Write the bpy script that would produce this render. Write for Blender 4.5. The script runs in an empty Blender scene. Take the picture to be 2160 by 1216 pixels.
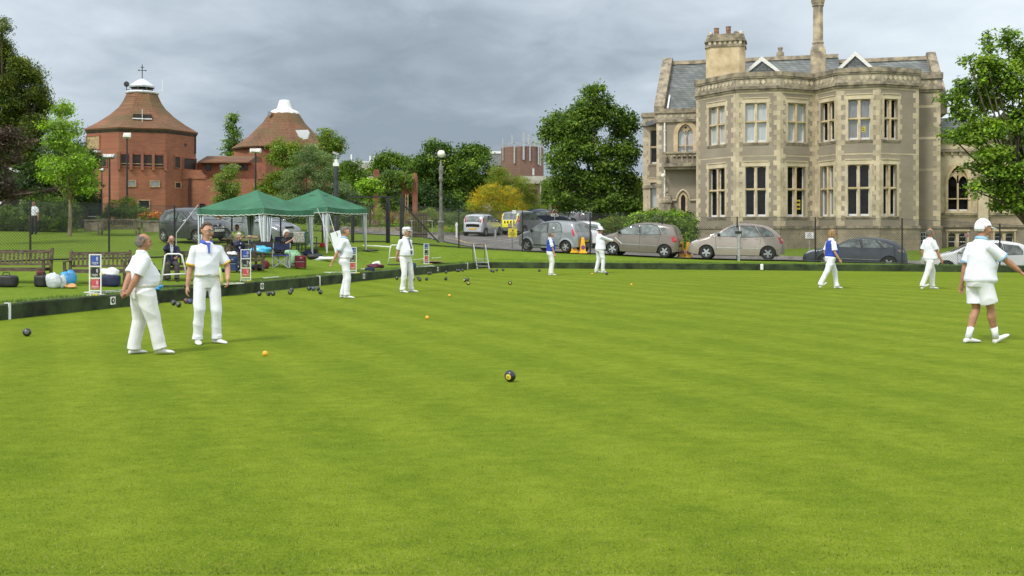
import bpy, bmesh, math, random
import numpy as np
from mathutils import Vector, Matrix
from mathutils.geometry import tessellate_polygon

SC = bpy.context.scene
COL = SC.collection
PI = math.pi
F = 2150.0      # focal length in photo pixels
HOR = 497.0     # horizon row
EYE = 1.53      # eye height above the green

# ---------------- camera, light, exposure ----------------
cd = bpy.data.cameras.new('camera')
cam = bpy.data.objects.new('camera', cd); COL.objects.link(cam)
cam.location = (0, 0, EYE); cam.rotation_euler = (PI/2, 0, 0)
cd.sensor_width = 36; cd.lens = 36*F/2160
cd.shift_y = -(608-HOR)/2160
cd.clip_start = 0.1; cd.clip_end = 3000
SC.camera = cam
SC.view_settings.view_transform = 'Standard'; SC.view_settings.look = 'None'
SC.view_settings.exposure = 0.36; SC.view_settings.gamma = 1
SUN_DIR = Vector((-0.45, -0.55, 0.85)).normalized()
sl = bpy.data.lights.new('sun', 'SUN'); sl.energy = 2.1; sl.angle = math.radians(11); sl.color = (1, .96, .90)
sun = bpy.data.objects.new('sun', sl); COL.objects.link(sun)
sun.rotation_euler = SUN_DIR.to_track_quat('Z', 'Y').to_euler()

world = bpy.data.worlds.new('World'); SC.world = world; world.use_nodes = True
nt = world.node_tree; nt.nodes.clear()
def N(nt, t, **kw):
    n = nt.nodes.new(t)
    for k, v in kw.items():
        if k.startswith('i_'):
            key = k[2:]
            n.inputs[int(key) if key.isdigit() else key.replace('_', ' ')].default_value = v
        else: setattr(n, k, v)
    return n
def math_node(nt, op, a, b=None, c=None, clamp=False):
    n = nt.nodes.new('ShaderNodeMath'); n.operation = op; n.use_clamp = clamp
    for i, v in enumerate((a, b, c)):
        if v is None: continue
        if isinstance(v, (int, float)): n.inputs[i].default_value = v
        else: nt.links.new(v, n.inputs[i])
    return n.outputs[0]
def mixc(nt, fac, a, b, mode='MIX'):
    n = nt.nodes.new('ShaderNodeMix'); n.data_type = 'RGBA'; n.blend_type = mode
    for i, v in ((0, fac), (6, a), (7, b)):
        if isinstance(v, (int, float)): n.inputs[i].default_value = v
        elif isinstance(v, (tuple, list)): n.inputs[i].default_value = (*v[:3], 1)
        else: nt.links.new(v, n.inputs[i])
    return n.outputs[2]
def ramp(nt, fac, stops, interp='LINEAR'):
    n = nt.nodes.new('ShaderNodeValToRGB'); cr = n.color_ramp; cr.interpolation = interp
    while len(cr.elements) < len(stops): cr.elements.new(0.5)
    for e, (p, c) in zip(cr.elements, stops):
        e.position = p; e.color = (*c[:3], 1) if isinstance(c, (tuple, list)) else (c, c, c, 1)
    nt.links.new(fac, n.inputs[0]); return n.outputs[0]
def build_world():
    sky = N(nt, 'ShaderNodeTexSky', sky_type='NISHITA', sun_disc=False)
    sky.sun_elevation = math.asin(SUN_DIR.z); sky.sun_rotation = math.atan2(SUN_DIR.x, SUN_DIR.y)
    b1 = N(nt, 'ShaderNodeBackground'); b1.inputs[1].default_value = 0.10
    nt.links.new(sky.outputs[0], b1.inputs[0])
    tc = N(nt, 'ShaderNodeTexCoord'); sep = N(nt, 'ShaderNodeSeparateXYZ')
    nt.links.new(tc.outputs['Generated'], sep.inputs[0])
    x, y, z = sep.outputs
    zz = math_node(nt, 'ADD', math_node(nt, 'MAXIMUM', z, 0.0), 0.24)
    cmb = N(nt, 'ShaderNodeCombineXYZ')
    nt.links.new(math_node(nt, 'DIVIDE', x, zz), cmb.inputs[0]); nt.links.new(math_node(nt, 'DIVIDE', y, zz), cmb.inputs[1])
    def noise(scale, det, rough, w=0.0, dist=0.0):
        n = N(nt, 'ShaderNodeTexNoise'); n.inputs['Scale'].default_value = scale; n.inputs['Detail'].default_value = det
        n.inputs['Roughness'].default_value = rough; n.inputs['Distortion'].default_value = dist
        mp = N(nt, 'ShaderNodeMapping'); mp.inputs['Location'].default_value = (w, w*1.7, 0); mp.inputs['Rotation'].default_value = (0, 0, .5)
        nt.links.new(cmb.outputs[0], mp.inputs[0]); nt.links.new(mp.outputs[0], n.inputs['Vector']); return n.outputs[0]
    n1 = noise(1.3, 4, .5, 3.1, .2); n2 = noise(4.6, 5, .55, 8.7, .3)
    v = math_node(nt, 'ADD', math_node(nt, 'MULTIPLY', n1, .60), math_node(nt, 'MULTIPLY', n2, .40))
    v = math_node(nt, 'MULTIPLY', math_node(nt, 'SUBTRACT', v, .5), .85)
    # the cloud deck is darkest low in the north and thins towards the east and overhead
    d0 = Vector((-0.08, 1, .06)).normalized()
    dp = N(nt, 'ShaderNodeVectorMath', operation='DOT_PRODUCT'); nt.links.new(tc.outputs['Generated'], dp.inputs[0]); dp.inputs[1].default_value = d0
    e = math_node(nt, 'SUBTRACT', 1.0, dp.outputs['Value'])          # 0 at the dark centre
    e = math_node(nt, 'SQRT', math_node(nt, 'MAXIMUM', e, 0.0))
    e = math_node(nt, 'ADD', e, math_node(nt, 'MULTIPLY', math_node(nt, 'MAXIMUM', x, 0.0), .30))
    t = math_node(nt, 'ADD', e, v)
    c = ramp(nt, t, [(0.0, (.24, .29, .345)), (.10, (.30, .355, .415)), (.20, (.40, .465, .53)), (.32, (.52, .59, .65)), (.46, (.64, .71, .76)), (.62, (.78, .84, .88)), (1.0, (1.08, 1.12, 1.15))])
    b2 = N(nt, 'ShaderNodeBackground'); b2.inputs[1].default_value = 1.0; nt.links.new(c, b2.inputs[0])
    mx = N(nt, 'ShaderNodeMixShader'); mx.inputs[0].default_value = .96
    nt.links.new(b1.outputs[0], mx.inputs[1]); nt.links.new(b2.outputs[0], mx.inputs[2])
    out = N(nt, 'ShaderNodeOutputWorld'); nt.links.new(mx.outputs[0], out.inputs[0])
build_world()

# ---------------- frames ----------------
A = math.radians(14.9)
D1 = Vector((math.sin(A), math.cos(A), 0))      # along the left bank, away from us
D2 = Vector((math.cos(A), -math.sin(A), 0))     # along the far bank, to the right
CRN = Vector((-1.35, 47.9, 0))                  # far left corner of the green
E_ROT = -A
def px(u, v, Y): return Vector(((u-1080)/F*Y, Y, EYE-(v-HOR)/F*Y))
def st(x, y):
    dx, dy = x-CRN.x, y-CRN.y
    return dx*D2.x+dy*D2.y, dx*D1.x+dy*D1.y
def from_st(s, t): return (CRN.x+s*D2.x+t*D1.x, CRN.y+s*D2.y+t*D1.y)

_cp = []
for (u, v, Y) in [(64,553,34),(230,548,37),(368,543,41),(835,515,50),(72,489,58),(145,487,60),(255,497,57),(400,511,48.7),(545,513,47),
                  (300,480,70),(600,482,70),(700,500,56),(790,489,80),(960,465,110),(1200,474,100),(1712,527,63),(1480,522,66),
                  (1940,531,62),(2140,536,60),(1160,533,52.5),(1380,544,50.5),(1600,552.5,48.8),(968,525,53),(1245,537,50.35),
                  (940,511,57),(1020,500,70),(900,501,63),(-300,560,36),(-300,470,70),(1240,496,72),(560,470,95),(250,466,95),(1300,480,85)]:
    p = px(u, v, Y); _cp.append((p.x, p.y, p.z))
_cp += [(12.6,48.2,.33),(17.3,46.6,.14),(20.5,45.7,-.02),(25,43.5,-.25),(32,42,-.4),(17.2,44.9,.27),(14.2,46.0,.30),(45,38,-.4),(60,60,.5),(60,100,2),(0,170,4),(-80,170,4),(80,170,3),(-60,60,2.0),(-60,20,.8)]
_cp = np.array(_cp)
def _tps(cp):
    n = len(cp); d = np.hypot(cp[:, None, 0]-cp[None, :, 0], cp[:, None, 1]-cp[None, :, 1])
    K = np.where(d > 0, d*d*np.log(d+1e-9), 0)+np.eye(n)*3.0
    P = np.c_[np.ones(n), cp[:, :2]]
    M = np.zeros((n+3, n+3)); M[:n, :n] = K; M[:n, n:] = P; M[n:, :n] = P.T
    return np.linalg.solve(M, np.r_[cp[:, 2], 0, 0, 0])
_tw = _tps(_cp)
def _hraw(x, y):
    x = np.clip(x, -110, 110); y = np.clip(y, -60, 190)
    d = np.hypot(x[..., None]-_cp[:, 0], y[..., None]-_cp[:, 1])
    K = np.where(d > 0, d*d*np.log(d+1e-9), 0)
    return K@_tw[:len(_cp)]+_tw[-3]+_tw[-2]*x+_tw[-1]*y
S_MAX, T_MIN = 40.0, -58.0
GREEN_W = 0.06                                  # thickness of the bank board
def h_arr(x, y):
    dx, dy = x-CRN.x, y-CRN.y
    s = dx*D2.x+dy*D2.y; t = dx*D1.x+dy*D1.y
    ds = np.maximum(np.maximum(-s, s-S_MAX), 0); dt = np.maximum(np.maximum(t, T_MIN-t), 0)
    d = np.hypot(ds, dt)
    k = np.clip(d/4.0, 0, 1); k = k*k*(3-2*k)
    r = np.clip(_hraw(x, y), -.6, 4.5)
    near = (s > -8) & (s < 45) & (t < 0)        # beside and behind the green the lawn stays level
    kn = np.clip((-t)/12, 0, 1)*np.clip((s+60)/30, 0, 1)
    r = np.where(t < -22, .28+(r-.28)*np.clip((t+40)/18, 0, 1)*1.0, r)
    k2 = np.where(t > 0, np.clip(d/1.6, 0, 1), k); k2 = np.where(t > 0, k2*k2*(3-2*k2), k)
    return .28+(r-.28)*k2
def h(x, y): return float(h_arr(np.array([float(x)]), np.array([float(y)]))[0])
def on_green(u, v): Y = F*EYE/(v-HOR); return Vector(((u-1080)/F*Y, Y, 0))
def on_land(u, v, y0=14, y1=140):
    """where the sight line through a pixel meets the land outside the green"""
    ys = np.arange(y0, y1, .05); xs = (u-1080)/F*ys; zs = EYE-(v-HOR)/F*ys
    hs = h_arr(xs, ys); s, t = st(xs, ys); out = (s < -.05) | (t > .05)
    i = np.where((zs <= hs) & out)[0]
    i = i[0] if len(i) else len(ys)-1
    return Vector((xs[i], ys[i], hs[i]))
def at(u, Y): x = (u-1080)/F*Y; return Vector((x, Y, h(x, Y)))

# ---------------- object helpers ----------------
_names = {}
def obj_new(name, data):
    o = bpy.data.objects.new(name, data); COL.objects.link(o); return o
def tag(o, label=None, cat=None, group=None, kind=None):
    if label: o['label'] = label
    if cat: o['category'] = cat
    if group: o['group'] = group
    if kind: o['kind'] = kind
    return o
def thing(name, label, cat, loc=(0, 0, 0), rz=0, group=None, scale=1):
    o = obj_new(name, None); o.location = loc; o.rotation_euler = (0, 0, rz); o.scale = (scale,)*3
    o.empty_display_size = .2
    return tag(o, label, cat, group)
def dup(root, loc, rz=None, label=None, group=None, scale=None):
    def cp(o, par):
        c = o.copy(); COL.objects.link(c); c.parent = par
        for k in kids.get(o.name, ()): cp(k, c)
        return c
    kids = {}
    def gather(o):
        kids[o.name] = list(o.children)
        for c in o.children: gather(c)
    gather(root)
    r = cp(root, None); r.location = loc
    if rz is not None: r.rotation_euler = (0, 0, rz)
    if label: r['label'] = label
    if group: r['group'] = group
    if scale is not None: r.scale = (scale,)*3
    return r

class MB:
    """collects shapes and links them as one mesh object"""
    def __init__(s): s.v = []; s.f = []; s.m = []; s.mi = 0
    def add(s, vs, fs, mi=None):
        b = len(s.v); s.v += [tuple(v) for v in vs]; s.f += [tuple(i+b for i in f) for f in fs]
        s.m += [s.mi if mi is None else mi]*len(fs); return s
    def box(s, c, d, rz=0, M=None, mi=None):
        x, y, z = d[0]/2, d[1]/2, d[2]/2; cs, sn = math.cos(rz), math.sin(rz); vs = []
        for (a, b, e) in ((-x,-y,-z),(x,-y,-z),(x,y,-z),(-x,y,-z),(-x,-y,z),(x,-y,z),(x,y,z),(-x,y,z)):
            p = Vector((a*cs-b*sn+c[0], a*sn+b*cs+c[1], e+c[2]))
            if M is not None: p = M@p
            vs.append(p)
        return s.add(vs, [(0,3,2,1),(4,5,6,7),(0,1,5,4),(1,2,6,5),(2,3,7,6),(3,0,4,7)], mi)
    def bar(s, a, b, w, t=None, up=(0, 0, 1), mi=None):
        a, b = Vector(a), Vector(b); d = (b-a); t = t or w
        z = d.normalized(); u = Vector(up)
        if abs(z.dot(u)) > .98: u = Vector((1, 0, 0))
        x = z.cross(u).normalized(); y = x.cross(z).normalized()
        vs = []
        for p in (a, b):
            for (i, j) in ((-1,-1),(1,-1),(1,1),(-1,1)): vs.append(p+x*i*w/2+y*j*t/2)
        return s.add(vs, [(0,3,2,1),(4,5,6,7),(0,1,5,4),(1,2,6,5),(2,3,7,6),(3,0,4,7)], mi)
    def tube(s, pts, r, n=8, cap=True, mi=None, sq=None):
        pts = [Vector(p) for p in pts]; rs = r if isinstance(r, (list, tuple)) else [r]*len(pts)
        vs = []; fs = []; prev = None
        for i, p in enumerate(pts):
            d = (pts[min(i+1, len(pts)-1)]-pts[max(i-1, 0)])
            d = d.normalized() if d.length > 1e-9 else Vector((0, 0, 1))
            if prev is None:
                u = Vector((0, 0, 1)) if abs(d.z) < .9 else Vector((1, 0, 0))
                x = d.cross(u).normalized()
            else: x = (prev-d*prev.dot(d)).normalized()
            y = d.cross(x); prev = x
            rr = rs[i]; rx, ry = rr if isinstance(rr, (tuple, list)) else (rr, rr)
            for k in range(n):
                a = 2*PI*k/n; vs.append(p+x*math.cos(a)*rx+y*math.sin(a)*ry)
        for i in range(len(pts)-1):
            for k in range(n):
                k2 = (k+1) % n; fs.append((i*n+k, i*n+k2, (i+1)*n+k2, (i+1)*n+k))
        if cap:
            fs.append(tuple(reversed(range(n)))); fs.append(tuple((len(pts)-1)*n+k for k in range(n)))
        return s.add(vs, fs, mi)
    def lathe(s, prof, c=(0, 0, 0), n=16, M=None, mi=None, cap=True, ph=0):
        """prof = [(r, z)...]"""
        vs = []; fs = []
        for (r, z) in prof:
            for k in range(n):
                a = 2*PI*k/n+ph; p = Vector((r*math.cos(a)+c[0], r*math.sin(a)+c[1], z+c[2]))
                vs.append(M@p if M is not None else p)
        for i in range(len(prof)-1):
            for k in range(n):
                k2 = (k+1) % n; fs.append((i*n+k, i*n+k2, (i+1)*n+k2, (i+1)*n+k))
        if cap:
            fs.append(tuple(reversed(range(n)))); fs.append(tuple((len(prof)-1)*n+k for k in range(n)))
        return s.add(vs, fs, mi)
    def ell(s, c, r, n=12, m=8, M=None, mi=None):
        prof = []; vs = []; fs = []
        for i in range(m+1):
            t = PI*i/m-PI/2
            for k in range(n):
                a = 2*PI*k/n
                p = Vector((c[0]+r[0]*math.cos(t)*math.cos(a), c[1]+r[1]*math.cos(t)*math.sin(a), c[2]+r[2]*math.sin(t)))
                vs.append(M@p if M is not None else p)
        for i in range(m):
            for k in range(n):
                k2 = (k+1) % n; fs.append((i*n+k, i*n+k2, (i+1)*n+k2, (i+1)*n+k))
        return s.add(vs, fs, mi)
    def prism(s, poly, M, d0, d1, mi=None):
        """2D polygon (x,y) extruded from z=d0 to z=d1, put through M"""
        n = len(poly)
        area = sum(poly[i][0]*poly[(i+1) % n][1]-poly[(i+1) % n][0]*poly[i][1] for i in range(n))
        if area < 0: poly = list(reversed(poly))
        tris = tessellate_polygon([[Vector((p[0], p[1], 0)) for p in poly]])
        vs = [M@Vector((p[0], p[1], d0)) for p in poly]+[M@Vector((p[0], p[1], d1)) for p in poly]
        fs = []
        for t in tris:
            a = (poly[t[1]][0]-poly[t[0]][0])*(poly[t[2]][1]-poly[t[0]][1])-(poly[t[2]][0]-poly[t[0]][0])*(poly[t[1]][1]-poly[t[0]][1])
            t = tuple(t) if a > 0 else (t[0], t[2], t[1])
            fs.append((t[0], t[2], t[1])); fs.append(tuple(i+n for i in t))
        for i in range(n):
            j = (i+1) % n; fs.append((i, j, j+n, i+n))
        return s.add(vs, fs, mi)
    def build(s, name, mats, parent=None, smooth=False, label=None, cat=None, group=None, kind=None, auto=None):
        me = bpy.data.meshes.new(name)
        me.from_pydata(s.v, [], s.f)
        mats = mats if isinstance(mats, (list, tuple)) else [mats]
        for m in mats: me.materials.append(m)
        if any(s.m): me.polygons.foreach_set('material_index', s.m)
        if smooth: me.polygons.foreach_set('use_smooth', [True]*len(s.f))
        me.update()
        if smooth and auto:
            try: me.set_sharp_from_angle(angle=math.radians(auto))
            except Exception: pass
        o = obj_new(name, me)
        if parent is not None: o.parent = parent
        return tag(o, label, cat, group, kind)
def np_mesh(name, V, Fq, mats, mi=None, parent=None, smooth=False):
    """quads from numpy arrays"""
    me = bpy.data.meshes.new(name); k = Fq.shape[1]
    me.vertices.add(len(V)); me.vertices.foreach_set('co', V.astype(np.float32).ravel())
    me.loops.add(len(Fq)*k); me.loops.foreach_set('vertex_index', Fq.astype(np.int32).ravel())
    me.polygons.add(len(Fq)); me.polygons.foreach_set('loop_start', np.arange(len(Fq), dtype=np.int32)*k)
    me.polygons.foreach_set('loop_total', np.full(len(Fq), k, dtype=np.int32))
    for m in mats: me.materials.append(m)
    if mi is not None: me.polygons.foreach_set('material_index', mi.astype(np.int32))
    if smooth: me.polygons.foreach_set('use_smooth', np.ones(len(Fq), dtype=bool))
    me.update(); me.validate()
    o = obj_new(name, me)
    if parent is not None: o.parent = parent
    return o
def text_mesh(name, txt, size, mat, parent, M, depth=.002, align='CENTER'):
    cu = bpy.data.curves.new(name, 'FONT'); cu.body = txt; cu.size = size; cu.align_x = align; cu.align_y = 'CENTER'; cu.extrude = depth
    cu.resolution_u = 3
    t = bpy.data.objects.new('tmp_text', cu); COL.objects.link(t)
    dg = bpy.context.evaluated_depsgraph_get(); dg.update()
    me = bpy.data.meshes.new_from_object(t.evaluated_get(dg))
    bpy.data.objects.remove(t); me.transform(M); me.materials.clear(); me.materials.append(mat)
    o = obj_new(name, me); o.parent = parent; return o

# ---------------- materials ----------------
_mats = {}
def mat(name, col, rough=.7, var=.12, scale=3.0, island=0, bump=0.0, bscale=None, metal=0.0, spec=.5, coat=0.0, col2=None, detail=4, emit=0, thr=None, stretch=None):
    if name in _mats: return _mats[name]
    m = bpy.data.materials.new(name); m.use_nodes = True; t = m.node_tree
    b = t.nodes['Principled BSDF']
    b.inputs['Roughness'].default_value = rough; b.inputs['Metallic'].default_value = metal
    b.inputs['Specular IOR Level'].default_value = spec
    if coat: b.inputs['Coat Weight'].default_value = coat; b.inputs['Coat Roughness'].default_value = .06
    tc = N(t, 'ShaderNodeTexCoord'); src = tc.outputs['Object']
    if stretch:
        mp = N(t, 'ShaderNodeMapping'); mp.inputs['Scale'].default_value = stretch; t.links.new(src, mp.inputs[0]); src = mp.outputs[0]
    n = N(t, 'ShaderNodeTexNoise'); n.inputs['Scale'].default_value = scale; n.inputs['Detail'].default_value = detail
    n.inputs['Roughness'].default_value = .6
    t.links.new(src, n.inputs['Vector'])
    c2 = col2 or tuple(max(0, c*(1-var*2.2)) for c in col); c1 = tuple(min(1, c*(1+var)) for c in col)
    lo, hi = thr or (.35, .65)
    c = ramp(t, n.outputs[0], [(lo, c2), (hi, c1)])
    if island:
        g = N(t, 'ShaderNodeNewGeometry'); c = mixc(t, 1.0, c, ramp(t, g.outputs['Random Per Island'], [(0, 1-island), (.5, 1-island*.3), (1, 1+island*.25)]), 'MULTIPLY')
    t.links.new(c, b.inputs['Base Color'])
    if bump:
        nb = N(t, 'ShaderNodeTexNoise'); nb.inputs['Scale'].default_value = bscale or scale*6; nb.inputs['Detail'].default_value = 5
        t.links.new(src, nb.inputs['Vector'])
        bp = N(t, 'ShaderNodeBump'); bp.inputs['Strength'].default_value = bump; bp.inputs['Distance'].default_value = .02
        t.links.new(nb.outputs[0], bp.inputs['Height']); t.links.new(bp.outputs[0], b.inputs['Normal'])
    if emit:
        t.links.new(c, b.inputs['Emission Color']); b.inputs['Emission Strength'].default_value = emit
    _mats[name] = m; return m
def brick_mat(name, c1, c2, mortar, bw, bh, ms=.012, rough=.85, bump=.3, plane='XZ', var=.3, vscale=.6, mossy=None):
    if name in _mats: return _mats[name]
    m = bpy.data.materials.new(name); m.use_nodes = True; t = m.node_tree; b = t.nodes['Principled BSDF']
    b.inputs['Roughness'].default_value = rough
    tc = N(t, 'ShaderNodeTexCoord'); sep = N(t, 'ShaderNodeSeparateXYZ'); t.links.new(tc.outputs['Object'], sep.inputs[0])
    cmb = N(t, 'ShaderNodeCombineXYZ')
    if plane == 'XZ': a = math_node(t, 'ADD', sep.outputs[0], math_node(t, 'MULTIPLY', sep.outputs[1], 1.0)); t.links.new(a, cmb.inputs[0]); t.links.new(sep.outputs[2], cmb.inputs[1])
    else: t.links.new(sep.outputs[0], cmb.inputs[0]); t.links.new(sep.outputs[1], cmb.inputs[1])
    br = N(t, 'ShaderNodeTexBrick'); br.inputs['Scale'].default_value = 1.0
    br.inputs['Color1'].default_value = (*c1, 1); br.inputs['Color2'].default_value = (*c2, 1); br.inputs['Mortar'].default_value = (*mortar, 1)
    br.inputs['Brick Width'].default_value = bw; br.inputs['Row Height'].default_value = bh; br.inputs['Mortar Size'].default_value = ms
    t.links.new(cmb.outputs[0], br.inputs['Vector'])
    n = N(t, 'ShaderNodeTexNoise'); n.inputs['Scale'].default_value = vscale; n.inputs['Detail'].default_value = 6; t.links.new(tc.outputs['Object'], n.inputs['Vector'])
    f = ramp(t, n.outputs[0], [(.3, 1-var), (.7, 1+var*.3)])
    c = mixc(t, 1.0, br.outputs[0], f, 'MULTIPLY')
    if mossy:
        n2 = N(t, 'ShaderNodeTexNoise'); n2.inputs['Scale'].default_value = vscale*.8; n2.inputs['Detail'].default_value = 6; n2.inputs['Roughness'].default_value = .7
        mp = N(t, 'ShaderNodeMapping'); mp.inputs['Location'].default_value = (4, 9, 2); t.links.new(tc.outputs['Object'], mp.inputs[0]); t.links.new(mp.outputs[0], n2.inputs['Vector'])
        c = mixc(t, ramp(t, n2.outputs[0], [(.45, 0.0), (.68, .8)]), c, mossy)
    t.links.new(c, b.inputs['Base Color'])
    bp = N(t, 'ShaderNodeBump'); bp.inputs['Strength'].default_value = bump; bp.inputs['Distance'].default_value = .01; bp.invert = True
    t.links.new(br.outputs['Fac'], bp.inputs['Height']); t.links.new(bp.outputs[0], b.inputs['Normal'])
    _mats[name] = m; return m
def leaf_mat(name, col, tr=.35):
    if name in _mats: return _mats[name]
    m = bpy.data.materials.new(name); m.use_nodes = True; t = m.node_tree; b = t.nodes['Principled BSDF']
    b.inputs['Roughness'].default_value = .55; b.inputs['Specular IOR Level'].default_value = .3
    tc = N(t, 'ShaderNodeTexCoord')
    n = N(t, 'ShaderNodeTexNoise'); n.inputs['Scale'].default_value = .55; n.inputs['Detail'].default_value = 4; t.links.new(tc.outputs['Object'], n.inputs['Vector'])
    g = N(t, 'ShaderNodeNewGeometry')
    v = math_node(t, 'ADD', n.outputs[0], math_node(t, 'MULTIPLY', math_node(t, 'SUBTRACT', g.outputs['Random Per Island'], .5), .35))
    c = ramp(t, v, [(.3, tuple(x*.6 for x in col)), (.55, col), (.8, (min(1, col[0]*1.7), min(1, col[1]*1.45), col[2]*1.2))])
    t.links.new(c, b.inputs['Base Color'])
    tl = N(t, 'ShaderNodeBsdfTranslucent'); t.links.new(mixc(t, 1.0, c, (1.1, 1.1, .5), 'MULTIPLY'), tl.inputs[0])
    mx = N(t, 'ShaderNodeMixShader'); mx.inputs[0].default_value = tr
    t.links.new(b.outputs[0], mx.inputs[1]); t.links.new(tl.outputs[0], mx.inputs[2])
    t.links.new(mx.outputs[0], t.nodes['Material Output'].inputs[0])
    _mats[name] = m; return m
def grass_mat(name, stripes, dark, mid, light, dry):
    m = bpy.data.materials.new(name); m.use_nodes = True; t = m.node_tree; b = t.nodes['Principled BSDF']
    b.inputs['Roughness'].default_value = 1.0; b.inputs['Specular IOR Level'].default_value = .04
    tc = N(t, 'ShaderNodeTexCoord'); P = tc.outputs['Object']
    def noise(sc, det, rough=.55, stretch=None, rot=0, loc=(0, 0, 0)):
        mp = N(t, 'ShaderNodeMapping'); mp.inputs['Location'].default_value = loc
        mp.inputs['Rotation'].default_value = (0, 0, rot)
        mp.inputs['Scale'].default_value = stretch or (1, 1, 1)
        t.links.new(P, mp.inputs[0]); n = N(t, 'ShaderNodeTexNoise'); n.inputs['Scale'].default_value = sc; n.inputs['Detail'].default_value = det
        n.inputs['Roughness'].default_value = rough; t.links.new(mp.outputs[0], n.inputs['Vector']); return n.outputs[0]
    big = noise(.22, 4, .6); med = noise(1.1, 5, .65, loc=(3, 1, 0)); fine = noise(9, 6, .72, loc=(7, 2, 0)); blade = noise(70, 4, .75, (1, .55, 1)); m5 = noise(3.6, 6, .78, (1, 1.3, 1), loc=(5, 8, 0)); blade2 = noise(260, 2, .7)
    v = math_node(t, 'MULTIPLY', math_node(t, 'SUBTRACT', big, .5), .34)
    v = math_node(t, 'ADD', v, math_node(t, 'MULTIPLY', math_node(t, 'SUBTRACT', med, .5), .30))
    v = math_node(t, 'ADD', v, math_node(t, 'MULTIPLY', math_node(t, 'SUBTRACT', fine, .5), .45))
    v = math_node(t, 'ADD', v, math_node(t, 'MULTIPLY', math_node(t, 'SUBTRACT', blade, .5), 1.15))
    v = math_node(t, 'ADD', v, math_node(t, 'MULTIPLY', math_node(t, 'SUBTRACT', blade2, .5), .5))
    v = math_node(t, 'ADD', v, math_node(t, 'MULTIPLY', math_node(t, 'SUBTRACT', m5, .5), .75))
    if stripes:
        for ang, per, amp, soft in stripes:
            sep = N(t, 'ShaderNodeSeparateXYZ'); t.links.new(P, sep.inputs[0])
            q = math_node(t, 'ADD', math_node(t, 'MULTIPLY', sep.outputs[0], math.cos(ang)), math_node(t, 'MULTIPLY', sep.outputs[1], -math.sin(ang)))
            q = math_node(t, 'ADD', q, math_node(t, 'MULTIPLY', math_node(t, 'SUBTRACT', med, .5), .12))
            w = math_node(t, 'SINE', math_node(t, 'MULTIPLY', q, 2*PI/per))
            w = math_node(t, 'MULTIPLY', w, soft); w = math_node(t, 'MAXIMUM', math_node(t, 'MINIMUM', w, 1.0), -1.0)
            w = math_node(t, 'MULTIPLY', w, math_node(t, 'ADD', .35, math_node(t, 'MULTIPLY', big, 1.2)))
            v = math_node(t, 'ADD', v, math_node(t, 'MULTIPLY', w, amp))
    v = math_node(t, 'ADD', v, .5)
    c = ramp(t, v, [(.12, dark), (.5, mid), (.88, light)])
    dn = noise(2.6, 7, .75, loc=(11, 5, 0))
    c = mixc(t, ramp(t, dn, [(.62, 0.0), (.80, .55)]), c, dry)
    dn2 = noise(.35, 5, .7, loc=(1, 15, 0))
    c = mixc(t, ramp(t, dn2, [(.5, 0.0), (.8, .30)]), c, tuple(x*.72 for x in (mid[0]*.75, mid[1], mid[2]*1.3)))
    t.links.new(c, b.inputs['Base Color'])
    bp = N(t, 'ShaderNodeBump'); bp.inputs['Strength'].default_value = .55; bp.inputs['Distance'].default_value = .012
    t.links.new(math_node(t, 'ADD', blade, math_node(t, 'MULTIPLY', fine, .5)), bp.inputs['Height']); t.links.new(bp.outputs[0], b.inputs['Normal'])
    return m
# ---------------- palette ----------------
M_ = {}
M_['green'] = grass_mat('bowling_turf', [(math.radians(-24.2), 1.12, .042, 2.0), (math.radians(62), 3.4, .010, 1.5)], (.060, .104, .008), (.132, .185, .014), (.22, .27, .028), (.24, .21, .05))
M_['lawn'] = grass_mat('lawn_turf', None, (.060, .108, .012), (.122, .185, .018), (.19, .25, .034), (.25, .25, .06))
M_['bank'] = mat('bank_carpet', (.034, .055, .016), .95, .35, 1.6, bump=.5, bscale=60)
M_['asphalt'] = mat('asphalt', (.165, .15, .14), .9, .16, 1.2, bump=.3, bscale=60)
M_['kerb'] = mat('kerb_stone', (.3, .28, .25), .85, .15, 3, bump=.2)
M_['paint'] = mat('road_paint', (.7, .7, .66), .7, .15, 9)
M_['paint_y'] = mat('yellow_road_paint', (.6, .45, .1), .7, .15, 9)
M_['white'] = mat('white_paint', (.74, .74, .72), .5, .05, 5)
M_['black'] = mat('black_paint', (.018, .018, .018), .5, .2, 6)
M_['steel'] = mat('galvanised_steel', (.42, .43, .43), .45, .12, 8, metal=.6)

# ---------------- bowling green ----------------
def sheet(name, pts, z, m, kind='structure', sub=None):
    mb = MB(); mb.v = [(p[0], p[1], z) for p in pts]; mb.f = [tuple(range(len(pts)))]; mb.m = [0]
    return mb.build(name, m, kind=kind)
sheet('bowling_green', [from_st(0, 0), from_st(0, T_MIN), from_st(S_MAX, T_MIN), from_st(S_MAX, 0)], 0.0, M_['green'])
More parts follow.
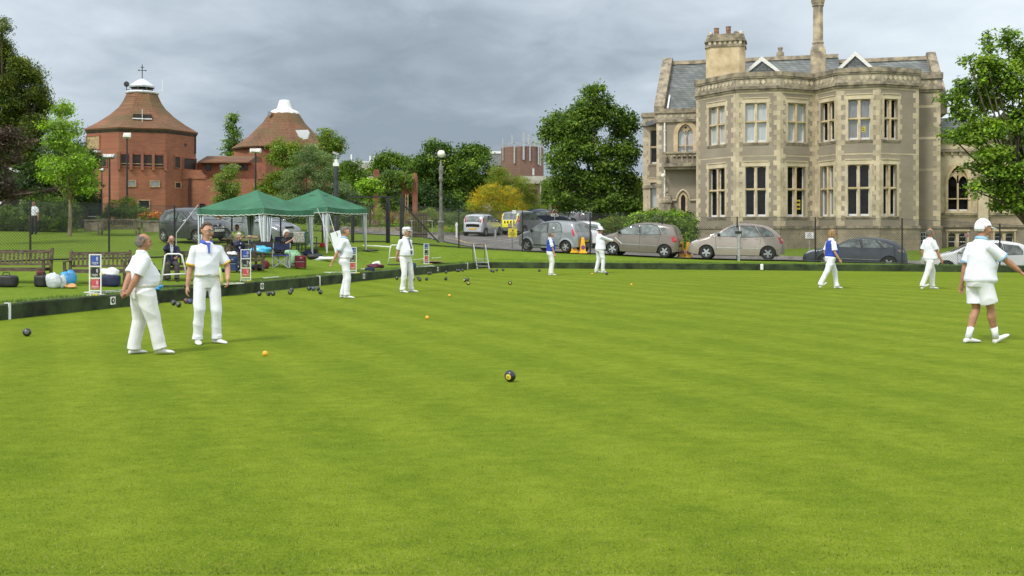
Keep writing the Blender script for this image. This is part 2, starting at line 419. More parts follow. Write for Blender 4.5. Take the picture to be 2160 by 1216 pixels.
# short turf blades in the foreground, real geometry
def turf():
    rng = np.random.default_rng(5); n = 52000
    y = 4.6+rng.random(n)**1.7*7.0; x = (rng.random(n)-.5)*1.08*y
    a = rng.random(n)*2*PI; L = .006+.010*rng.random(n); w = .0012+.0008*rng.random(n)
    dx, dy = np.cos(a), np.sin(a); ln = (rng.random((n, 2))-.5)*.016
    V = np.zeros((n, 3, 3)); V[:, 0] = np.c_[x-dx*w, y-dy*w, np.full(n, -.001)]; V[:, 1] = np.c_[x+dx*w, y+dy*w, np.full(n, -.001)]
    V[:, 2] = np.c_[x+ln[:, 0], y+ln[:, 1], L]
    o = np_mesh('turf_blades', V.reshape(-1, 3), np.arange(n*3).reshape(n, 3), [mat('turf_blade', (.15, .205, .01), .7, .25, 4), mat('turf_blade_dry', (.34, .31, .12), .7, .25, 4)], (rng.random(n) > .88).astype(int))
    tag(o, 'short cut grass blades of the bowling green foreground', 'grass', kind='stuff')
turf()

# ---------------- land ----------------
def land():
    ss = sorted(set([round(v, 3) for v in list(np.arange(-30, 0, 1.0))+[-GREEN_W, -.5]+list(np.arange(2, 40, 2.0))+[S_MAX, S_MAX+GREEN_W]+list(np.arange(S_MAX+2, 62, 2.0))+list(-30-np.cumsum([2]*12+[5]*10+[30]*4+[120]*5))+list(62+np.cumsum([4]*8+[30]*4+[120]*5))]+[-GREEN_W]))
    tt = sorted(set([round(v, 3) for v in list(np.arange(-57, 0, 1.5))+[T_MIN, T_MIN-GREEN_W, GREEN_W]+list(np.arange(.5, 30, .75))+list(30+np.cumsum([1.5]*20+[5]*12+[30]*4+[120]*6))+list(T_MIN-np.cumsum([2]*5+[10]*5+[60]*6))]))
    ns, ntt = len(ss), len(tt); S, T = np.meshgrid(ss, tt, indexing='ij')
    X = CRN.x+S*D2.x+T*D1.x; Y = CRN.y+S*D2.y+T*D1.y
    Z = h_arr(X.ravel(), Y.ravel()).reshape(X.shape)
    V = np.c_[X.ravel(), Y.ravel(), Z.ravel()]; Q = []
    for i in range(ns-1):
        for j in range(ntt-1):
            cs, ct = (ss[i]+ss[i+1])/2, (tt[j]+tt[j+1])/2
            if -GREEN_W < cs < S_MAX+GREEN_W and T_MIN-GREEN_W < ct < GREEN_W: continue
            Q.append((i*ntt+j, (i+1)*ntt+j, (i+1)*ntt+j+1, i*ntt+j+1))
    o = np_mesh('ground', V, np.array(Q), [M_['lawn']], smooth=True); tag(o, kind='structure')
land()
# bank: carpeted boards round the green, each side a board of its own
def bank(name, a, b, nrm, label):
    a, b = Vector(a), Vector(b); d = (b-a); L = d.length; d.normalize(); n = Vector(nrm); K = max(2, int(L/.7)); rng = random.Random(L)
    mb = MB(); vs = []; fs = []
    for i in range(K+1):
        p = a+d*(L*i/K); jt = rng.uniform(-.006, .006); jf = rng.uniform(-.006, .006)
        for (o_, z) in ((-.002+jf, -.03), (jf, .14), (jf, .262+jt), (-.02, .284+jt), (-.085, .286+jt), (-.085, -.03)):
            q = p+n*o_; vs.append((q.x, q.y, z))
    for i in range(K):
        for k in range(6):
            k2 = (k+1) % 6; fs.append((i*6+k, (i+1)*6+k, (i+1)*6+k2, i*6+k2))
    fs.append(tuple(reversed(range(6)))); fs.append(tuple(K*6+k for k in range(6)))
    mb.add(vs, fs); mb.build(name, M_['bank'], label=label, cat='bank wall')
W3 = lambda s, t: Vector((*from_st(s, t), 0))
bank('bank_wall', W3(0, T_MIN), W3(0, 0), D2, 'low dark green carpeted ditch wall along the left side of the green')
bank('bank_wall', W3(-.085, .0), W3(S_MAX, .0), -D1, 'long dark green carpeted ditch wall across the far end of the green')
def verge(name, s0, s1, t0, t1, n, seed, label):
    rng = np.random.default_rng(seed); s = rng.uniform(s0, s1, n); t = rng.uniform(t0, t1, n)
    x = CRN.x+s*D2.x+t*D1.x; y = CRN.y+s*D2.y+t*D1.y; z = h_arr(x, y)
    a = rng.random(n)*2*PI; L = .03+.05*rng.random(n); w = .006; V = np.zeros((n, 3, 3)); ln = (rng.random((n, 2))-.5)*.05
    V[:, 0] = np.c_[x-np.cos(a)*w, y-np.sin(a)*w, z-.005]; V[:, 1] = np.c_[x+np.cos(a)*w, y+np.sin(a)*w, z-.005]; V[:, 2] = np.c_[x+ln[:, 0], y+ln[:, 1], z+L]
    o = np_mesh(name, V.reshape(-1, 3), np.arange(n*3).reshape(n, 3), [mat('verge_blade', (.10, .19, .025), .7, .3, 1.5)])
    tag(o, label, 'grass', kind='stuff')
verge('grass_blades', -.5, -.1, -34, 0, 9000, 3, 'fringe of longer grass behind the left ditch wall')
verge('grass_blades', -.3, 38, .1, .55, 12000, 4, 'fringe of longer grass behind the far ditch wall')

# ---------------- road ----------------
def draped(name, poly, dz, m, cell=1.6, kind='structure', thick=0):
    bm = bmesh.new(); vs = [bm.verts.new((p[0], p[1], 0)) for p in poly]; bm.faces.new(vs)
    bmesh.ops.triangulate(bm, faces=bm.faces[:])
    for _ in range(9):
        es = [e for e in bm.edges if e.calc_length() > cell]
        if not es: break
        bmesh.ops.subdivide_edges(bm, edges=es, cuts=1); bmesh.ops.triangulate(bm, faces=[f for f in bm.faces if len(f.verts) > 3])
    co = np.array([v.co for v in bm.verts]); z = h_arr(co[:, 0], co[:, 1])
    for v, zz in zip(bm.verts, z): v.co.z = zz+dz
    for f in bm.faces:
        if f.normal.z < 0: f.normal_flip()
    me = bpy.data.meshes.new(name); bm.to_mesh(me); bm.free(); me.materials.append(m)
    return tag(obj_new(name, me), kind=kind)
ROAD = [(-12, 64.5), (-5.7, 62.5), (-3.65, 56.6), (-2.3, 54.6), (0.5, 53.5), (3.9, 52.1), (8, 50.5), (12, 49.0), (20, 46.3), (30, 42.5), (60, 31),
        (60, 39), (30, 47.5), (20, 51.2), (14, 53.8), (10.4, 57), (9, 63), (8, 76), (40, 84), (40, 132), (-1, 132), (.8, 92), (-.4, 76), (-.8, 72.6), (-3.4, 71.4), (-6, 68.5), (-12, 68.5)]
draped('road', ROAD, .045, M_['asphalt'])
def kerb(name, pts, label, m=None, w=.14, hgt=.11):
    mb = MB(); P = []
    for a, b in zip(pts[:-1], pts[1:]):
        L = math.dist(a, b); k = max(1, int(L/1.5))
        P += [(a[0]+(b[0]-a[0])*i/k, a[1]+(b[1]-a[1])*i/k) for i in range(k)]
    P.append(pts[-1])
    for a, b in zip(P[:-1], P[1:]):
        mb.bar((a[0], a[1], h(*a)+.045+hgt/2), (b[0], b[1], h(*b)+.045+hgt/2), w, hgt+.1)
    return mb.build(name, m or M_['kerb'], label=label, cat='kerb', kind='structure')
kerb('kerb', [(-12, 68.6), (-6, 68.6), (-3.4, 71.5), (-.8, 72.7), (-.4, 76), (.9, 92)], 'pale stone kerb along the garden side of the road')
kerb('kerb', [(60, 39.1), (30, 47.6), (20, 51.3), (14, 53.9), (10.3, 57.1), (8.9, 63), (7.9, 76)], 'stone kerb between the road and the mansion lawn')
def line(name, pts, w, m):
    mb = MB()
    for a, b in zip(pts[:-1], pts[1:]):
        k = max(1, int(math.dist(a, b)/1.2))
        for i in range(k):
            p = [(a[j]+(b[j]-a[j])*i/k) for j in (0, 1)]; q = [(a[j]+(b[j]-a[j])*(i+1)/k) for j in (0, 1)]
            d = Vector((q[0]-p[0], q[1]-p[1])).normalized()*w/2; vs = []
            for (c, s) in ((p, -1), (p, 1), (q, 1), (q, -1)): vs.append((c[0]-s*d.y, c[1]+s*d.x, h(*c)+.055))
            mb.add(vs, [(0, 3, 2, 1)])
    return mb.build(name, m, kind='structure')
line('road_marking', [(-7, 64.2), (-4.8, 63.2), (-3.3, 60.5), (-2.6, 57.3), (-1.2, 55.5)], .12, M_['paint_y'])
line('road_marking', [(-6.8, 65.5), (-3.8, 64.5)], .14, M_['paint'])
line('road_marking', [(3.9, 52.6), (12, 49.5), (20, 46.8), (30, 43)], .12, M_['paint'])
for k in range(4):
    x = -3.2+k*.9; line('road_marking', [(x, 60.5), (x+1.6, 66.5)], .1, M_['paint'])
# ---------------- mansion ----------------
M_['stone'] = mat('bath_stone', (.53, .425, .265), .85, .16, 1.3, bump=.35, bscale=14, col2=(.40, .30, .17))
M_['quoin'] = mat('quoin_stone', (.50, .425, .29), .85, .15, 1.1, island=.28, bump=.35, bscale=14, col2=(.41, .345, .23))
M_['render'] = brick_mat('lined_render', (.275, .235, .175), (.29, .25, .185), (.24, .205, .155), .62, .30, ms=.006, bump=.15, var=.22, vscale=.5)
M_['plinth'] = brick_mat('plinth_stone', (.34, .28, .19), (.40, .325, .22), (.22, .18, .13), .75, .33, ms=.008, bump=.3, var=.4, vscale=.8, mossy=(.17, .15, .11))
M_['weather'] = mat('weathered_stone', (.28, .235, .16), .9, .3, 2.2, bump=.5, bscale=16, col2=(.12, .105, .08))
M_['slate'] = brick_mat('slate_tiles', (.12, .135, .135), (.19, .205, .195), (.045, .05, .05), .34, .17, ms=.012, bump=.6, var=.35, vscale=1.1)
M_['dark_glass'] = mat('dark_window_glass', (.010, .011, .012), .1, .3, 2, spec=.22)
M_['curtain'] = mat('net_curtain_behind_glass', (.42, .46, .46), .25, .10, 6, spec=.7, coat=.6, stretch=(6, 6, .3))
M_['blind'] = mat('grey_blind_behind_glass', (.17, .18, .18), .22, .12, 3, spec=.7, coat=.6, stretch=(3, 3, .4))
M_['sash'] = mat('white_sash_paint', (.72, .71, .67), .5, .06, 6)
M_['clay'] = mat('clay_pot', (.26, .14, .085), .8, .2, 6)
M_['yellow'] = mat('yellow_sign', (.75, .62, .03), .5, .06, 6)

mansion = thing('mansion', 'two storey pale stone mansion with canted bays, mullioned windows and tall chimneys', 'mansion', at(1700, 62.8))
MO = Vector(mansion.location)
class Facet:
    """a wall plane: local u to the right, z up (world), d outwards"""
    def __init__(s, P, Q, base=None):
        P, Q = Vector((P[0], P[1], 0)), Vector((Q[0], Q[1], 0)); s.P = P; s.L = (Q-P).length; s.e = (Q-P).normalized()
        s.n = Vector((s.e.y, -s.e.x, 0))
        s.M = Matrix(((s.e.x, 0, s.n.x, P.x-MO.x), (s.e.y, 0, s.n.y, P.y-MO.y), (0, 1, 0, -MO.z), (0, 0, 0, 1)))
    def box(s, mb, u0, u1, z0, z1, d0, d1, mi=None):
        vs = [s.M@Vector(p) for p in ((u0, z0, d0), (u1, z0, d0), (u1, z1, d0), (u0, z1, d0), (u0, z0, d1), (u1, z0, d1), (u1, z1, d1), (u0, z1, d1))]
        mb.add(vs, [(0,3,2,1),(4,5,6,7),(0,1,5,4),(1,2,6,5),(2,3,7,6),(3,0,4,7)], mi)
    def u_at(s, uu):
        """distance along the wall seen at photo column uu"""
        k = (uu-1080)/F; # (P.x+e.x*t) = k (P.y+e.y*t)
        return (k*s.P.y-s.P.x)/(s.e.x-k*s.e.y)
    def z_at(s, uu, v):
        t = s.u_at(uu); Y = s.P.y+s.e.y*t; return EYE-(v-HOR)/F*Y
def wall(f, mb, z0, z1, holes, u0=0, u1=None, th=.4):
    u1 = f.L if u1 is None else u1
    us = sorted(set([u0, u1]+[h_[0] for h_ in holes]+[h_[1] for h_ in holes]))
    for a, b in zip(us[:-1], us[1:]):
        hz = sorted([(h_[2], h_[3]) for h_ in holes if h_[0] <= a+1e-6 and h_[1] >= b-1e-6]); z = z0
        for (p, q) in hz:
            if p > z: f.box(mb, a, b, z, p, -th, 0)
            z = q
        if z1 > z: f.box(mb, a, b, z, z1, -th, 0)
def arch_pts(w, rise, pointed=False, n=8):
    """underside of an arched head, from right to left, starting at height 0"""
    if pointed:
        out = []; R = (w*w/4+rise*rise)/w
        cx = w-R
        a1 = math.atan2(rise, w/2-cx)
        for i in range(n+1): a = a1*i/n; out.append((cx+R*math.cos(a), R*math.sin(a)))
        for i in range(n-1, -1, -1): a = a1*i/n; out.append((w-(cx+R*math.cos(a)), R*math.sin(a)))
        return out
    return [(w/2+w/2*math.cos(PI*i/(2*n)), rise*math.sin(PI*i/(2*n))**.8) for i in range(2*n+1)]
rnd = random.Random(4)
def toothing(f, mb, u, z0, z1, side, w0=.20, w1=.36, hh=.31, d=.012):
    """alternating quoin blocks growing from u to one side"""
    z = z0; k = rnd.randint(0, 1)
    while z < z1-.05:
        zz = min(z+hh*rnd.uniform(.9, 1.1), z1); w = (w1 if k % 2 else w0)*rnd.uniform(.93, 1.07)
        a, b = (u, u+w) if side > 0 else (u-w, u)
        f.box(mb, a, b, z, zz-.004, -.02, d+rnd.uniform(0, .003)); z = zz; k += 1
def window(f, u0, u1, z0, z1, glass, parts, transom=.47, lights=2, sash=True, label=None, rise=.16):
    st_, = parts
    win = MB(); w = u1-u0; mull = .13; lw = (w-mull*(lights-1))/lights; tz = z0+(z1-z0)*(1-transom)
    for k in range(1, lights): f.box(win, u0+k*lw+(k-1)*mull, u0+k*(lw+mull), z0, z1, -.26, -.06)
    f.box(win, u0, u1, tz-.05, tz+.05, -.262, -.055)
    for k in range(lights):                      # arched heads of the lights
        a = u0+k*(lw+mull); poly = [(0, 0), (0, .17), (lw, .17), (lw, 0)]+arch_pts(lw, .15)[1:-1]
        M = f.M@Matrix.Translation(Vector((a, z1-.17, 0))); win.prism(poly, M, -.25, -.08)
    o = win.build('window', M_['stone'], mansion)
    g = MB()
    f.box(g, u0, u1, z0, z1, -.33, -.29)
    pane = g.build('pane', M_[glass], o)
    if sash:
        s = MB()
        for k in range(lights):
            a = u0+k*(lw+mull); t = .045
            f.box(s, a, a+lw, z0, z0+.13, -.288, -.22); f.box(s, a, a+t, z0+.13, tz-.05, -.288, -.23); f.box(s, a+lw-t, a+lw, z0+.13, tz-.05, -.288, -.23)
            f.box(s, a+t, a+lw-t, tz-.09, tz-.05, -.288, -.23)
            f.box(s, a, a+t*.8, tz+.05, z1-.10, -.288, -.24); f.box(s, a+lw-t*.8, a+lw, tz+.05, z1-.10, -.288, -.24)
        s.build('sash', M_['sash'], o)
    q = MB()                                     # stone surround with toothed sides, proud of the render
    b = .13
    f.box(q, u0-b, u0, z0-.02, z1+.02, -.05, .016); f.box(q, u1, u1+b, z0-.02, z1+.02, -.05, .016); f.box(q, u0-b-.1, u1+b+.1, z1+.02, z1+.30, -.05, .016)
    f.box(q, u0-b-.02, u1+b+.02, z1+.30, z1+.36, -.05, .06)
    toothing(f, q, u0-b, z0, z1, -1, .04, .17, .30, .013); toothing(f, q, u1+b, z0, z1, 1, .04, .17, .30, .013)
    q.build('surround', M_['quoin'], o)
    sl_ = MB(); sl_.prism([(-.30, 0), (.02, 0), (.07, -.05), (.02, -.2), (-.30, -.2)], f.M@Matrix(((0, 0, 1, 0), (0, 1, 0, z0), (1, 0, 0, 0), (0, 0, 0, 1))), u0-b, u1+b)
    sl_.build('sill', M_['weather'], o)
    return o
P = [(12.26, 67.8), (14.16, 64.5), (16.80, 63.80), (19.30, 64.9), (20.05, 62.8), (22.4, 62.1), (25.14, 63.0)]
FA = [Facet(P[i], P[i+1]) for i in range(6)]
cols = [((1495, 1529), (1495, 1529)), ((1572, 1617), (1572, 1616)), ((1662, 1700), (1661, 1699)), ((1731, 1760), (1730, 1758)), ((1789, 1836), (1788, 1834)), ((1865, 1894), (1863, 1892))]
ZU0, ZU1, ZL0, ZL1 = 7.40, 9.86, 2.72, 5.86
glz = [('curtain', 'dark_glass'), ('curtain', 'dark_glass'), ('curtain', 'dark_glass'), ('dark_glass', 'blind'), ('blind', 'dark_glass'), ('dark_glass', 'dark_glass')]
ww = MB(); qq = MB(); pl = MB(); cn = MB(); sb = MB(); fz = MB(); cn2 = MB()
for i, f in enumerate(FA):
    hs = []
    for lvl, (z0, z1) in enumerate(((ZU0, ZU1), (ZL0, ZL1))):
        a, b = f.u_at(cols[i][lvl][0]), f.u_at(cols[i][lvl][1]); hs.append((a, b, z0, z1))
        window(f, a, b, z0, z1, glz[i][lvl], (None,), transom=.47 if lvl == 0 else .45)
    wall(f, ww, 2.0, 10.8, hs)
    f.box(pl, -.0, f.L, -.4, 2.0, -.4, .08)
    f.box(sb, -.02, f.L+.02, 1.96, 2.12, -.3, .14)
    # band between the storeys
    f.box(qq, 0, f.L, 6.12+.36, 6.12+.44, -.05, .011)
    ml = min(x[0] for x in hs)-.15; mr = f.L-max(x[1] for x in hs)-.15
    toothing(f, qq, 0, 2.12, 10.6, 1, min(.22, ml*.8), min(.42, ml)); toothing(f, qq, f.L, 2.12, 10.6, -1, min(.22, mr*.8), min(.42, mr))
    f.box(qq, 0, f.L, 10.45, 10.6, -.05, .02)
    # cornice, frieze with diamonds, coping
    f.box(cn, -.03, f.L+.03, 10.60, 10.74, -.3, .10); f.box(cn, -.05, f.L+.05, 10.74, 10.92, -.3, .18)
    f.box(fz, -.01, f.L+.01, 10.92, 11.42, -.3, .07)
    f.box(cn, -.05, f.L+.05, 11.42, 11.52, -.3, .13); f.box(cn, -.06, f.L+.06, 11.52, 11.80, -.32, .17)
    nd = max(3, int((f.L-.3)/.33))
    for k in range(nd):
        c = .2+(f.L-.4)*(k+.5)/nd
        M = f.M@Matrix.Translation(Vector((c, 11.17, 0))); r = .14
        qq.prism([(-r, 0), (0, -r*1.2), (r, 0), (0, r*1.2)], M, .06, .10)
# side wing facets to the right (G) and the recess to the left (R), back block (K)
G = Facet((25.69, 64.6), (27.0, 64.25)); hsG = []
G2 = Facet((27.0, 64.25), (27.0+.257*4, 64.25+.966*4))
for f in (G, G2):
    wall(f, ww, 2.0, 10.8, []); f.box(pl, 0, f.L, -.6, 2.0, -.4, .08); f.box(sb, -.02, f.L+.02, 1.96, 2.12, -.3, .14)
    f.box(cn, -.03, f.L+.03, 10.60, 10.74, -.3, .10); f.box(cn, -.05, f.L+.05, 10.74, 10.92, -.3, .18); f.box(fz, -.01, f.L+.01, 10.92, 11.42, -.3, .07); f.box(cn, -.06, f.L+.06, 11.42, 11.80, -.32, .17)
    toothing(f, qq, f.L, 2.12, 10.6, -1, .22, .42) if f is G else toothing(f, qq, 0, 2.12, 10.6, 1, .22, .42)
    for z in (5.6, 7.6, 9.6): f.box(qq, 0, f.L, z, z+.16, -.05, .011)
    for k in range(3 if f is G else 8):
        c = .25+.42*k; 
        if c < f.L: qq.prism([(-.14, 0), (0, -.17), (.14, 0), (0, .17)], f.M@Matrix.Translation(Vector((c, 11.17, 0))), .06, .10)
SG = Facet(P[6], (25.69, 64.6)); wall(SG, ww, 2.0, 10.8, []); SG.box(pl, 0, SG.L, -.6, 2, -.4, .08); SG.box(cn, 0, SG.L, 10.6, 11.8, -.3, .12)
R0, R1 = (9.89, 69.67), (12.55, 68.96)
R = Facet(R0, R1); K0 = Facet((9.25, 71.9), (10.6, 71.54)); KS = Facet((R0[0]+.257*3, R0[1]+.966*3), R0); RS = Facet(R1, P[0]); KL = Facet((9.25+.257*6, 71.9+.966*6), (9.25, 71.9))
ZR = 9.35
ra, rb = R.u_at(1430), R.u_at(1462); rz0, rzs = R.z_at(1446, 326), R.z_at(1446, 284)
la, lb = R.u_at(1436.5), R.u_at(1446); lz0, lz1 = R.z_at(1441, 446), R.z_at(1441, 420)
rtop = R.z_at(1446, 262)
wall(R, ww, 1.2, ZR, [(ra, rb, rz0, rtop), (la, lb, lz0, lz1+.35)]); wall(RS, ww, 1.2, 10.8, []); wall(KS, ww, 1.2, ZR, [])
ka, kb = K0.u_at(1372), K0.u_at(1388)
kh = [(ka, kb, K0.z_at(1380, 346), K0.z_at(1380, 275)), (ka, kb, 1.6, K0.z_at(1380, 386))]
wall(K0, ww, -.1, ZR-.1, kh); wall(KL, ww, -.1, ZR-.1, [])
for f, n in ((R, 7), (KS, 5), (K0, 3), (KL, 8)):
    f.box(cn2, -.03, f.L+.03, ZR-.12, ZR+.06, -.3, .14); f.box(fz, 0, f.L, ZR+.06, ZR+.50, -.3, .05); f.box(cn2, -.05, f.L+.05, ZR+.50, ZR+.80, -.32, .14)
    for k in range(n):
        c = f.L*(k+.5)/n; qq.prism([(-.12, 0), (0, -.14), (.12, 0), (0, .14)], f.M@Matrix.Translation(Vector((c, ZR+.28, 0))), .04, .08)
    f.box(pl, 0, f.L, -.4, 1.2, -.4, .06)
toothing(R, qq, 0, 1.2, ZR-.12, 1, .18, .34); toothing(KS, qq, KS.L, 1.2, ZR-.12, -1, .2, .36); toothing(K0, qq, 0, -.1, ZR-.2, 1, .3, .42)
K0.box(sb, -.05, K0.L, 4.85, 5.05, -.3, .12); KS.box(sb, 0, KS.L+.05, 4.85, 5.05, -.3, .12)
window(K0, *kh[0], 'dark_glass', (None,), lights=1, transom=.5); window(K0, *kh[1], 'curtain', (None,), lights=1, transom=.5, sash=False)
def gothic(f, a, b, z0, zs, z1, glass, ring=.16, split=True, lab='window'):
    """pointed arch window: a, b sides, z0 sill, zs springing, z1 apex of the opening"""
    w = b-a; rise = z1-zs; o = MB()
    out = [(-ring, z0-zs), (-ring, 0)]+[(w/2+(x-w/2)*(1+2*ring/w), y*(1+ring/rise)) for (x, y) in reversed(arch_pts(w, rise, True))][1:-1]+[(w+ring, 0), (w+ring, z0-zs)]
    inn = [(w, z0-zs), (w, 0)]+arch_pts(w, rise, True)[1:-1]+[(0, 0), (0, z0-zs)]
    M = f.M@Matrix.Translation(Vector((a, zs, 0)))
    n = len(out); vs = []; fs = []
    for d in (-.25, .05):
        for p in out: vs.append(M@Vector((p[0], p[1], d)))
        for p in reversed(inn): vs.append(M@Vector((p[0], p[1], d)))
    m2 = min(len(out), len(inn))
    for i in range(m2-1):
        fs.append((2*n+i, 2*n+i+1, 3*n+i+1, 3*n+i)) if False else None
    N_ = len(out)+len(inn)
    for i in range(m2-1):
        a0, a1, b0, b1 = i, i+1, n+i, n+i+1
        fs += [(N_+a0, N_+a1, N_+b1, N_+b0), (a0, b0, b1, a1), (a0, a1, N_+a1, N_+a0), (b0, N_+b0, N_+b1, b1)]
    fs = [x for x in fs if x]
    o.add(vs, fs)
    # spandrels filling the square hole above the arch
    top = z1-zs+.02
    o.prism([(0, 0), (-.001, top), (w/2, top)]+[(x, y) for (x, y) in arch_pts(w, rise, True) if x < w/2+1e-6], M, -.36, -.02)
    o.prism([(w, 0), (w+.001, top), (w/2, top)]+[(x, y) for (x, y) in reversed(arch_pts(w, rise, True)) if x > w/2-1e-6], M, -.36, -.02)
    f.box(o, a-ring-.03, b+ring+.03, z0-.14, z0, -.25, .12)
    if split:
        hw = (w-.1)/2; f.box(o, a+w/2-.05, a+w/2+.05, z0, zs-.02, -.22, -.06)
        f.box(o, a, b, z0+(zs-z0)*.42, z0+(zs-z0)*.42+.07, -.221, -.08)
        yp = [(0, .0)]
        for sx in (0, hw+.1):                    # two smaller pointed heads
            ap = arch_pts(hw, hw*.85, True); 
            pol = [(0, 0)]+[(0, rise*.62)]+[(hw, rise*.62), (hw, 0)]+ap[1:-1]
            cut = []
            o.prism(pol if sx == 0 else pol, M@Matrix.Translation(Vector((sx, -.02, 0))), -.2, -.12)
        o.box((0, 0, 0), (.001, .001, .001)) if False else None
        r = min(.17, w*.13); c = M@Matrix.Translation(Vector((w/2, rise*.66, 0)))
        o.prism([(r*(1+.25*math.cos(4*t))*math.cos(t)*1.3, r*(1+.25*math.cos(4*t))*math.sin(t)*1.3) for t in [2*PI*k/24 for k in range(24)]], c, -.19, -.10)
    win = o.build('window', M_['stone'], mansion)
    g = MB(); f.box(g, a, b, z0, z1+.05, -.34, -.30); g.build('pane', M_[glass], win)
    if split:
        d = MB(); c = M@Matrix.Translation(Vector((w/2, rise*.66, 0)))
        d.prism([(r*(.62+.3*math.cos(4*t))*math.cos(t), r*(.62+.3*math.cos(4*t))*math.sin(t)) for t in [2*PI*k/24 for k in range(24)]], c, -.1, -.095); d.build('quatrefoil', M_['dark_glass'], win)
        s = MB()
        for sx in (0, (w+.1)/2): f.box(s, a+sx, a+sx+(w-.1)/2, z0, z0+.12, -.298, -.2)
        s.build('sash', M_['sash'], win)
    return win
gothic(R, ra, rb, rz0, rzs, rtop, 'curtain', ring=.3)
gothic(R, la, lb, lz0, lz1, lz1+.3, 'dark_glass', ring=.14, split=False)
hm = MB()                                        # hood mould over the small lancet
w_ = lb-la; M = R.M@Matrix.Translation(Vector((la-.3, lz1-.1, 0)))
pts = [(p[0], p[1], .08) for p in arch_pts(w_+.6, .72, True)]
hm.tube([M@Vector(p) for p in [(w_+1.1, 0, .08)]+pts+[(-.6, 0, .08)]], .07, 6); hm.build('hood_mould', M_['quoin'], mansion)
# balcony with arcaded balustrade
bl = MB(); b0, b1 = R.u_at(1403), R.L+.1; zb0, zb1 = R.z_at(1435, 350), R.z_at(1435, 323)
R.box(bl, b0-.05, b1, zb0-.12, zb0+.02, 0, 1.05); R.box(bl, b0, b1, zb0-.3, zb0-.12, 0, .85); R.box(bl, b0-.06, b1, zb1-.12, zb1, .78, 1.06); R.box(bl, b0-.06, b0+.16, zb0+.02, zb1-.12, .0, 1.04); R.box(bl, b0, b1, zb0+.02, zb0+.12, .82, 1.02)
na = 6; wA = (b1-b0-.16)/na
for k in range(na):
    a = b0+.16+k*wA; hA = zb1-.12-(zb0+.12)
    pol = [(0, 0), (0, hA), (wA, hA), (wA, 0), (wA-.05, 0)]+[(x+.05, y+hA*.45) for x, y in arch_pts(wA-.1, hA*.42, True)]+[(.05, 0)]
    bl.prism(pol, R.M@Matrix.Translation(Vector((a, zb0+.12, 0))), .88, .98)
bl.build('balcony', M_['weather'], mansion)
pd = MB(); c = R.u_at(1409); zt = R.z_at(1409, 418); R.box(pd, c-.28, c+.28, 0, zt-.35, .05, .9); R.box(pd, c-.36, c+.36, zt-.35, zt-.2, .02, .98); 
q = R.M@Vector((c, zt-.2, .45)); pd.lathe([(.35, 0), (.28, .2), (.1, .32), (.12, .4), (.06, .5), (.14, .62), (.1, .75), (.03, .9), (.0, 1.15)], q, 8); pd.build('pedestal', M_['weather'], mansion)
gl = MB(); q = R.M@Vector((R.u_at(1401), R.z_at(1400, 372), .5)); gl.ell(q, (.16, .16, .16), 12, 8); gl.build('globe_lamp', mat('lamp_globe', (.75, .72, .6), .3, .03, 3), mansion)
dp = MB(); uu = R.u_at(1402.5); dp.tube([R.M@Vector((uu, 1.2, .1)), R.M@Vector((uu, ZR-.15, .1))], .06, 8); 
for z in (2.5, 4.4, 6.3, 7.6, 8.6): dp.tube([R.M@Vector((uu, z, .1)), R.M@Vector((uu, z+.1, .1))], .085, 8)
dp.build('drainpipe', M_['sash'], mansion)
# flat tops and main mass
roofp = MB(); allp = [Vector((p[0], p[1])) for p in P]
back = [(27.6, 66.5), (29, 72), (13.6, 76), (12.4, 69)]
poly = [(p[0]+.15*0, p[1]+.1) for p in P]+[(25.69, 64.7), (27.0, 64.3)]+[(27.9, 68.2), (13.5, 72.0)]
roofp.prism([(p[0]-MO.x, p[1]-MO.y) for p in poly], Matrix.Identity(4), 10.9-MO.z, 11.05-MO.z)
roofp.prism([(p[0]-MO.x, p[1]-MO.y) for p in [(9.9, 69.8), (12.6, 69.05), (13.6, 72.3), (9.6, 73.4), (9.3, 72)]], Matrix.Identity(4), 9.2-MO.z, 9.5-MO.z)
roofp.build('flat_roof', mat('lead_roof', (.16, .17, .18), .6, .15, 2), mansion)
ebw = MB(); B0 = Facet((9.25+.257*6, 71.9+.966*6), (9.25+.257*6+17*.966, 71.9+.966*6-17*.257)); B0.box(ebw, 0, 17.5, 0, 9.5, -2, -.1)
ebw.build('rear_wall', M_['render'], mansion)
# pitched slate roof: front eave line to ridge
def roof_piece(x0, L, zr, label=None):
    E = Vector((11.48, 75, 0)); e = D2; b = D1
    r0 = E+e*x0; mb = MB(); 
    pr = [(-5.35, 10.05), (0, zr), (5.35, 10.05), (5.35, 9.75), (-5.35, 9.75)]
    Mx = Matrix(((b.x, 0, e.x, r0.x-MO.x), (b.y, 0, e.y, r0.y-MO.y), (0, 1, 0, -MO.z), (0, 0, 0, 1)))
    return mb, pr, Mx
def slope_mat_fix(): pass
for (x0, L, zr) in ((.35, 11.6, 14.15), (11.95, 5.8, 13.75)):
    mb, pr, Mx = roof_piece(x0, L, zr); mb.prism(pr, Mx, 0, L)
    rf = mb.build('roof', M_['slate'], mansion)
    rg = MB(); _, _, Mx = roof_piece(x0, L, zr); rg.prism([(-.28, zr-.12), (-.2, zr+.16), (.2, zr+.16), (.28, zr-.12)], Mx, 0, L); rg.build('ridge_stone', M_['weather'], rf)
for (z0_, z1_, zr) in ((-.35, .34, 14.55), (17.75, 18.3, 14.15)):
    _, _, Mx = roof_piece(0, 0, 0); gb = MB()
    gb.prism([(-5.5, 9.3), (-5.6, 10.35), (-.3, zr), (.3, zr), (5.6, 10.35), (5.5, 9.3)], Mx, z0_, z1_); gb.build('gable_coping', M_['weather'], mansion)
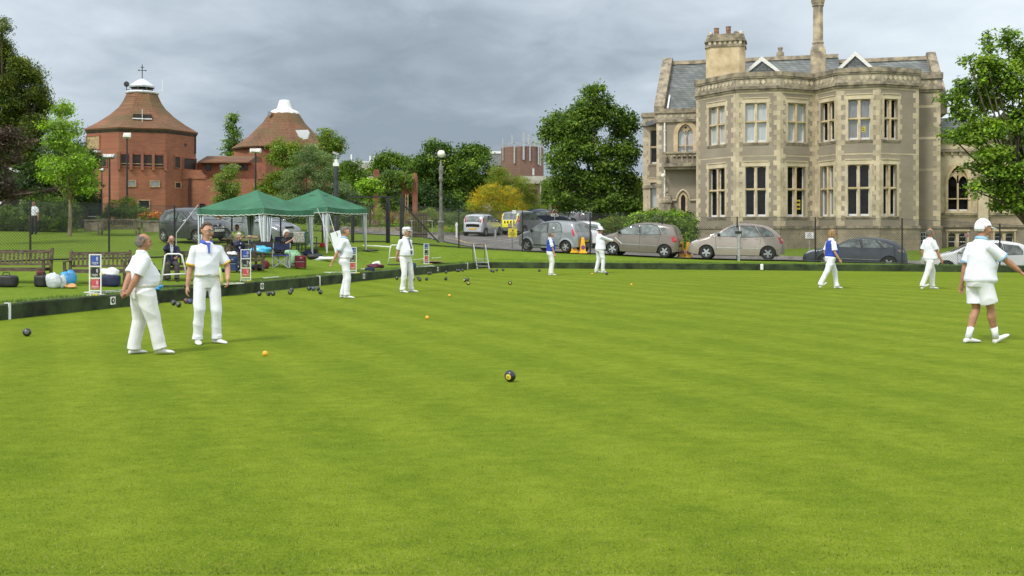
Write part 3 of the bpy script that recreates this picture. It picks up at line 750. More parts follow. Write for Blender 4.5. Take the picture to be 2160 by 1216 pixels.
dp = MB(); _, _, Mx = roof_piece(0, 0, 0); dp.tube([Mx@Vector((-5.3, 10.2, .55)), Mx@Vector((-4.0, 11.25, .55))], .07, 6); dp.build('roof_pipe', M_['sash'], mansion)
# gabled rooflights with white bargeboards
for (uc, vt, vb, hw) in ((1607, 121, 152, 36), (1804, 110, 143, 33)):
    Y = 67.8; c = px(uc, vt, Y); zb = EYE-(vb-HOR)/F*Y; hwm = hw/F*Y; mb = MB()
    loc = Matrix(((D2.x, D1.x*0, D1.x, c.x-MO.x), (D2.y, 0, D1.y, c.y-MO.y), (0, 1, 0, -MO.z), (0, 0, 0, 1)))
    mb.prism([(-hwm, zb), (hwm, zb), (0, c.z)], loc, .12, 3.2); dm = mb.build('dormer', M_['slate'], mansion)
    wb = MB()
    for s in (-1, 1): wb.prism([(0, c.z+.06), (s*(hwm+.1), zb-.02), (s*(hwm-.2), zb-.02), (0, c.z-.26)], loc, 0, .14)
    wb.build('bargeboard', M_['sash'], dm)
# big chimney with pots
def chim(uc, hw, Y, z0, z1, ry):
    pass
c = px(1531, 100, 68.3); hw = 40/F*68.3
Mc = Matrix(((D2.x, D1.x, 0, c.x-MO.x), (D2.y, D1.y, 0, c.y-MO.y), (0, 0, 1, -MO.z), (0, 0, 0, 1)))
zt = px(0, 104, 68.3).z; ztop = px(0, 77, 68.3).z
octo = lambda a, b, ch: [(-a+ch, -b), (a-ch, -b), (a, -b+ch), (a, b-ch), (a-ch, b), (-a+ch, b), (-a, b-ch), (-a, -b+ch)]
cb = MB(); cb.prism(octo(hw, .95, .35), Mc, 9, zt); ch = cb.build('chimney', M_['stone'], mansion)
cr = MB(); cr.prism(octo(hw+.07, 1.02, .35), Mc, zt, zt+.12); cr.prism(octo(hw+.0, .95, .35), Mc, zt+.12, ztop-.22); cr.prism(octo(hw+.1, 1.05, .35), Mc, zt+.36, zt+.44); cr.prism(octo(hw-.06, .9, .35), Mc, ztop-.22, ztop)
cr.build('chimney_crown', M_['weather'], ch)
ac = MB()
for k in range(7):
    x = -hw+.28+k*(2*hw-.56)/6; ac.prism([(x-.09, zt+.14), (x+.09, zt+.14), (x+.09, zt+.3), (x, zt+.42), (x-.09, zt+.3)], Mc@Matrix(((1, 0, 0, 0), (0, 0, -1, 0), (0, 1, 0, 0), (0, 0, 0, 1))), .96, 1.0)
ac.build('crown_niches', M_['quoin'], ch)
for (x, hh, r) in ((-.6, .55, .16), (.18, .62, .16)):
    pt = MB(); pt.lathe([(r*1.1, 0), (r, .08), (r, hh*.5), (r*1.15, hh*.55), (r, hh*.6), (r, hh*.85), (r*1.15, hh*.92), (r*1.1, hh), (r*.7, hh), (r*.7, hh-.1)], (0, 0, 0), 12, M=Mc@Matrix.Translation(Vector((x, -.2, ztop-.02)))); pt.build('chimney_pot', M_['clay'], ch)
for x in (-1.0, .68, 1.02):
    pt = MB(); pt.lathe([(.17, 0), (.16, .25), (.13, .3), (.0, .32)], (0, 0, 0), 10, M=Mc@Matrix.Translation(Vector((x, -.1, ztop-.02)))); pt.build('chimney_pot', mat('cream_pot', (.55, .5, .42), .7, .3, 4, col2=(.05, .05, .05)), ch)
# slim chimney
c = px(1725.5, 100, 66.5); Mc = Matrix(((D2.x, D1.x, 0, c.x-MO.x), (D2.y, D1.y, 0, c.y-MO.y), (0, 0, 1, -MO.z), (0, 0, 0, 1)))
Z = lambda v: px(0, v, 66.5).z
cb = MB(); cb.prism(octo(.47, .47, .06), Mc, 10, Z(110)); o8 = lambda r: [(r*math.cos(PI/8+PI/4*k), r*math.sin(PI/8+PI/4*k)) for k in range(8)]
cb.lathe([(.52, Z(112)), (.5, Z(106)), (.36, Z(95)), (.40, Z(91)), (.34, Z(88)), (.33, Z(16)), (.40, Z(13)), (.38, Z(11)), (.42, Z(8)), (.47, Z(2)), (.47, Z(-8)), (.36, Z(-12)), (.36, Z(-20))], (0, 0, 0), 8, M=Mc, ph=PI/8)
ch = cb.build('chimney', mat('old_chimney_stone', (.40, .33, .22), .9, .25, 1.5, bump=.5, bscale=12, col2=(.19, .16, .12)), mansion)
# third small stack behind the ridge
sc = MB(); c = px(1646, 120, 76); sc.box((c.x-MO.x, c.y-MO.y, c.z-MO.z-.3), (.55, .5, 1.2), E_ROT); sc.lathe([(.16, 0), (.15, .25), (.2, .3), (.18, .42)], (c.x-MO.x, c.y-MO.y, c.z-MO.z+.28), 10); sc.build('chimney', M_['weather'], mansion)
ww.build('wall', M_['render'], mansion); qq.build('quoins', M_['quoin'], mansion); pl.build('plinth', M_['plinth'], mansion); cn.build('cornice', M_['weather'], mansion); cn2.build('recess_cornice', M_['weather'], mansion); fz.build('frieze', mat('frieze_stone', (.33, .29, .215), .9, .25, 1.5, bump=.3, bscale=14), mansion); sb.build('string_course', M_['weather'], mansion)
# notices in two windows
for (f, u, v, w, hh, m) in ((FA[2], 1689, 432, .38, .62, 'yellow'), (FA[2], 1689, 432, .40, .9, 'n'), (FA[4], 1822, 272, .2, .3, 'yellow')):
    if m == 'n': continue
    a = f.u_at(u); z = f.z_at(u, v); mb = MB(); f.box(mb, a-w/2, a+w/2, z-hh/2, z+hh/2, -.285, -.28); mb.build('notice', M_[m], mansion, label='small yellow notice in the window')
    d = MB(); f.box(d, a-w/2+.03, a+w/2-.03, z-hh*.33, z-hh*.1, -.279, -.276); f.box(d, a-w/2+.03, a+w/2-.03, z+hh*.12, z+hh*.33, -.279, -.276); d.build('notice_print', M_['black'], mansion)

# ---------------- chapel-like east wing, part of the mansion ----------------
H = Facet((27.1, 66.0), (27.1+.966*14, 66.0-.257*14)); hw_ = MB(); hq = MB(); hp = MB(); hc = MB()
zs0 = H.z_at(2020, 452)
wins = []
for (ua, ub) in ((2000, 2042), (2094, 2136)):
    a, b = H.u_at(ua), H.u_at(ub); z0 = H.z_at((ua+ub)/2, 446); zs_ = H.z_at((ua+ub)/2, 386); z1_ = H.z_at((ua+ub)/2, 350); wins.append((a, b, z0, zs_, z1_))
bas = []
for (ua, ub) in ((2000, 2040), (2098, 2139)):
    a, b = H.u_at(ua), H.u_at(ub); bas.append((a, b, H.z_at(2020, 526), H.z_at(2020, 491)))
wall(H, hw_, 2.7, 6.9, [(a, b, z0, z1) for (a, b, z0, _, z1) in wins]); wall(H, hp, -1, 2.7, bas)
H.box(hc, -.05, H.L, zs0-.08, zs0+.06, -.2, .12); H.box(hc, -.05, H.L, 2.05, 2.2, -.2, .14)
H.box(hc, -.05, H.L, 6.9, 7.1, -.3, .2); H.box(hq, -.02, H.L, 7.1, 7.5, -.3, .08); H.box(hc, -.05, H.L, 7.5, 7.72, -.32, .2)
for k in range(28): H.box(hc, .2+k*.5, .36+k*.5, 6.7, 6.9, -.1, .16)
for (a, b, z0, zs_, z1) in wins:
    gothic(H, a, b, z0, zs_, z1, 'dark_glass', ring=.17); toothing(H, hq, a-.17, z0, zs_, -1, .1, .26); toothing(H, hq, b+.17, z0, zs_, 1, .1, .26)
pa, pb = H.u_at(2061), H.u_at(2082); H.box(hq, pa, pb, -1, 5.2, -.1, .45); H.box(hq, pa+.05, pb-.05, 5.2, 6.6, -.1, .25)
for (a, b, z0, z1) in bas:
    w = b-a; mb = MB(); H.box(mb, a-.1, a, z0-.1, z1+.08, -.2, .03); H.box(mb, b, b+.1, z0-.1, z1+.08, -.2, .03); H.box(mb, a-.16, b+.16, z1+.08, z1+.2, -.2, .08); H.box(mb, a+w/2-.09, a+w/2+.09, z0, z1, -.28, -.06)
    for k in range(2):
        lw = (w-.18)/2; s = a+k*(lw+.18); mb.prism([(0, 0), (0, .3), (lw, .3), (lw, 0)]+arch_pts(lw, .26)[1:-1], H.M@Matrix.Translation(Vector((s, z1-.3, 0))), -.25, -.1)
    o = mb.build('basement_window', M_['stone'], mansion); g = MB(); H.box(g, a, b, z0, z1, -.36, -.32); g.build('pane', M_['dark_glass'], o)
    s_ = MB()
    for k in range(2):
        lw = (w-.18)/2; s = a+k*(lw+.18)
        for (x0, x1, y0, y1) in ((0, .04, 0, 1), (lw-.04, lw, 0, 1), (0, lw, .42, .46), (0, lw, .0, .04), (0, lw, .72, .76)): H.box(s_, s+x0, s+x1, z0+(z1-z0)*y0, z0+(z1-z0)*y1, -.318, -.29)
    s_.build('glazing_bars', M_['sash'], o)
lat = MB(); H0 = G; a, b = G.u_at(1941), G.u_at(1963); f = G
f.box(lat, a, b, .4, 1.75, .082, .10); o = lat.build('basement_window', M_['dark_glass'], mansion)
lb_ = MB()
for k in range(5): f.box(lb_, a+(b-a)*k/4-.012, a+(b-a)*k/4+.012, .4, 1.75, .101, .11)
for k in range(6): f.box(lb_, a, b, .4+1.3*k/5, .43+1.3*k/5, .101, .109)
lb_.build('lattice', M_['sash'], o)
dm = MB(); ea = FA[4]; a, b = ea.u_at(1783), ea.u_at(1836); ea.box(dm, a, b, 1.05, 1.22, .075, .16); ea.box(dm, a+.1, b-.1, .2, 1.05, .079, .09); dm.build('cellar_hatch', M_['dark_glass'], mansion)
hw_.build('wing_wall', M_['quoin'], mansion); hq.build('wing_piers', M_['quoin'], mansion); hp.build('wing_plinth', M_['plinth'], mansion); hc.build('wing_cornice', M_['weather'], mansion)
wr = MB(); wr.prism([(0, 7.3), (4.5, 9.6), (9, 7.3), (9, 6.9), (0, 6.9)], Matrix(((D1.x, 0, D2.x, 27.3-MO.x), (D1.y, 0, D2.y, 66.1-MO.y), (0, 1, 0, -MO.z), (0, 0, 0, 1))), .2, 14); wr.build('wing_roof', M_['slate'], mansion)
# ---------------- red brick buildings ----------------
M_['brick'] = brick_mat('red_brick', (.25, .085, .045), (.32, .115, .06), (.22, .12, .08), .45, .15, ms=.012, bump=.2, var=.28, vscale=.35)
M_['tile'] = brick_mat('clay_roof_tiles', (.175, .08, .038), (.235, .105, .048), (.06, .03, .02), .36, .2, ms=.015, bump=.5, var=.4, vscale=.4, mossy=(.10, .085, .03))
M_['lead'] = mat('bright_lead_cap', (.60, .63, .66), .4, .05, 1.0, metal=.2)
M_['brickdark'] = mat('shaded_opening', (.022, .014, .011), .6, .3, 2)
M_['tan'] = mat('tan_timber_frame', (.38, .27, .14), .6, .2, 5)
M_['concrete'] = mat('pale_concrete', (.40, .38, .34), .85, .15, 1.0, bump=.2)
def tower(cu, Y, R_px, eave_v, prof, base_z, label, turn=True):
    """octagonal tower with a flared tiled roof; everything in the tower's own frame"""
    k = Y/F; c = px(cu, eave_v, Y); g = h(c.x, Y)
    t = thing('brick_tower', label, 'tower', (c.x, c.y, g), math.atan2(-c.x, c.y) if turn else 0); zv = lambda v: EYE-(v-HOR)*k-g
    return t, k, zv, c, g
AX = 1/math.cos(PI/8)
# tower one
t, k, zv, c, g = tower(300, 105, 118, 282, None, 0, 'octagonal red brick tower with flared tiled roof and silver lantern with weathervane')
R1_ = 115*k
ph8 = PI/8
wl = MB(); wl.lathe([(R1_, -2), (R1_, zv(284))], (0, 0, 0), 8, ph=ph8); wl.build('wall', M_['brick'], t)
def oct_face(R, i):
    """facet i of an octagon: i=0 faces the viewer, i to the right"""
    a = -PI/2+i*PI/4; n = Vector((math.cos(a), math.sin(a), 0)); e = Vector((-n.y, n.x, 0)); d = R*math.cos(PI/8)
    return Matrix(((e.x, 0, n.x, n.x*d), (e.y, 0, n.y, n.y*d), (0, 1, 0, 0), (0, 0, 0, 1))), 2*R*math.sin(PI/8)
def fbox(mb, M, u0, u1, z0, z1, d0, d1):
    vs = [M@Vector(p) for p in ((u0, z0, d0), (u1, z0, d0), (u1, z1, d0), (u0, z1, d0), (u0, z0, d1), (u1, z0, d1), (u1, z1, d1), (u0, z1, d1))]
    mb.add(vs, [(0,3,2,1),(4,5,6,7),(0,1,5,4),(1,2,6,5),(2,3,7,6),(3,0,4,7)])
rf = MB(); prof = [(119, 284), (120, 281), (94, 266), (69, 248.5), (50, 231), (41, 218), (36, 207), (32, 199)]
rf.lathe([(r*k, zv(v)) for r, v in prof], (0, 0, 0), 8, ph=ph8, cap=False)
ro = rf.build('roof', M_['tile'], t)
fs = MB(); fs.lathe([(R1_+.02, zv(290)), (R1_+.16, zv(284)), (119*k, zv(283.5))], (0, 0, 0), 8, ph=ph8, cap=False); fs.build('fascia', mat('dark_fascia', (.05, .035, .03), .7, .2, 3), t)
ln = MB(); ln.lathe([(33*k, zv(199.5)), (34*k, zv(197)), (33*k, zv(194.5)), (20*k, zv(194))], (0, 0, 0), 16)
ln.lathe([(25*k, zv(186)), (26*k, zv(183)), (24*k, zv(180.5)), (10*k, zv(170)), (3*k, zv(167)), (0, zv(166))], (0, 0, 0), 12); ln.build('lantern', M_['lead'], t)
lp = MB()
for i in range(8):
    a = ph8+i*PI/4; lp.bar((22*k*math.cos(a), 22*k*math.sin(a), zv(195)), (22*k*math.cos(a), 22*k*math.sin(a), zv(185)), .12)
lp.lathe([(20*k, zv(195)), (20*k, zv(190))], (0, 0, 0), 12); lp.lathe([(24.5*k, zv(187)), (25*k, zv(184.5))], (0, 0, 0), 12)
lp.tube([(0, 0, zv(168)), (0, 0, zv(137))], .05, 5)
for zz, w in ((149, .34), (143, .18)): lp.bar((-w, 0, zv(zz)), (w, 0, zv(zz)), .06)
for s in (-1, 1):
    lp.ell((s*.34, 0, zv(149)), (.08, .05, .08), 6, 4)
lp.bar((-24*k, 0, zv(191)), (-31*k, 0, zv(191)), .06); lp.bar((-31*k, 0, zv(193)), (-31*k, 0, zv(176)), .07); lp.ell((-31*k, -.2, zv(180)), (.28, .06, .3), 8, 5)
lp.build('lantern_frame', mat('dark_metal', (.06, .06, .06), .5, .2, 3, metal=.5), t)
an = MB(); an.bar((26*k, 0, zv(191)), (40*k, 0, zv(190)), .05); an.bar((40*k, 0, zv(191)), (40*k, 0, zv(167)), .07); an.build('antenna', M_['white'], t)
# the slot in the roof
sl_ = MB(); sl_.box((0, -73*k*.93, zv(254.5)), (36*k, 1.2, 8.5*k)); sl_.build('roof_slot', M_['brickdark'], t)
sw = MB(); sw.box((0, -86*k*.93, zv(260)), (37*k, .5, 2.2*k)); sw.bar((0, -94*k*.93, zv(268)), (0, -94*k*.93, zv(241)), .05); sw.build('slot_sill', M_['white'], t)
# strip openings under the upper wall
M0, fw = oct_face(R1_, 0)
def opening(M, u0, u1, z0, z1, name='window', glass='brickdark', frame='tan', fr=.09, dep=.0):
    g_ = MB(); fbox(g_, M, u0, u1, z0, z1, -.05, .03); o = g_.build(name, M_[glass], t)
    f_ = MB()
    for a in ((u0-fr, u0, z0-fr, z1+fr), (u1, u1+fr, z0-fr, z1+fr), (u0, u1, z1, z1+fr), (u0, u1, z0-fr, z0)): fbox(f_, M, *a, -.05, .09)
    if frame: f_.build('frame', M_[frame], o)
    return o
for (ua, ub) in ((260, 275), (282, 297), (303, 318), (324, 340)):
    o = opening(M0, (ua-300)*k, (ub-300)*k, zv(358), zv(335), frame='brick', fr=.12)
    r = MB(); fbox(r, M0, (ua-300)*k, (ub-300)*k, zv(354), zv(352.6), .05, .1); r.build('rail', M_['tan'], o)
M1, _ = oct_face(R1_, 1); M7, _ = oct_face(R1_, 7)
opening(M1, -.9, -.2, zv(358), zv(336), frame='brick'); o = opening(M1, .35, 2.1, zv(359), zv(337), frame='brick')
opening(M7, -1.9, -.9, zv(358), zv(336), frame='brick'); opening(M7, -.3, .6, zv(358), zv(336), frame='brick')
for (M_x, us) in ((M0, (256, 279, 300, 321, 344)),):
    pr = MB()
    for u in us: fbox(pr, M_x, (u-300)*k-.12, (u-300)*k+.12, zv(366), zv(330), -.02, .28)
    pr.build('brick_pilasters', M_['brick'], t)
for (ua, ub, va, vb, gl_) in ((274, 287, 398, 388, 'blind'), (316, 332, 398, 388, 'blind')):
    opening(M0, (ua-300)*k, (ub-300)*k, zv(va), zv(vb), glass=gl_, name='window')
opening(M0, (293-300)*k, (313-300)*k, zv(442), zv(427), glass='dark_glass')
opening(M1, -.8, -.1, zv(399), zv(389)); opening(M1, .5, .8, zv(312), zv(306), frame=None)
o = opening(M7, -2.1, -.4, zv(322), zv(296), glass='tan', frame='brick'); 
s_ = MB(); fbox(s_, M7, -2.2, -.2, zv(330), zv(326), -.02, .5); s_.build('balcony_ledge', M_['lead'], t)
dp = MB(); 
for s in (1,): dp.tube([(R1_*.99*math.cos(-ph8), R1_*.99*math.sin(-ph8)-.15, zv(284)), (R1_*.99*math.cos(-ph8), R1_*.99*math.sin(-ph8)-.15, zv(325))], .09, 6)
dp.tube([(R1_+.7, -2.5, zv(380)), (R1_+.7, -2.5, 0)], .14, 6); dp.build('drainpipe', mat('rust_dark_pipe', (.05, .025, .02), .7, .2, 3), t)
# tower two
t, k, zv, c, g = tower(600, 118, 107, 318, None, 0, 'second brick tower with flared tiled roof and white conical cap behind the trees', False)
wl = MB(); wl.lathe([(104*k, -2), (104*k, zv(320))], (0, 0, 0), 8, ph=ph8); wl.build('wall', M_['brick'], t)
rf = MB(); rf.lathe([(r*k, zv(v)) for r, v in [(107, 320), (109, 317), (74, 291), (57, 273), (46, 262), (38, 250), (32, 241)]], (0, 0, 0), 12, ph=ph8, cap=False); rf.build('roof', M_['tile'], t)
cp = MB(); cp.lathe([(32*k, zv(242)), (31*k, zv(238)), (25*k, zv(234)), (17*k, zv(231)), (15.5*k, zv(229)), (10.5*k, zv(213)), (9*k, zv(212)), (0, zv(212))], (0, 0, 0), 16); cp.build('roof_cap', M_['white'], t)
sl_ = MB(); sl_.box((-23*k, -33*k, zv(244)), (7*k, .4, 8*k)); sl_.build('rooflight', M_['blind'], t)
# small lantern on its far shoulder, white swept gutter on the right
r2 = MB(); r2.lathe([(r*k, zv(v)) for r, v in [(66, 300), (46, 280), (30, 262), (22, 252)]], (-31*k, 6, 0), 12, cap=False); r2.build('rear_roof', M_['tile'], t)
c2 = MB(); c2.lathe([(22*k, zv(253)), (20*k, zv(249)), (14*k, zv(246)), (12*k, zv(230)), (8*k, zv(229.5)), (0, zv(229.5))], (-29*k, 6, 0), 12); c2.build('rear_cap', M_['white'], t)
sg = MB(); pts2 = [(44, 285), (69, 284.5), (72, 291), (68, 303), (58, 304), (50, 297)]
sg.prism([(x*k, zv(v)) for x, v in pts2], Matrix(((1, 0, 0, 0), (0, 0, -1, 0), (0, 1, 0, 0), (0, 0, 0, 1))), 5.0, 5.4); sg.build('swept_gutter', M_['lead'], t)
# linking range between the towers
Y = 103; k = Y/F; c = px(470, 400, Y); g = h(c.x, Y)
t = thing('brick_range', 'low red brick range with tiled lean-to roof linking the two towers', 'building', (c.x, c.y, g)); zv = lambda v: EYE-(v-HOR)*k-g
X = lambda u: (u-470)*k
wl = MB(); wl.box((X(520), 2.0, (zv(378)-2)/2), (X(655)-X(385), 4, zv(378)+2)); wl.box((X(470), 4.6, (zv(340)-2)/2), (X(560)-X(405), 4, zv(340)+2))
wl.prism([(X(638), zv(378)), (X(660), zv(378)), (X(660), zv(366)), (X(650), zv(367)), (X(643), zv(361)), (X(641), zv(348)), (X(636), zv(348)), (X(636), zv(378))], Matrix(((1, 0, 0, 0), (0, 0, 1, 0), (0, 1, 0, 0), (0, 0, 0, 1))), .02, .5) if False else None
wl.build('wall', M_['brick'], t)
for (pp) in ([(385, 378), (385, 359), (423, 359), (425, 365), (429, 369), (434, 370), (434, 378)], [(543, 378), (543, 352), (547, 352), (549, 360), (554, 367), (563, 370), (563, 378)]):
    w2 = MB(); w2.prism([(X(a), zv(b)) for a, b in pp], Matrix(((1, 0, 0, 0), (0, 0, 1, 0), (0, 1, 0, 0), (0, 0, 0, 1))), -.1, .5); w2.build('swept_parapet', M_['brick'], t)
rf = MB(); rf.prism([(0, zv(342)), (0, zv(339.5)), (3.2, zv(322)), (5.5, zv(322)), (5.5, zv(342))], Matrix(((0, 0, 1, 0), (1, 0, 0, 1.4), (0, 1, 0, 0), (0, 0, 0, 1))), X(408), X(517)); rf.build('roof', M_['tile'], t)
for (ua, ub) in ((419, 429), (449, 458), (480, 489), (492, 498), (501, 508)):
    w = MB(); w.box((X((ua+ub)/2), 2.55, zv(350)), ((ub-ua)*k, .2, 13*k)); w.build('window', M_['dark_glass' if ua in (419, 492, 501) else 'blind'], t)
w = MB(); w.box((X(370), -.05, zv(394)), (7*k, .2, 9*k)); 
w = MB(); w.box((X(427), -.05, zv(436)), (10*k, .2, 12*k)); w.build('window', M_['dark_glass'], t)
dp = MB(); dp.tube([(X(401), -.12, zv(376)), (X(401), -.12, -1)], .13, 6); dp.build('drainpipe', _mats['rust_dark_pipe'], t)
# water-tower-like brick block with aerials
Y = 160; k = Y/F; c = px(1102, 400, Y); g = h(c.x, Y)
t = thing('brick_block', 'tall brown brick stair block crowned with white aerials behind the yellow shrub', 'building', (c.x, c.y, g)); zv = lambda v: EYE-(v-HOR)*k-g
M_['brick2'] = brick_mat('brown_brick', (.165, .095, .07), (.20, .115, .085), (.17, .10, .08), .6, .2, bump=.15, var=.2, vscale=.2)
wl = MB(); wl.lathe([(46*k, -2), (46*k, zv(314)), (45*k, zv(312.5)), (44*k, zv(312.5))], (0, 0, 0), 10, ph=.2); wl.build('wall', M_['brick2'], t)
for (du, v0, v1, w, m) in ((-41, 295, 340, .14, 'steel'), (-22, 289, 309, .2, 'steel'), (-17, 313, 348, .24, 'steel'), (2, 285, 341, .3, 'steel'), (12, 288, 310, .3, 'steel'), (15, 300, 343, .2, 'steel'), (24, 294, 312, .3, 'steel'), (33, 312, 350, .2, 'steel'), (37, 300, 352, .25, 'steel')):
    a = MB(); yy = -math.sqrt(max(0, (46.6*k)**2-(du*k)**2)) ; a.bar((du*k, yy, zv(v0)), (du*k, yy, zv(v1)), w); a.build('aerial', M_[m], t)
ra = MB()
for i in range(10):
    a = .2+i*PI/5; b = a+PI/5; r = 43*k
    ra.bar((r*math.cos(a), r*math.sin(a), zv(312.5)), (r*math.cos(a), r*math.sin(a), zv(306)), .1); ra.bar((r*math.cos(a), r*math.sin(a), zv(306)), (r*math.cos(b), r*math.sin(b), zv(306)), .09)
ra.build('roof_railing', M_['steel'], t)
w = MB(); w.box((22*k, -44*k*.9, zv(366)), (4*k, 1.2, 14*k)); w.build('window', M_['curtain'], t)
# concrete banded building behind the lime tree
Y = 150; k = Y/F; c = px(1230, 400, Y); g = h(c.x, Y)
t = thing('office_building', 'long low brick and concrete building partly hidden behind the big lime tree', 'building', (c.x, c.y, g)); zv = lambda v: EYE-(v-HOR)*k-g
wl = MB(); wl.box((0, 6, (zv(388)-2)/2), (260*k, 12, zv(388)+2)); wl.build('wall', M_['brick2'], t)
bd = MB(); bd.box((0, 5.9, zv(380)), (263*k, 12.6, 16*k)); bd.box((-60*k, 12, zv(369)), (120*k, 8, 8*k)); bd.build('concrete_band', M_['concrete'], t)
for i in range(14): w = MB(); w.box((-122*k+i*19*k, -.02, zv(406)), (11*k, .2, 12*k)); w.build('window', M_['dark_glass'], t)
cl = MB()
for i in range(8): cl.box((-126*k+i*36*k, -.3, zv(415)), (2.6*k, .5, 50*k))
cl.build('columns', M_['concrete'], t)
Y = 175; k = Y/F; c = px(775, 400, Y); g = h(c.x, Y)
t = thing('distant_building', 'pale flat roofed building with thin masts just visible above the garden trees', 'building', (c.x, c.y, g)); zv = lambda v: EYE-(v-HOR)*k-g
wl = MB(); wl.box((0, 5, (zv(345)-1)/2), (84*k, 10, zv(345)+1)); wl.build('wall', M_['concrete'], t)
rl = MB()
for i in range(15): rl.bar((-42*k+i*6*k, 0, zv(345)), (-42*k+i*6*k, 0, zv(341.5)), .12)
rl.bar((-42*k, 0, zv(341.5)), (42*k, 0, zv(341.5)), .12)
for du, v in ((-36, 325), (4, 328), (12, 328), (14, 331)): rl.bar((du*k, 1, zv(342)), (du*k, 1, zv(v)), .22)
rl.build('roof_masts', M_['white'], t)
Y = 170; k = Y/F; c = px(1050, 330, Y); g = h(c.x, Y)
t = thing('glass_block', 'grey glass and white topped block left of the brown brick stair block', 'building', (c.x, c.y, g)); zv = lambda v: EYE-(v-HOR)*k-g
wl = MB(); wl.box((0, 5, zv(324)/2), (30*k, 10, zv(324))); wl.build('wall', M_['blind'], t); bd = MB(); bd.box((0, 5, zv(322)), (32*k, 10.4, 5*k)); bd.build('parapet', M_['white'], t)
# brick pergola fins with climbers
Y = 88; k = Y/F; c = px(835, 450, Y); g = h(c.x, Y)
t = thing('brick_pergola', 'red brick garden pergola of tall fins and arches under hanging climbers', 'pergola', (c.x, c.y, g)); zv = lambda v: EYE-(v-HOR)*k-g
X = lambda u: (u-835)*k; XZ = Matrix(((1, 0, 0, 0), (0, 0, 1, 0), (0, 1, 0, 0), (0, 0, 0, 1)))
pg = MB()
for (u0, u1, vt, sl_r) in ((789, 800, 358, 6), (822, 829, 372, 0), (844, 854, 364, 12), (871, 880, 366, 0)):
    pol = [(X(u0), -1), (X(u0), zv(vt+6)), (X(u0+2), zv(vt)), (X(u1-2), zv(vt))]
    pol += [(X(u1), zv(vt+6)), (X(u1), -1)] if not sl_r else [(X(u1), zv(vt+10)), (X(u1)+.0, -1)]
    pg.prism(pol, XZ, -.5, .5)
for (u0, u1, va, v0, v1) in ((800, 822, 410, 385, 398), (854, 871, 409, 380, 398)):
    w = X(u1)-X(u0); rise = zv(va)-zv(va+16); pol = [(X(u0), zv(v0)), (X(u1), zv(v1)), (X(u1), zv(va+16))]+[(X(u0)+x, zv(va+16)+y) for x, y in arch_pts(w, rise)[1:-1]]+[(X(u0), zv(va+16))]
    pg.prism(pol, XZ, -.3, .3)
pg.build('brick_fins', mat('pergola_brick', (.27, .10, .055), .85, .2, 2, bump=.3), t)
ld = MB()
for u in (857, 862): ld.bar((X(u), -.6, -1), (X(u), -.6, zv(410)), .08)
for v in (415, 425, 435, 445): ld.bar((X(857), -.6, zv(v)), (X(862), -.6, zv(v)), .07)
ld.build('timber_ladder', M_['tan'], t)
wr = MB()
for a, b in ((795, 848), (848, 876)): wr.tube([(X(a), 0, zv(364)), (X((a+b)/2), 0, zv(372)), (X(b), 0, zv(370))], .03, 4)
wr.build('wire', M_['black'], t)
# small white-trimmed pavilion far left
Y = 62; k = Y/F; c = px(70, 440, Y); g = h(c.x, Y)
t = thing('garden_pavilion', 'small pavilion with dark sloping roof and white fascia behind the purple tree', 'pavilion', (c.x, c.y, g)); zv = lambda v: EYE-(v-HOR)*k-g; X = lambda u: (u-70)*k
rf = MB(); rf.prism([(X(-30), zv(330)), (X(12), zv(352)), (X(85), zv(379)), (X(137), zv(382)), (X(137), zv(385)), (X(-30), zv(385))], XZ, 0, 5); rf.build('roof', mat('mossy_dark_roof', (.07, .08, .065), .9, .3, 2, bump=.3), t)
fa = MB(); fa.box((X(91), -.06, zv(386)), (96*k, .12, 5*k)); fa.bar((X(12), -.07, zv(352)), (X(45), -.07, zv(365)), .14)
for u in (44, 110, 136): fa.box((X(u), .05, zv(388)/2), (4*k, .14, zv(388)))
fa.build('white_trim', M_['white'], t)
wl = MB(); wl.box((X(60), 3, zv(386)/2), (140*k, 4, zv(386))); wl.build('wall', mat('dark_timber', (.035, .035, .03), .8, .3, 3), t)
# ---------------- trees and shrubs ----------------
LM = {}
def lm(n, c, tr=.42): LM[n] = leaf_mat('leaf_'+n, tuple(min(.95, x*k) for x, k in zip(c, (2.1, 1.9, 1.4) if max(c) < .3 else (1, 1, 1))), tr); return LM[n]
lm('mid', (.055, .115, .018)); lm('dark', (.022, .055, .012)); lm('light', (.10, .175, .025)); lm('lime', (.14, .27, .03)); lm('yellow', (.60, .44, .03)); lm('olive', (.12, .14, .025))
lm('purple', (.028, .02, .026)); lm('purplel', (.06, .05, .056)); lm('blue', (.075, .135, .075)); lm('bluel', (.13, .20, .12)); lm('conifer', (.035, .06, .01)); lm('coniferl', (.08, .115, .015)); lm('deep', (.012, .03, .008))
lm('hedge', (.045, .095, .018)); lm('hedgel', (.11, .19, .03)); lm('grey', (.14, .18, .10)); lm('straw', (.36, .26, .12)); lm('orange', (.75, .22, .02), .2); lm('red', (.55, .04, .03), .2); lm('yellowf', (.8, .55, .04), .2); lm('white', (.7, .7, .68), .2); lm('pinkg', (.3, .2, .15))
M_['bark'] = mat('bark', (.10, .075, .05), .95, .3, 4, bump=.8, bscale=18, stretch=(1, 1, .25))
M_['barkl'] = mat('pale_bark', (.25, .19, .11), .9, .25, 5, bump=.5, bscale=20, stretch=(1, 1, .3))
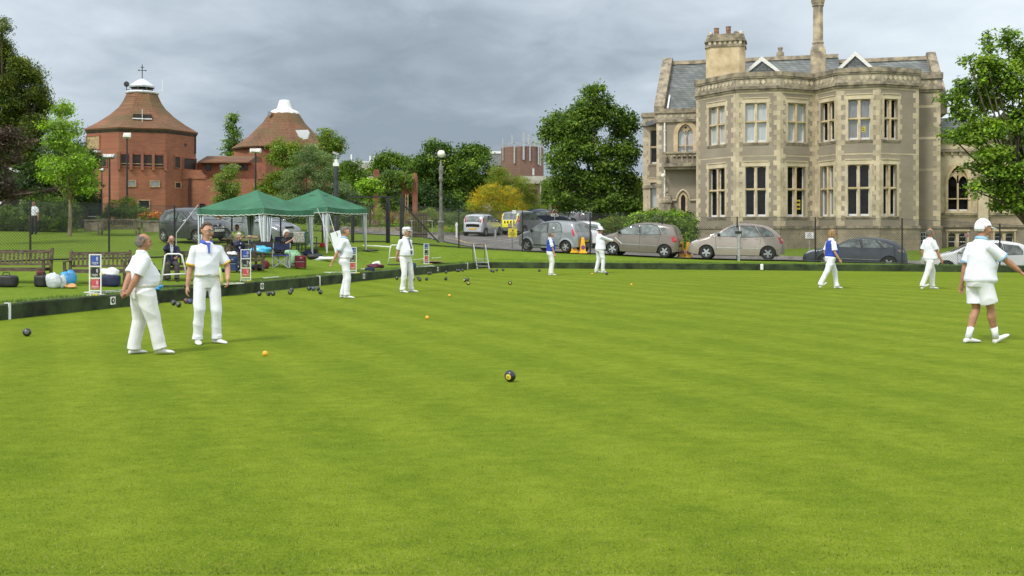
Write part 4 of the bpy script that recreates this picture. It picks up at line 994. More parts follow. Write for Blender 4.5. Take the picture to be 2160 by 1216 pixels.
def leaves(name, parent, blobs, tones, size, dens, seed, org, flat=.25, clump=.55, shell=.62, droop=0.0, elong=.55, cover=None, lumpy=False):
    """leaf faces in clumps through the blobs; blobs are (centre, radii, weight) in world space, org the thing's origin"""
    rng = np.random.default_rng(seed); Vs = []; Ms = []
    if lumpy:                                    # break every mass into boughs
        nb = []
        for (c, r, w) in blobs:
            if min(r[0], r[2]) < .55: nb.append((c, r, w)); continue
            for q in range(7):
                d = rng.normal(size=3); d /= np.linalg.norm(d); d[1] *= .8; s_ = rng.uniform(.36, .52)
                nb.append((Vector(c)+Vector((d[0]*r[0], d[1]*r[1], d[2]*r[2]))*rng.uniform(.5, .72), (r[0]*s_*1.1, r[1]*s_, r[2]*s_*.9), w*.75))
        blobs = nb
    for (c, r, wgt) in blobs:
        c = np.array(c)-np.array(org); r = np.array(r); area = 4*PI*((r[0]*r[1])**1.6/3+(r[0]*r[2])**1.6/3+(r[1]*r[2])**1.6/3)**(1/1.6)
        nl = int(area*dens*wgt*4.2); ncl = max(4, int(area*1.3/(clump*clump)))
        d = rng.normal(size=(ncl, 3)); d /= np.linalg.norm(d, axis=1)[:, None]
        rad = shell+(1-shell)*rng.random(ncl)**.7; rad *= 1+.10*np.sin(d[:, 0]*5+seed)+.08*np.sin(d[:, 2]*7+d[:, 1]*4)
        cc = c+d*rad[:, None]*r; tone = rng.random(ncl)
        ci = rng.integers(0, ncl, nl); off = rng.normal(size=(nl, 3))*clump*.42*np.array([1, 1, .62])
        p = cc[ci]+off
        n = d[ci]*.8+rng.normal(size=(nl, 3))*.6+np.array([0, 0, flat]); n /= np.linalg.norm(n, axis=1)[:, None]
        t = np.cross(n, rng.normal(size=(nl, 3))); t[:, 2] -= droop; t -= n*(t*n).sum(1)[:, None]; t /= np.linalg.norm(t, axis=1)[:, None]+1e-9
        b = np.cross(n, t); s = size*(.6+.8*rng.random(nl))[:, None]
        Vs.append(np.stack([p-t*s*.5, p+b*s*elong*.5, p+t*s*.5+n*s*.08, p-b*s*elong*.5], 1))
        acc = np.cumsum([w for _, w in tones]); Ms.append(np.searchsorted(acc/acc[-1], np.clip(tone[ci]+rng.normal(size=nl)*.10, 0, .9999)))
    V = np.concatenate(Vs); mi = np.concatenate(Ms)
    return np_mesh(name, V.reshape(-1, 3), np.arange(len(V)*4).reshape(-1, 4), [LM[n] for n, _ in tones], mi, parent)
def pblobs(lst, Y, dj=0.0, seed=0, depth=1.0):
    """photo-space (u, v, ru, rv[, weight]) ellipses to solid blobs at distance Y"""
    r = random.Random(seed); out = []
    for b in lst:
        u, v, ru, rv = b[:4]; w = b[4] if len(b) > 4 else 1; yy = Y+r.uniform(-dj, dj); k = yy/F
        out.append((px(u, v, yy), (ru*k, min(ru, rv*1.3)*k*depth, rv*k), w))
    return out
def plant(name, label, cat, u, Y, lst, tones, size, dens, seed, trunk=None, dj=0, group=None, clump=.6, bark='bark', depth=1.0, limbs=True, **kw):
    g = at(u, Y); t = thing(name, label, cat, g, group=group)
    bl = pblobs(lst, Y, dj, seed, depth)
    leaves('crown' if trunk else 'foliage', t, bl, tones, size, dens, seed, g, clump=clump, lumpy=bool(trunk), **kw)
    if trunk:
        mb = MB(); rb, hh = trunk; rr = random.Random(seed)
        top = Vector((0, 0, hh)); mb.tube([(0, 0, -.3), (0, 0, .25), (.04, 0, hh*.5), top, (.1, .05, hh*1.5)], [rb*1.4, rb, rb*.85, rb*.6, rb*.25], 9)
        if limbs:
            for (c, r, w) in bl:
                q = c-g; m = (top*.6+q*.4)+Vector((rr.uniform(-.3, .3), rr.uniform(-.3, .3), .2)); e = q
                mb.tube([top*rr.uniform(.75, 1.0), m, e, e+Vector((rr.uniform(-.4, .4)*r[0], 0, r[2]*.5))], [rb*.34, rb*.2, rb*.1, rb*.03], 6)
        mb.build('trunk', M_[bark], t, smooth=True)
    return t
# big lime tree
plant('lime_tree', 'large dark green lime tree with thick trunk left of the mansion', 'tree', 1258, 75,
      [(1250, 225, 42, 44), (1215, 270, 50, 42), (1300, 262, 46, 44), (1180, 268, 38, 34), (1250, 300, 62, 50), (1312, 318, 42, 50), (1185, 325, 40, 42), (1165, 290, 24, 40, .8), (1245, 370, 66, 48), (1300, 385, 52, 48), (1195, 385, 44, 42), (1240, 425, 62, 30), (1300, 430, 54, 26), (1195, 425, 34, 26, .8), (1335, 265, 18, 30, .6), (1254, 195, 20, 18), (1330, 420, 20, 28, .7)],
      [('mid', .42), ('dark', .34), ('light', .24)], .21, 30, 11, trunk=(.42, 2.6), dj=1.0, clump=.62)
# maple at the right edge
plant('maple_tree', 'bright green maple tree with spreading layered branches at the right edge', 'tree', 2172, 55,
      [(2085, 90, 14, 20, .9), (2125, 85, 18, 26, .9), (2150, 110, 22, 40), (2080, 130, 22, 18), (2045, 132, 12, 10, .9), (2100, 165, 40, 30), (2150, 180, 30, 50), (2050, 185, 34, 20), (2090, 215, 50, 26), (2145, 250, 34, 40), (2010, 215, 30, 10, .9), (2040, 240, 44, 16), (2090, 268, 52, 24), (2000, 283, 24, 9, .9), (2045, 290, 46, 14), (2150, 310, 34, 36), (2090, 322, 46, 22), (2060, 350, 30, 12, .9), (2130, 365, 46, 30), (2070, 385, 26, 12, .8), (2110, 400, 40, 22), (2150, 420, 36, 30), (2120, 432, 26, 14), (2200, 200, 40, 120), (2210, 330, 50, 90), (1990, 205, 14, 6, .8), (2060, 405, 16, 9, .7), (2070, 160, 10, 26, .8), (2210, 100, 30, 40)],
      [('light', .42), ('mid', .34), ('lime', .18), ('dark', .06)], .22, 36, 12, trunk=(.30, 2.2), dj=1.0, clump=.5, flat=.9, depth=.9)
# left conifer mass
plant('cypress_tree', 'tall dark golden green conifer rising past the top left corner', 'tree', 15, 63,
      [(2, 60, 16, 26, .8), (0, 110, 26, 30), (-40, 120, 50, 60), (10, 150, 38, 34), (50, 150, 30, 30), (70, 180, 32, 34), (20, 200, 50, 44), (85, 195, 16, 22, .7), (60, 225, 44, 36), (10, 255, 56, 44), (-60, 220, 60, 80), (60, 280, 44, 40), (0, 330, 60, 60), (-60, 350, 60, 80), (60, 340, 40, 44)],
      [('conifer', .45), ('coniferl', .38), ('deep', .17)], .19, 80, 13, trunk=(.4, 3.5), clump=.5, droop=.9, elong=.28, flat=.0, dj=.8)
plant('dark_yew', 'very dark evergreen mass behind the young maple on the left', 'tree', 150, 62,
      [(120, 350, 50, 50), (160, 340, 40, 50), (100, 410, 50, 40), (165, 400, 42, 50), (190, 350, 20, 40, .8), (70, 380, 40, 50)], [('deep', .45), ('dark', .35), ('conifer', .2)], .16, 36, 14, clump=.5, dj=.6)
plant('young_maple', 'young bright green tree with slim pale trunk before the dark evergreens', 'tree', 147, 55,
      [(135, 238, 24, 22, .9), (115, 268, 30, 22, .9), (150, 272, 22, 24, .8), (125, 305, 38, 24), (165, 318, 22, 20, .8), (150, 345, 40, 22), (110, 345, 30, 20, .9), (185, 352, 20, 22, .8), (145, 378, 46, 20), (105, 372, 26, 14, .9), (185, 388, 24, 20, .9), (130, 222, 12, 12, .7), (155, 395, 34, 14)],
      [('lime', .52), ('light', .33), ('mid', .15)], .14, 44, 15, trunk=(.1, 2.2), bark='barkl', clump=.4, flat=.6, dj=.7)
plant('copper_beech', 'purple leaved copper beech hanging over the pavilion roof', 'tree', -30, 48,
      [(20, 285, 36, 16), (50, 300, 24, 14, .8), (-20, 300, 50, 40), (10, 330, 40, 16, .7), (4, 398, 24, 20), (60, 404, 30, 9, .8), (96, 404, 24, 7, .7), (20, 418, 34, 10, .6), (-30, 380, 50, 50), (124, 396, 14, 5, .5)],
      [('purple', .5), ('purplel', .32), ('dark', .18)], .13, 50, 16, trunk=(.2, 1.8), clump=.38, dj=.5)
plant('ivy_hedge', 'tall clipped ivy hedge with pale leaf tips beside the far left lawn', 'hedge', 110, 58.5,
      [(100, 452, 52, 34), (130, 450, 32, 34), (40, 462, 50, 26), (90, 430, 40, 18), (-10, 462, 40, 28), (140, 470, 18, 20)], [('hedge', .5), ('hedgel', .2), ('dark', .3)], .12, 80, 17, clump=.3, shell=.85)
plant('garden_shrub', 'rounded green shrub in front of the brick tower', 'shrub', 262, 68, [(262, 440, 30, 22), (240, 455, 26, 20), (290, 455, 26, 18), (262, 462, 50, 14)], [('mid', .5), ('light', .3), ('dark', .2)], .12, 70, 18, clump=.3, shell=.8)
plant('garden_shrub', 'low dark shrub left of the far garden bench', 'shrub', 212, 62, [(212, 476, 16, 11), (205, 466, 10, 8)], [('dark', .5), ('mid', .5)], .1, 90, 19, clump=.25, shell=.8)
# flower border by the tower
g = at(340, 66); fb = thing('flower_border', 'border of orange and yellow lilies behind the far lawn bench', 'flower bed', g)
leaves('foliage', fb, pblobs([(u, 466+((u*7) % 5), 20, 11) for u in range(306, 440, 16)], 66, .4, 3), [('light', .6), ('mid', .4)], .2, 60, 21, g, clump=.3, shell=.6, elong=.16, droop=-1)
leaves('blooms', fb, pblobs([(u, 453+((u*5) % 7), 18, 7) for u in range(310, 400, 12)], 66, .4, 4), [('orange', .4), ('yellowf', .4), ('red', .2)], .12, 14, 22, g, clump=.3, shell=.5)
# poplar-like tree between the towers
plant('columnar_poplar', 'narrow pointed tree standing between the two brick towers', 'tree', 492, 140,
      [(491, 248, 9, 18), (492, 272, 15, 18), (493, 298, 19, 18), (490, 322, 20, 16), (474, 320, 8, 10, .7), (495, 345, 22, 24)], [('mid', .5), ('dark', .3), ('light', .2)], .3, 12, 23, trunk=(.3, 8), clump=.8)
plant('garden_tree', 'feathery grey green tree in front of the linking brick range', 'tree', 482, 80,
      [(482, 360, 22, 18, .9), (475, 385, 24, 20), (492, 395, 24, 24), (478, 415, 26, 22), (490, 430, 24, 20)], [('grey', .3), ('light', .25), ('mid', .45)], .13, 50, 24, trunk=(.12, 1.6), clump=.4)
plant('birch_tree', 'light green birch with pinkish stems in front of the second tower', 'tree', 610, 78,
      [(590, 310, 26, 22), (608, 330, 32, 30), (580, 340, 22, 24, .8), (600, 370, 34, 28), (575, 395, 26, 22), (625, 310, 16, 20, .8), (560, 400, 18, 16, .8)], [('light', .4), ('olive', .2), ('mid', .4)], .16, 36, 25, trunk=(.16, 2.5), bark='barkl', clump=.5)
plant('blue_pine', 'soft blue green pine behind the gazebos', 'tree', 655, 72,
      [(662, 320, 26, 22), (650, 345, 36, 26), (685, 345, 30, 26), (640, 375, 40, 26), (690, 380, 44, 28), (610, 400, 36, 20), (660, 405, 60, 24), (720, 410, 40, 28), (620, 425, 40, 26), (680, 435, 60, 30)], [('blue', .5), ('bluel', .3), ('dark', .2)], .17, 44, 26, trunk=(.2, 1.8), clump=.36, elong=.22, dj=.6)
plant('garden_tree', 'tall ragged pale green tree right of the second brick tower', 'tree', 700, 92,
      [(690, 290, 18, 18, .9), (705, 310, 24, 24), (680, 320, 18, 20, .8), (716, 300, 14, 16, .8), (700, 350, 34, 32), (725, 355, 20, 30, .9), (720, 400, 34, 30)], [('light', .35), ('olive', .15), ('mid', .5)], .2, 28, 27, trunk=(.2, 3), clump=.6)
plant('garden_tree', 'mid green garden tree behind the right gazebo', 'tree', 745, 84,
      [(740, 355, 22, 24), (750, 385, 26, 30), (735, 420, 26, 30), (765, 370, 18, 20, .9), (760, 430, 24, 22)], [('mid', .6), ('light', .2), ('dark', .2)], .17, 34, 28, trunk=(.15, 2), clump=.5)
plant('catalpa_tree', 'small lime green parasol tree left of the brick pergola', 'tree', 780, 76,
      [(778, 388, 22, 10), (766, 395, 12, 9, .9), (792, 396, 12, 10, .9), (775, 405, 16, 8, .8), (778, 425, 10, 5, .7)], [('lime', .7), ('light', .3)], .2, 40, 29, trunk=(.08, 2.6), clump=.4, flat=.8)
for i, (u, v, ru, rv) in enumerate(((810, 400, 14, 38), (836, 405, 13, 42), (862, 386, 9, 18))):
    pass
plant('climbing_plant', 'green climber hanging from the wires of the brick pergola', 'climber', 825, 87.2,
      [(812, 375, 20, 8), (812, 400, 13, 36, .8), (836, 372, 14, 10), (836, 405, 10, 42, .8), (820, 366, 12, 8), (862, 378, 9, 10, .7), (864, 392, 7, 14, .5), (833, 432, 12, 18, .6)], [('light', .3), ('mid', .3), ('blue', .2), ('dark', .2)], .2, 80, 30, clump=.3, droop=1.2, elong=.3)
plant('oak_tree', 'rounded green oak left of the row of dark garden trees', 'tree', 818, 112,
      [(820, 335, 26, 18), (800, 352, 16, 14, .8), (840, 345, 24, 20), (815, 365, 34, 22), (860, 355, 20, 20)], [('mid', .5), ('light', .3), ('dark', .2)], .26, 20, 31, trunk=(.3, 4), clump=.8, dj=1)
plant('oak_tree', 'tall dark oak behind the tall lamp post', 'tree', 915, 105,
      [(918, 316, 28, 20), (895, 335, 30, 24), (925, 345, 34, 30), (890, 370, 34, 34), (925, 390, 40, 36), (895, 415, 36, 34), (925, 430, 44, 30), (890, 445, 30, 26)], [('mid', .4), ('dark', .42), ('light', .18)], .26, 22, 32, trunk=(.4, 4), clump=.8, dj=1.5)
plant('oak_tree', 'broad dark oak right of the tall lamp post', 'tree', 990, 103,
      [(985, 322, 30, 20), (1010, 330, 28, 22), (965, 345, 30, 26), (1000, 360, 46, 32), (1035, 365, 24, 24), (965, 385, 34, 32), (1000, 400, 50, 30), (965, 425, 36, 26), (1030, 400, 26, 26)], [('mid', .42), ('dark', .38), ('light', .2)], .26, 22, 33, trunk=(.4, 4), clump=.8, dj=1.5)
plant('dark_holly', 'almost black evergreen backdrop beside the pergola arch', 'shrub', 900, 97, [(895, 425, 30, 40), (930, 440, 40, 30), (970, 450, 40, 22)], [('deep', .6), ('dark', .4)], .24, 24, 34, clump=.6)
plant('willow_shrub', 'soft olive green willow behind the golden shrub', 'tree', 1075, 88,
      [(1060, 375, 36, 26), (1090, 400, 40, 34), (1045, 395, 30, 24), (1110, 430, 36, 28), (1075, 430, 40, 30), (1130, 445, 26, 20, .8)], [('olive', .45), ('light', .35), ('mid', .2)], .16, 44, 35, trunk=(.15, 1.4), clump=.5, elong=.25, flat=.1)
plant('golden_shrub', 'large golden yellow flowering broom shrub behind the parked hatchback', 'shrub', 1045, 78,
      [(1045, 405, 36, 18), (1020, 418, 28, 18), (1070, 415, 30, 20), (1040, 435, 44, 24), (1085, 438, 26, 22), (1005, 435, 22, 16, .9), (1050, 455, 44, 20)], [('yellow', .55), ('lime', .2), ('olive', .25)], .11, 80, 36, clump=.35, elong=.3, flat=.1)
plant('garden_tree', 'slender bright green young tree beside the hump warning sign', 'tree', 1153, 105,
      [(1152, 395, 12, 18, .9), (1154, 418, 16, 18), (1152, 440, 18, 16)], [('light', .3), ('mid', .7)], .2, 30, 37, trunk=(.1, 2), clump=.5)
plant('pampas_clump', 'arching grey green ornamental grass clump left of the lamp post', 'plant', 907, 76, [(907, 457, 18, 15), (900, 465, 20, 14)], [('grey', .8), ('light', .2)], .5, 60, 38, clump=.3, elong=.06, flat=.2, droop=.8)
plant('thistle_patch', 'tall blue grey thistles right of the lamp post', 'plant', 965, 78, [(u, 462+(u*3) % 6, 16, 16) for u in range(940, 1000, 13)], [('bluel', .4), ('blue', .3), ('mid', .2), ('pinkg', .1)], .14, 60, 39, clump=.3, elong=.2)
plant('meadow_border', 'band of straw coloured seeding grass before the pergola', 'plant', 840, 82, [(u, 458+(u % 5), 18, 9) for u in range(770, 900, 15)], [('straw', .6), ('pinkg', .2), ('light', .2)], .35, 40, 40, clump=.4, elong=.05, flat=0, droop=-2)
plant('mauve_shrub', 'brownish mauve rounded shrub left of the lamp post', 'shrub', 880, 75, [(880, 468, 26, 12), (858, 473, 16, 10)], [('pinkg', .5), ('olive', .3), ('grey', .2)], .12, 70, 41, clump=.3)
plant('box_shrub', 'low yellow green variegated shrub at the foot of the lamp post', 'shrub', 945, 71, [(945, 486, 14, 7), (960, 488, 8, 5)], [('lime', .5), ('yellow', .2), ('light', .3)], .1, 110, 42, clump=.2)
plant('golden_conifer', 'small upright golden conifer in the garden border', 'shrub', 800, 74, [(800, 444, 7.5, 15), (800, 458, 8, 12)], [('lime', .7), ('yellow', .3)], .1, 110, 43, clump=.2, elong=.3)
plant('border_shrubs', 'row of low green garden plants behind the stone edging', 'plant', 820, 72, [(u, 478+(u*3) % 7, 14, 7) for u in range(745, 900, 12)], [('mid', .4), ('light', .35), ('lime', .15), ('dark', .1)], .11, 80, 44, clump=.25)
plant('border_shrubs', 'green border planting behind the parked hatchback', 'plant', 1030, 76.5, [(u, 476+(u*3) % 5, 15, 11) for u in range(975, 1115, 12)], [('mid', .4), ('light', .4), ('blue', .2)], .12, 70, 45, clump=.25)
plant('laurel_hedge', 'big glossy green clipped hedge in front of the mansion entrance', 'hedge', 1395, 60,
      [(1390, 462, 60, 18), (1430, 470, 34, 24), (1350, 468, 34, 16), (1410, 490, 52, 26), (1440, 500, 26, 22)], [('hedgel', .5), ('hedge', .3), ('lime', .2)], .14, 70, 46, clump=.3, shell=.86, flat=.7)
plant('dark_shrub', 'dark shrub against the left corner of the mansion', 'shrub', 1452, 62.5, [(1450, 470, 18, 26), (1456, 500, 16, 26)], [('dark', .7), ('mid', .3)], .13, 60, 47, clump=.3)
plant('low_hedge', 'lower loose hedge left of the clipped hedge', 'hedge', 1300, 61.5, [(1275, 478, 26, 13), (1305, 474, 34, 16), (1345, 478, 26, 14), (1290, 492, 34, 12)], [('olive', .3), ('light', .3), ('mid', .4)], .12, 70, 48, clump=.3, shell=.8)
plant('border_shrubs', 'green planting between the lime tree and the mansion', 'shrub', 1345, 82, [(1340, 400, 14, 26), (1345, 425, 18, 24), (1335, 440, 20, 16)], [('dark', .4), ('mid', .4), ('olive', .2)], .16, 40, 49, clump=.4)
plant('dark_holly', 'dark evergreens seen through the pergola arches', 'shrub', 835, 97, [(800, 420, 26, 34), (835, 415, 30, 40), (865, 420, 26, 36)], [('deep', .5), ('dark', .5)], .24, 24, 51, clump=.6)
plant('garden_shrub', 'dense garden thicket behind the left gazebo', 'shrub', 560, 66, [(545, 450, 30, 16), (590, 440, 40, 24), (640, 450, 50, 24), (700, 450, 50, 26), (745, 455, 30, 20)], [('dark', .5), ('mid', .3), ('blue', .2)], .14, 50, 50, clump=.35)
# background tree belts closing the horizon, both sides
for i, (u, Y, w, v0) in enumerate(((-160, 75, 90, 300), (2330, 90, 120, 300), (330, 140, 60, 380), (1400, 150, 40, 400), (2250, 80, 60, 260), (760, 150, 40, 385), (1180, 170, 30, 420))):
    plant('background_tree', ['leafy tree beyond the left edge', 'leafy tree beyond the right edge', 'leafy tree behind the linking brick range', 'tree behind the left corner of the mansion', 'leafy tree right of the chapel wing', 'tree just right of the pale distant building', 'small tree far across the car park'][i], 'tree', u, Y,
          [(u, v0, w*.6, w*.4), (u-w*.5, v0+w*.5, w*.55, w*.5), (u+w*.5, v0+w*.5, w*.55, w*.5), (u, v0+w, w, w*.7)], [('mid', .5), ('dark', .3), ('light', .2)], .3, 12, 60+i, trunk=(.3, 3), clump=.9)
# ---------------- fences ----------------
M_['fence'] = mat('black_fence_coating', (.014, .015, .014), .5, .2, 4)
M_['wire'] = mat('grey_fence_wire', (.055, .06, .055), .5, .2, 3, metal=.3)
M_['wood'] = mat('weathered_teak', (.115, .085, .055), .85, .3, 7, bump=.5, bscale=30, stretch=(.6, 3, 3))
M_['woodg'] = mat('grey_bench_wood', (.22, .17, .12), .85, .25, 6, bump=.4, bscale=30)
def fence(label, pts, hgt, posts, name='wire_fence', rail=True, cell=.075, wire=.0045, top=True, post_r=.035):
    """posts at given distances along the line; real crossing wires between"""
    P = [Vector((p[0], p[1], 0)) for p in pts]; t = thing(name, label, 'fence', (P[0].x, P[0].y, h(P[0].x, P[0].y))); O = Vector(t.location)
    L = [0]
    for a, b in zip(P[:-1], P[1:]): L.append(L[-1]+(b-a).length)
    def at_(d):
        for i in range(len(P)-1):
            if d <= L[i+1]+1e-6: f = (d-L[i])/(L[i+1]-L[i]); p = P[i].lerp(P[i+1], f); break
        else: p = P[-1].copy()
        return p
    gs = np.linspace(0, L[-1], max(8, int(L[-1]/1.0))); gz_ = [h(at_(d).x, at_(d).y) for d in gs]
    base = lambda d: float(np.interp(d, gs, gz_))
    for d in posts:
        p = at_(d); mb = MB(); z = base(d)
        mb.tube([p-O+Vector((0, 0, z-.2)), p-O+Vector((0, 0, z+hgt+.06))], post_r, 8); mb.build('post', M_['fence'], t)
    w = MB(); 
    def seg(a, b, r):
        d = b-a; n = Vector((d.y, -d.x, 0)); n = n.normalized()*r if n.length > 1e-6 else Vector((r, 0, 0)); u = d.cross(n).normalized()*r
        w.add([a+n, a-n*.5+u, a-n*.5-u, b+n, b-n*.5+u, b-n*.5-u], [(0, 1, 4, 3), (1, 2, 5, 4), (2, 0, 3, 5)])
    d = -hgt
    while d < L[-1]:
        for s in (1, -1):
            a, b = (d, d+hgt) if s > 0 else (d+hgt, d)
            za, zb = 0.0, hgt
            # clip to the run
            if min(a, b) < 0 or max(a, b) > L[-1]:
                lo, hi = max(0, min(a, b)), min(L[-1], max(a, b))
                if hi-lo < .03: continue
                f = lambda x: (x-a)/(b-a)
                a2, b2 = (lo, hi) if s > 0 else (hi, lo); za, zb = f(a2)*hgt, f(b2)*hgt; a, b = a2, b2
            pa, pb = at_(a), at_(b)
            seg(Vector((pa.x, pa.y, base(a)+.03+za*.985))-O, Vector((pb.x, pb.y, base(b)+.03+zb*.985))-O, wire)
        d += cell*1.41
    w.build('wire_mesh', M_['wire'], t)
    r = MB(); pr = [Vector((at_(x).x, at_(x).y, base(x)+.06))-O for x in gs]
    if rail: r.tube(pr, .028, 5); r.build('bottom_rail', M_['fence'], t)
    if top: r2 = MB(); r2.tube([p+Vector((0, 0, hgt-.04)) for p in pr], .008, 4); r2.build('top_wire', M_['fence'], t)
    return t, at_, base, O
FA0, FA1 = (-2.76, 53.0), (17.2, 45.0)
FD = Vector((FA1[0]-FA0[0], FA1[1]-FA0[1], 0)); FL = FD.length; FD.normalize()
def fu(u):
    k = (u-1080)/F; return (k*FA0[1]-FA0[0])/(FD.x-k*FD.y)
F2 = (FA0[0]+FD.x*44, FA0[1]+FD.y*44*.8)
GATE = (-5.55, 51.9)
farP = [GATE, FA0, FA1, (36, 38.6)]
L0 = math.dist(GATE, FA0)
fence('black posted chain link fence running between the far lawn and the parked cars', farP, 2.0, [L0+fu(u) for u in (968, 1102, 1245, 1397, 1555, 1720, 1903, 2110)])
LA, LB = (-22, 27.5), (-6.3, 51.2)
LFp = [LA, (-16.07, 34), (-12.36, 41), (-9.6, 45.2), LB]
LL = [0]
for a, b in zip(LFp[:-1], LFp[1:]): LL.append(LL[-1]+math.dist(a, b))
def lu(u):
    k = (u-1080)/F
    for i in range(4):
        a, b = LFp[i], LFp[i+1]; dx, dy = b[0]-a[0], b[1]-a[1]; t_ = (k*a[1]-a[0])/(dx-k*dy)
        if -.01 <= t_ <= 1.01: return LL[i]+t_*math.dist(a, b)
    return 0
fence('black posted chain link fence behind the spectator benches on the left', LFp, 2.0, [lu(u) for u in (64, 230, 368, 489, 592, 680, 745)]+[LL[-1]])
# gate frame
g = at(836, 51.3); t = thing('fence_gate', 'tall black timber gate with diagonal brace left of the lamp post', 'gate', g)
mb = MB()
for x in (-.42, .28): mb.box((x, 0, 1.05), (.2, .16, 2.5)); 
mb.build('gate_posts', M_['fence'], t)
mb = MB(); mb.bar((.35, 0, 1.95), (2.1, .6, .05), .06); mb.build('brace', M_['fence'], t)
mb = MB(); mb.box((-1.35, 0, 2.35), (2.2, .07, .07)); mb.box((.27, -.0, 2.42), (.07, .07, .3)); mb.build('top_bar', M_['fence'], t)
for x in (-2.95, -2.2):
    mb = MB(); mb.box((x, 0, 1.0), (.16, .1, 2.2)); mb.build('side_post', M_['fence'], t)
mb = MB(); mb.bar((-2.9, 0, .1), (-2.25, 0, 2.0), .05); mb.build('brace', M_['fence'], t)
mb = MB()
for k in range(9): mb.box((.75+k*.085, 1.2, .95), (.06, .03, 1.3))
for z in (.45, 1.45): mb.box((1.08, 1.23, z), (.8, .04, .08))
mb.build('gate_leaf', M_['wood'], t)
# pedestrian handrail beyond
g = at(868, 58); t = thing('handrail', 'thin grey tubular handrail beside the gate path', 'handrail', g); mb = MB()
for x in (0, .6, 1.15): mb.tube([(x, x*.3, -.1), (x, x*.3, 1.05)], .025, 6)
mb.tube([(-.1, 0, 1.05), (1.2, .36, 1.05)], .025, 6); mb.build('rail', M_['steel'], t)
# tennis court netting
g = at(185, 66); t = thing('court_fence', 'dark green tennis court windbreak netting beyond the ivy hedge', 'fence', g); mb = MB()
mb.box((0, 0, .9), (1.8, .05, 1.9)); mb.build('netting', mat('green_netting', (.015, .045, .035), .9, .3, 2), t)
for x in (-.9, .9): m2 = MB(); m2.tube([(x, -.06, -.1), (x, -.06, 2.5)], .05, 6); m2.build('post', M_['fence'], t)
m3 = MB(); m3.box((.05, -.08, .72), (1.4, .03, .06)); m3.build('net_tape', M_['white'], t)

# ---------------- lamp posts ----------------
g = at(930, 57); t = thing('globe_lamp_post', 'tall grey fluted lamp post with white globe hanging from a curled bracket', 'lamp post', g)
k = 57/F; zv = lambda v: EYE-(v-HOR)*k-g.z
mb = MB(); mb.lathe([(.17, -.1), (.17, .5), (.15, .55), (.15, 1.0), (.19, 1.05), (.19, 1.12), (.11, 1.2), (.13, 1.28), (.10, 1.35), (.09, 2.0), (.075, zv(384)), (.12, zv(380)), (.12, zv(376)), (.08, zv(372)), (.13, zv(362)), (.11, zv(352)), (.06, zv(347)), (.04, zv(338))], (0, 0, 0), 12)
mb.build('post', mat('lamp_post_paint', (.17, .165, .15), .6, .25, 5, bump=.2), t, smooth=True, auto=40)
cu = MB(); c = Vector((0, 0, 0)); zc = zv(325)
cu.tube([(0, 0, zv(340)), (-.12, 0, zc-.1), (-.22, 0, zc+.05), (-.22, 0, zc+.28), (-.08, 0, zc+.38), (.02, 0, zc+.34), (.03, 0, zc+.22)], .02, 6); cu.build('bracket', M_['fence'], t)
gl = MB(); gl.ell((.02, 0, zc), (.215, .215, .22), 16, 12); gl.build('globe', mat('opal_globe', (.78, .76, .66), .25, .03, 3, coat=.5), t, smooth=True)
cp_ = MB(); cp_.lathe([(.12, zc+.18), (.1, zc+.24), (.02, zc+.27)], (.02, 0, 0), 10); cp_.build('cap', M_['fence'], t)
def flood(u, Y, vt, heads, label, pole=M_['fence'], r=.07, headm=None):
    g = at(u, Y); k = Y/F; H = EYE-(vt-HOR)*k-g.z; t = thing('floodlight_pole', label, 'floodlight', g)
    mb = MB(); mb.tube([(0, 0, -.1), (0, 0, 1.2), (0, 0, H)], [r*1.4, r*1.2, r*.8], 8); mb.build('pole', pole, t)
    for (dx, rz, w) in heads:
        hd = MB(); M = Matrix.Translation(Vector((dx, 0, H+.12)))@Matrix.Rotation(rz, 4, 'Z')@Matrix.Rotation(-.6, 4, 'X')
        hd.box((0, 0, 0), (w, .18, w*.75), M=M); o = hd.build('lamp_head', headm or mat('floodlight_casing', (.25, .25, .23), .5, .2, 5), t)
        gg = MB(); gg.box((0, -.1, 0), (w*.85, .02, w*.6), M=M); gg.build('glass', mat('lamp_glass', (.55, .55, .5), .2, .1, 4), o)
flood(268, 74, 290, [(0, .1, .5)], 'slim black floodlight pole with single pale head before the first tower', headm=M_['white'])
flood(231, 72, 334, [(-.28, .7, .42), (.28, -.7, .42), (0, 0, .4)], 'floodlight pole with three grey heads beside the young maple')
flood(215, 82, 362, [(0, 0, .3)], 'short thin lamp pole close to the dark evergreens', r=.05)
flood(539, 76, 322, [(-.2, .6, .4), (.2, -.3, .42)], 'floodlight pole with twin white heads before the linking range', headm=M_['white'])
flood(755, 84, 350, [(-.1, 0, .3)], 'thin black lamp pole right of the gazebos', r=.05)
# CCTV column
g = at(709, 60); k = 60/F; zv = lambda v: EYE-(v-HOR)*k-g.z; t = thing('camera_mast', 'stout dark grey CCTV mast with white boxes above the right gazebo', 'mast', g)
mb = MB(); mb.tube([(0, 0, -.1), (0, 0, zv(352))], .13, 10); mb.build('column', mat('mast_paint', (.035, .04, .05), .5, .2, 4), t)
mb = MB(); mb.box((0, 0, zv(347.5)), (.33, .25, .2)); mb.box((0, 0, zv(340.5)), (.16, .2, .2)); mb.build('white_housing', M_['white'], t)
mb = MB(); mb.tube([(0, 0, zv(338)), (.05, 0, zv(327))], .035, 6); mb.box((-.02, 0, zv(324)), (.38, .14, .12), M=Matrix.Translation(Vector((-.02, 0, zv(324))))@Matrix.Rotation(.35, 4, 'Y')@Matrix.Translation(Vector((.02, 0, -zv(324))))); mb.build('camera', M_['steel'], t)
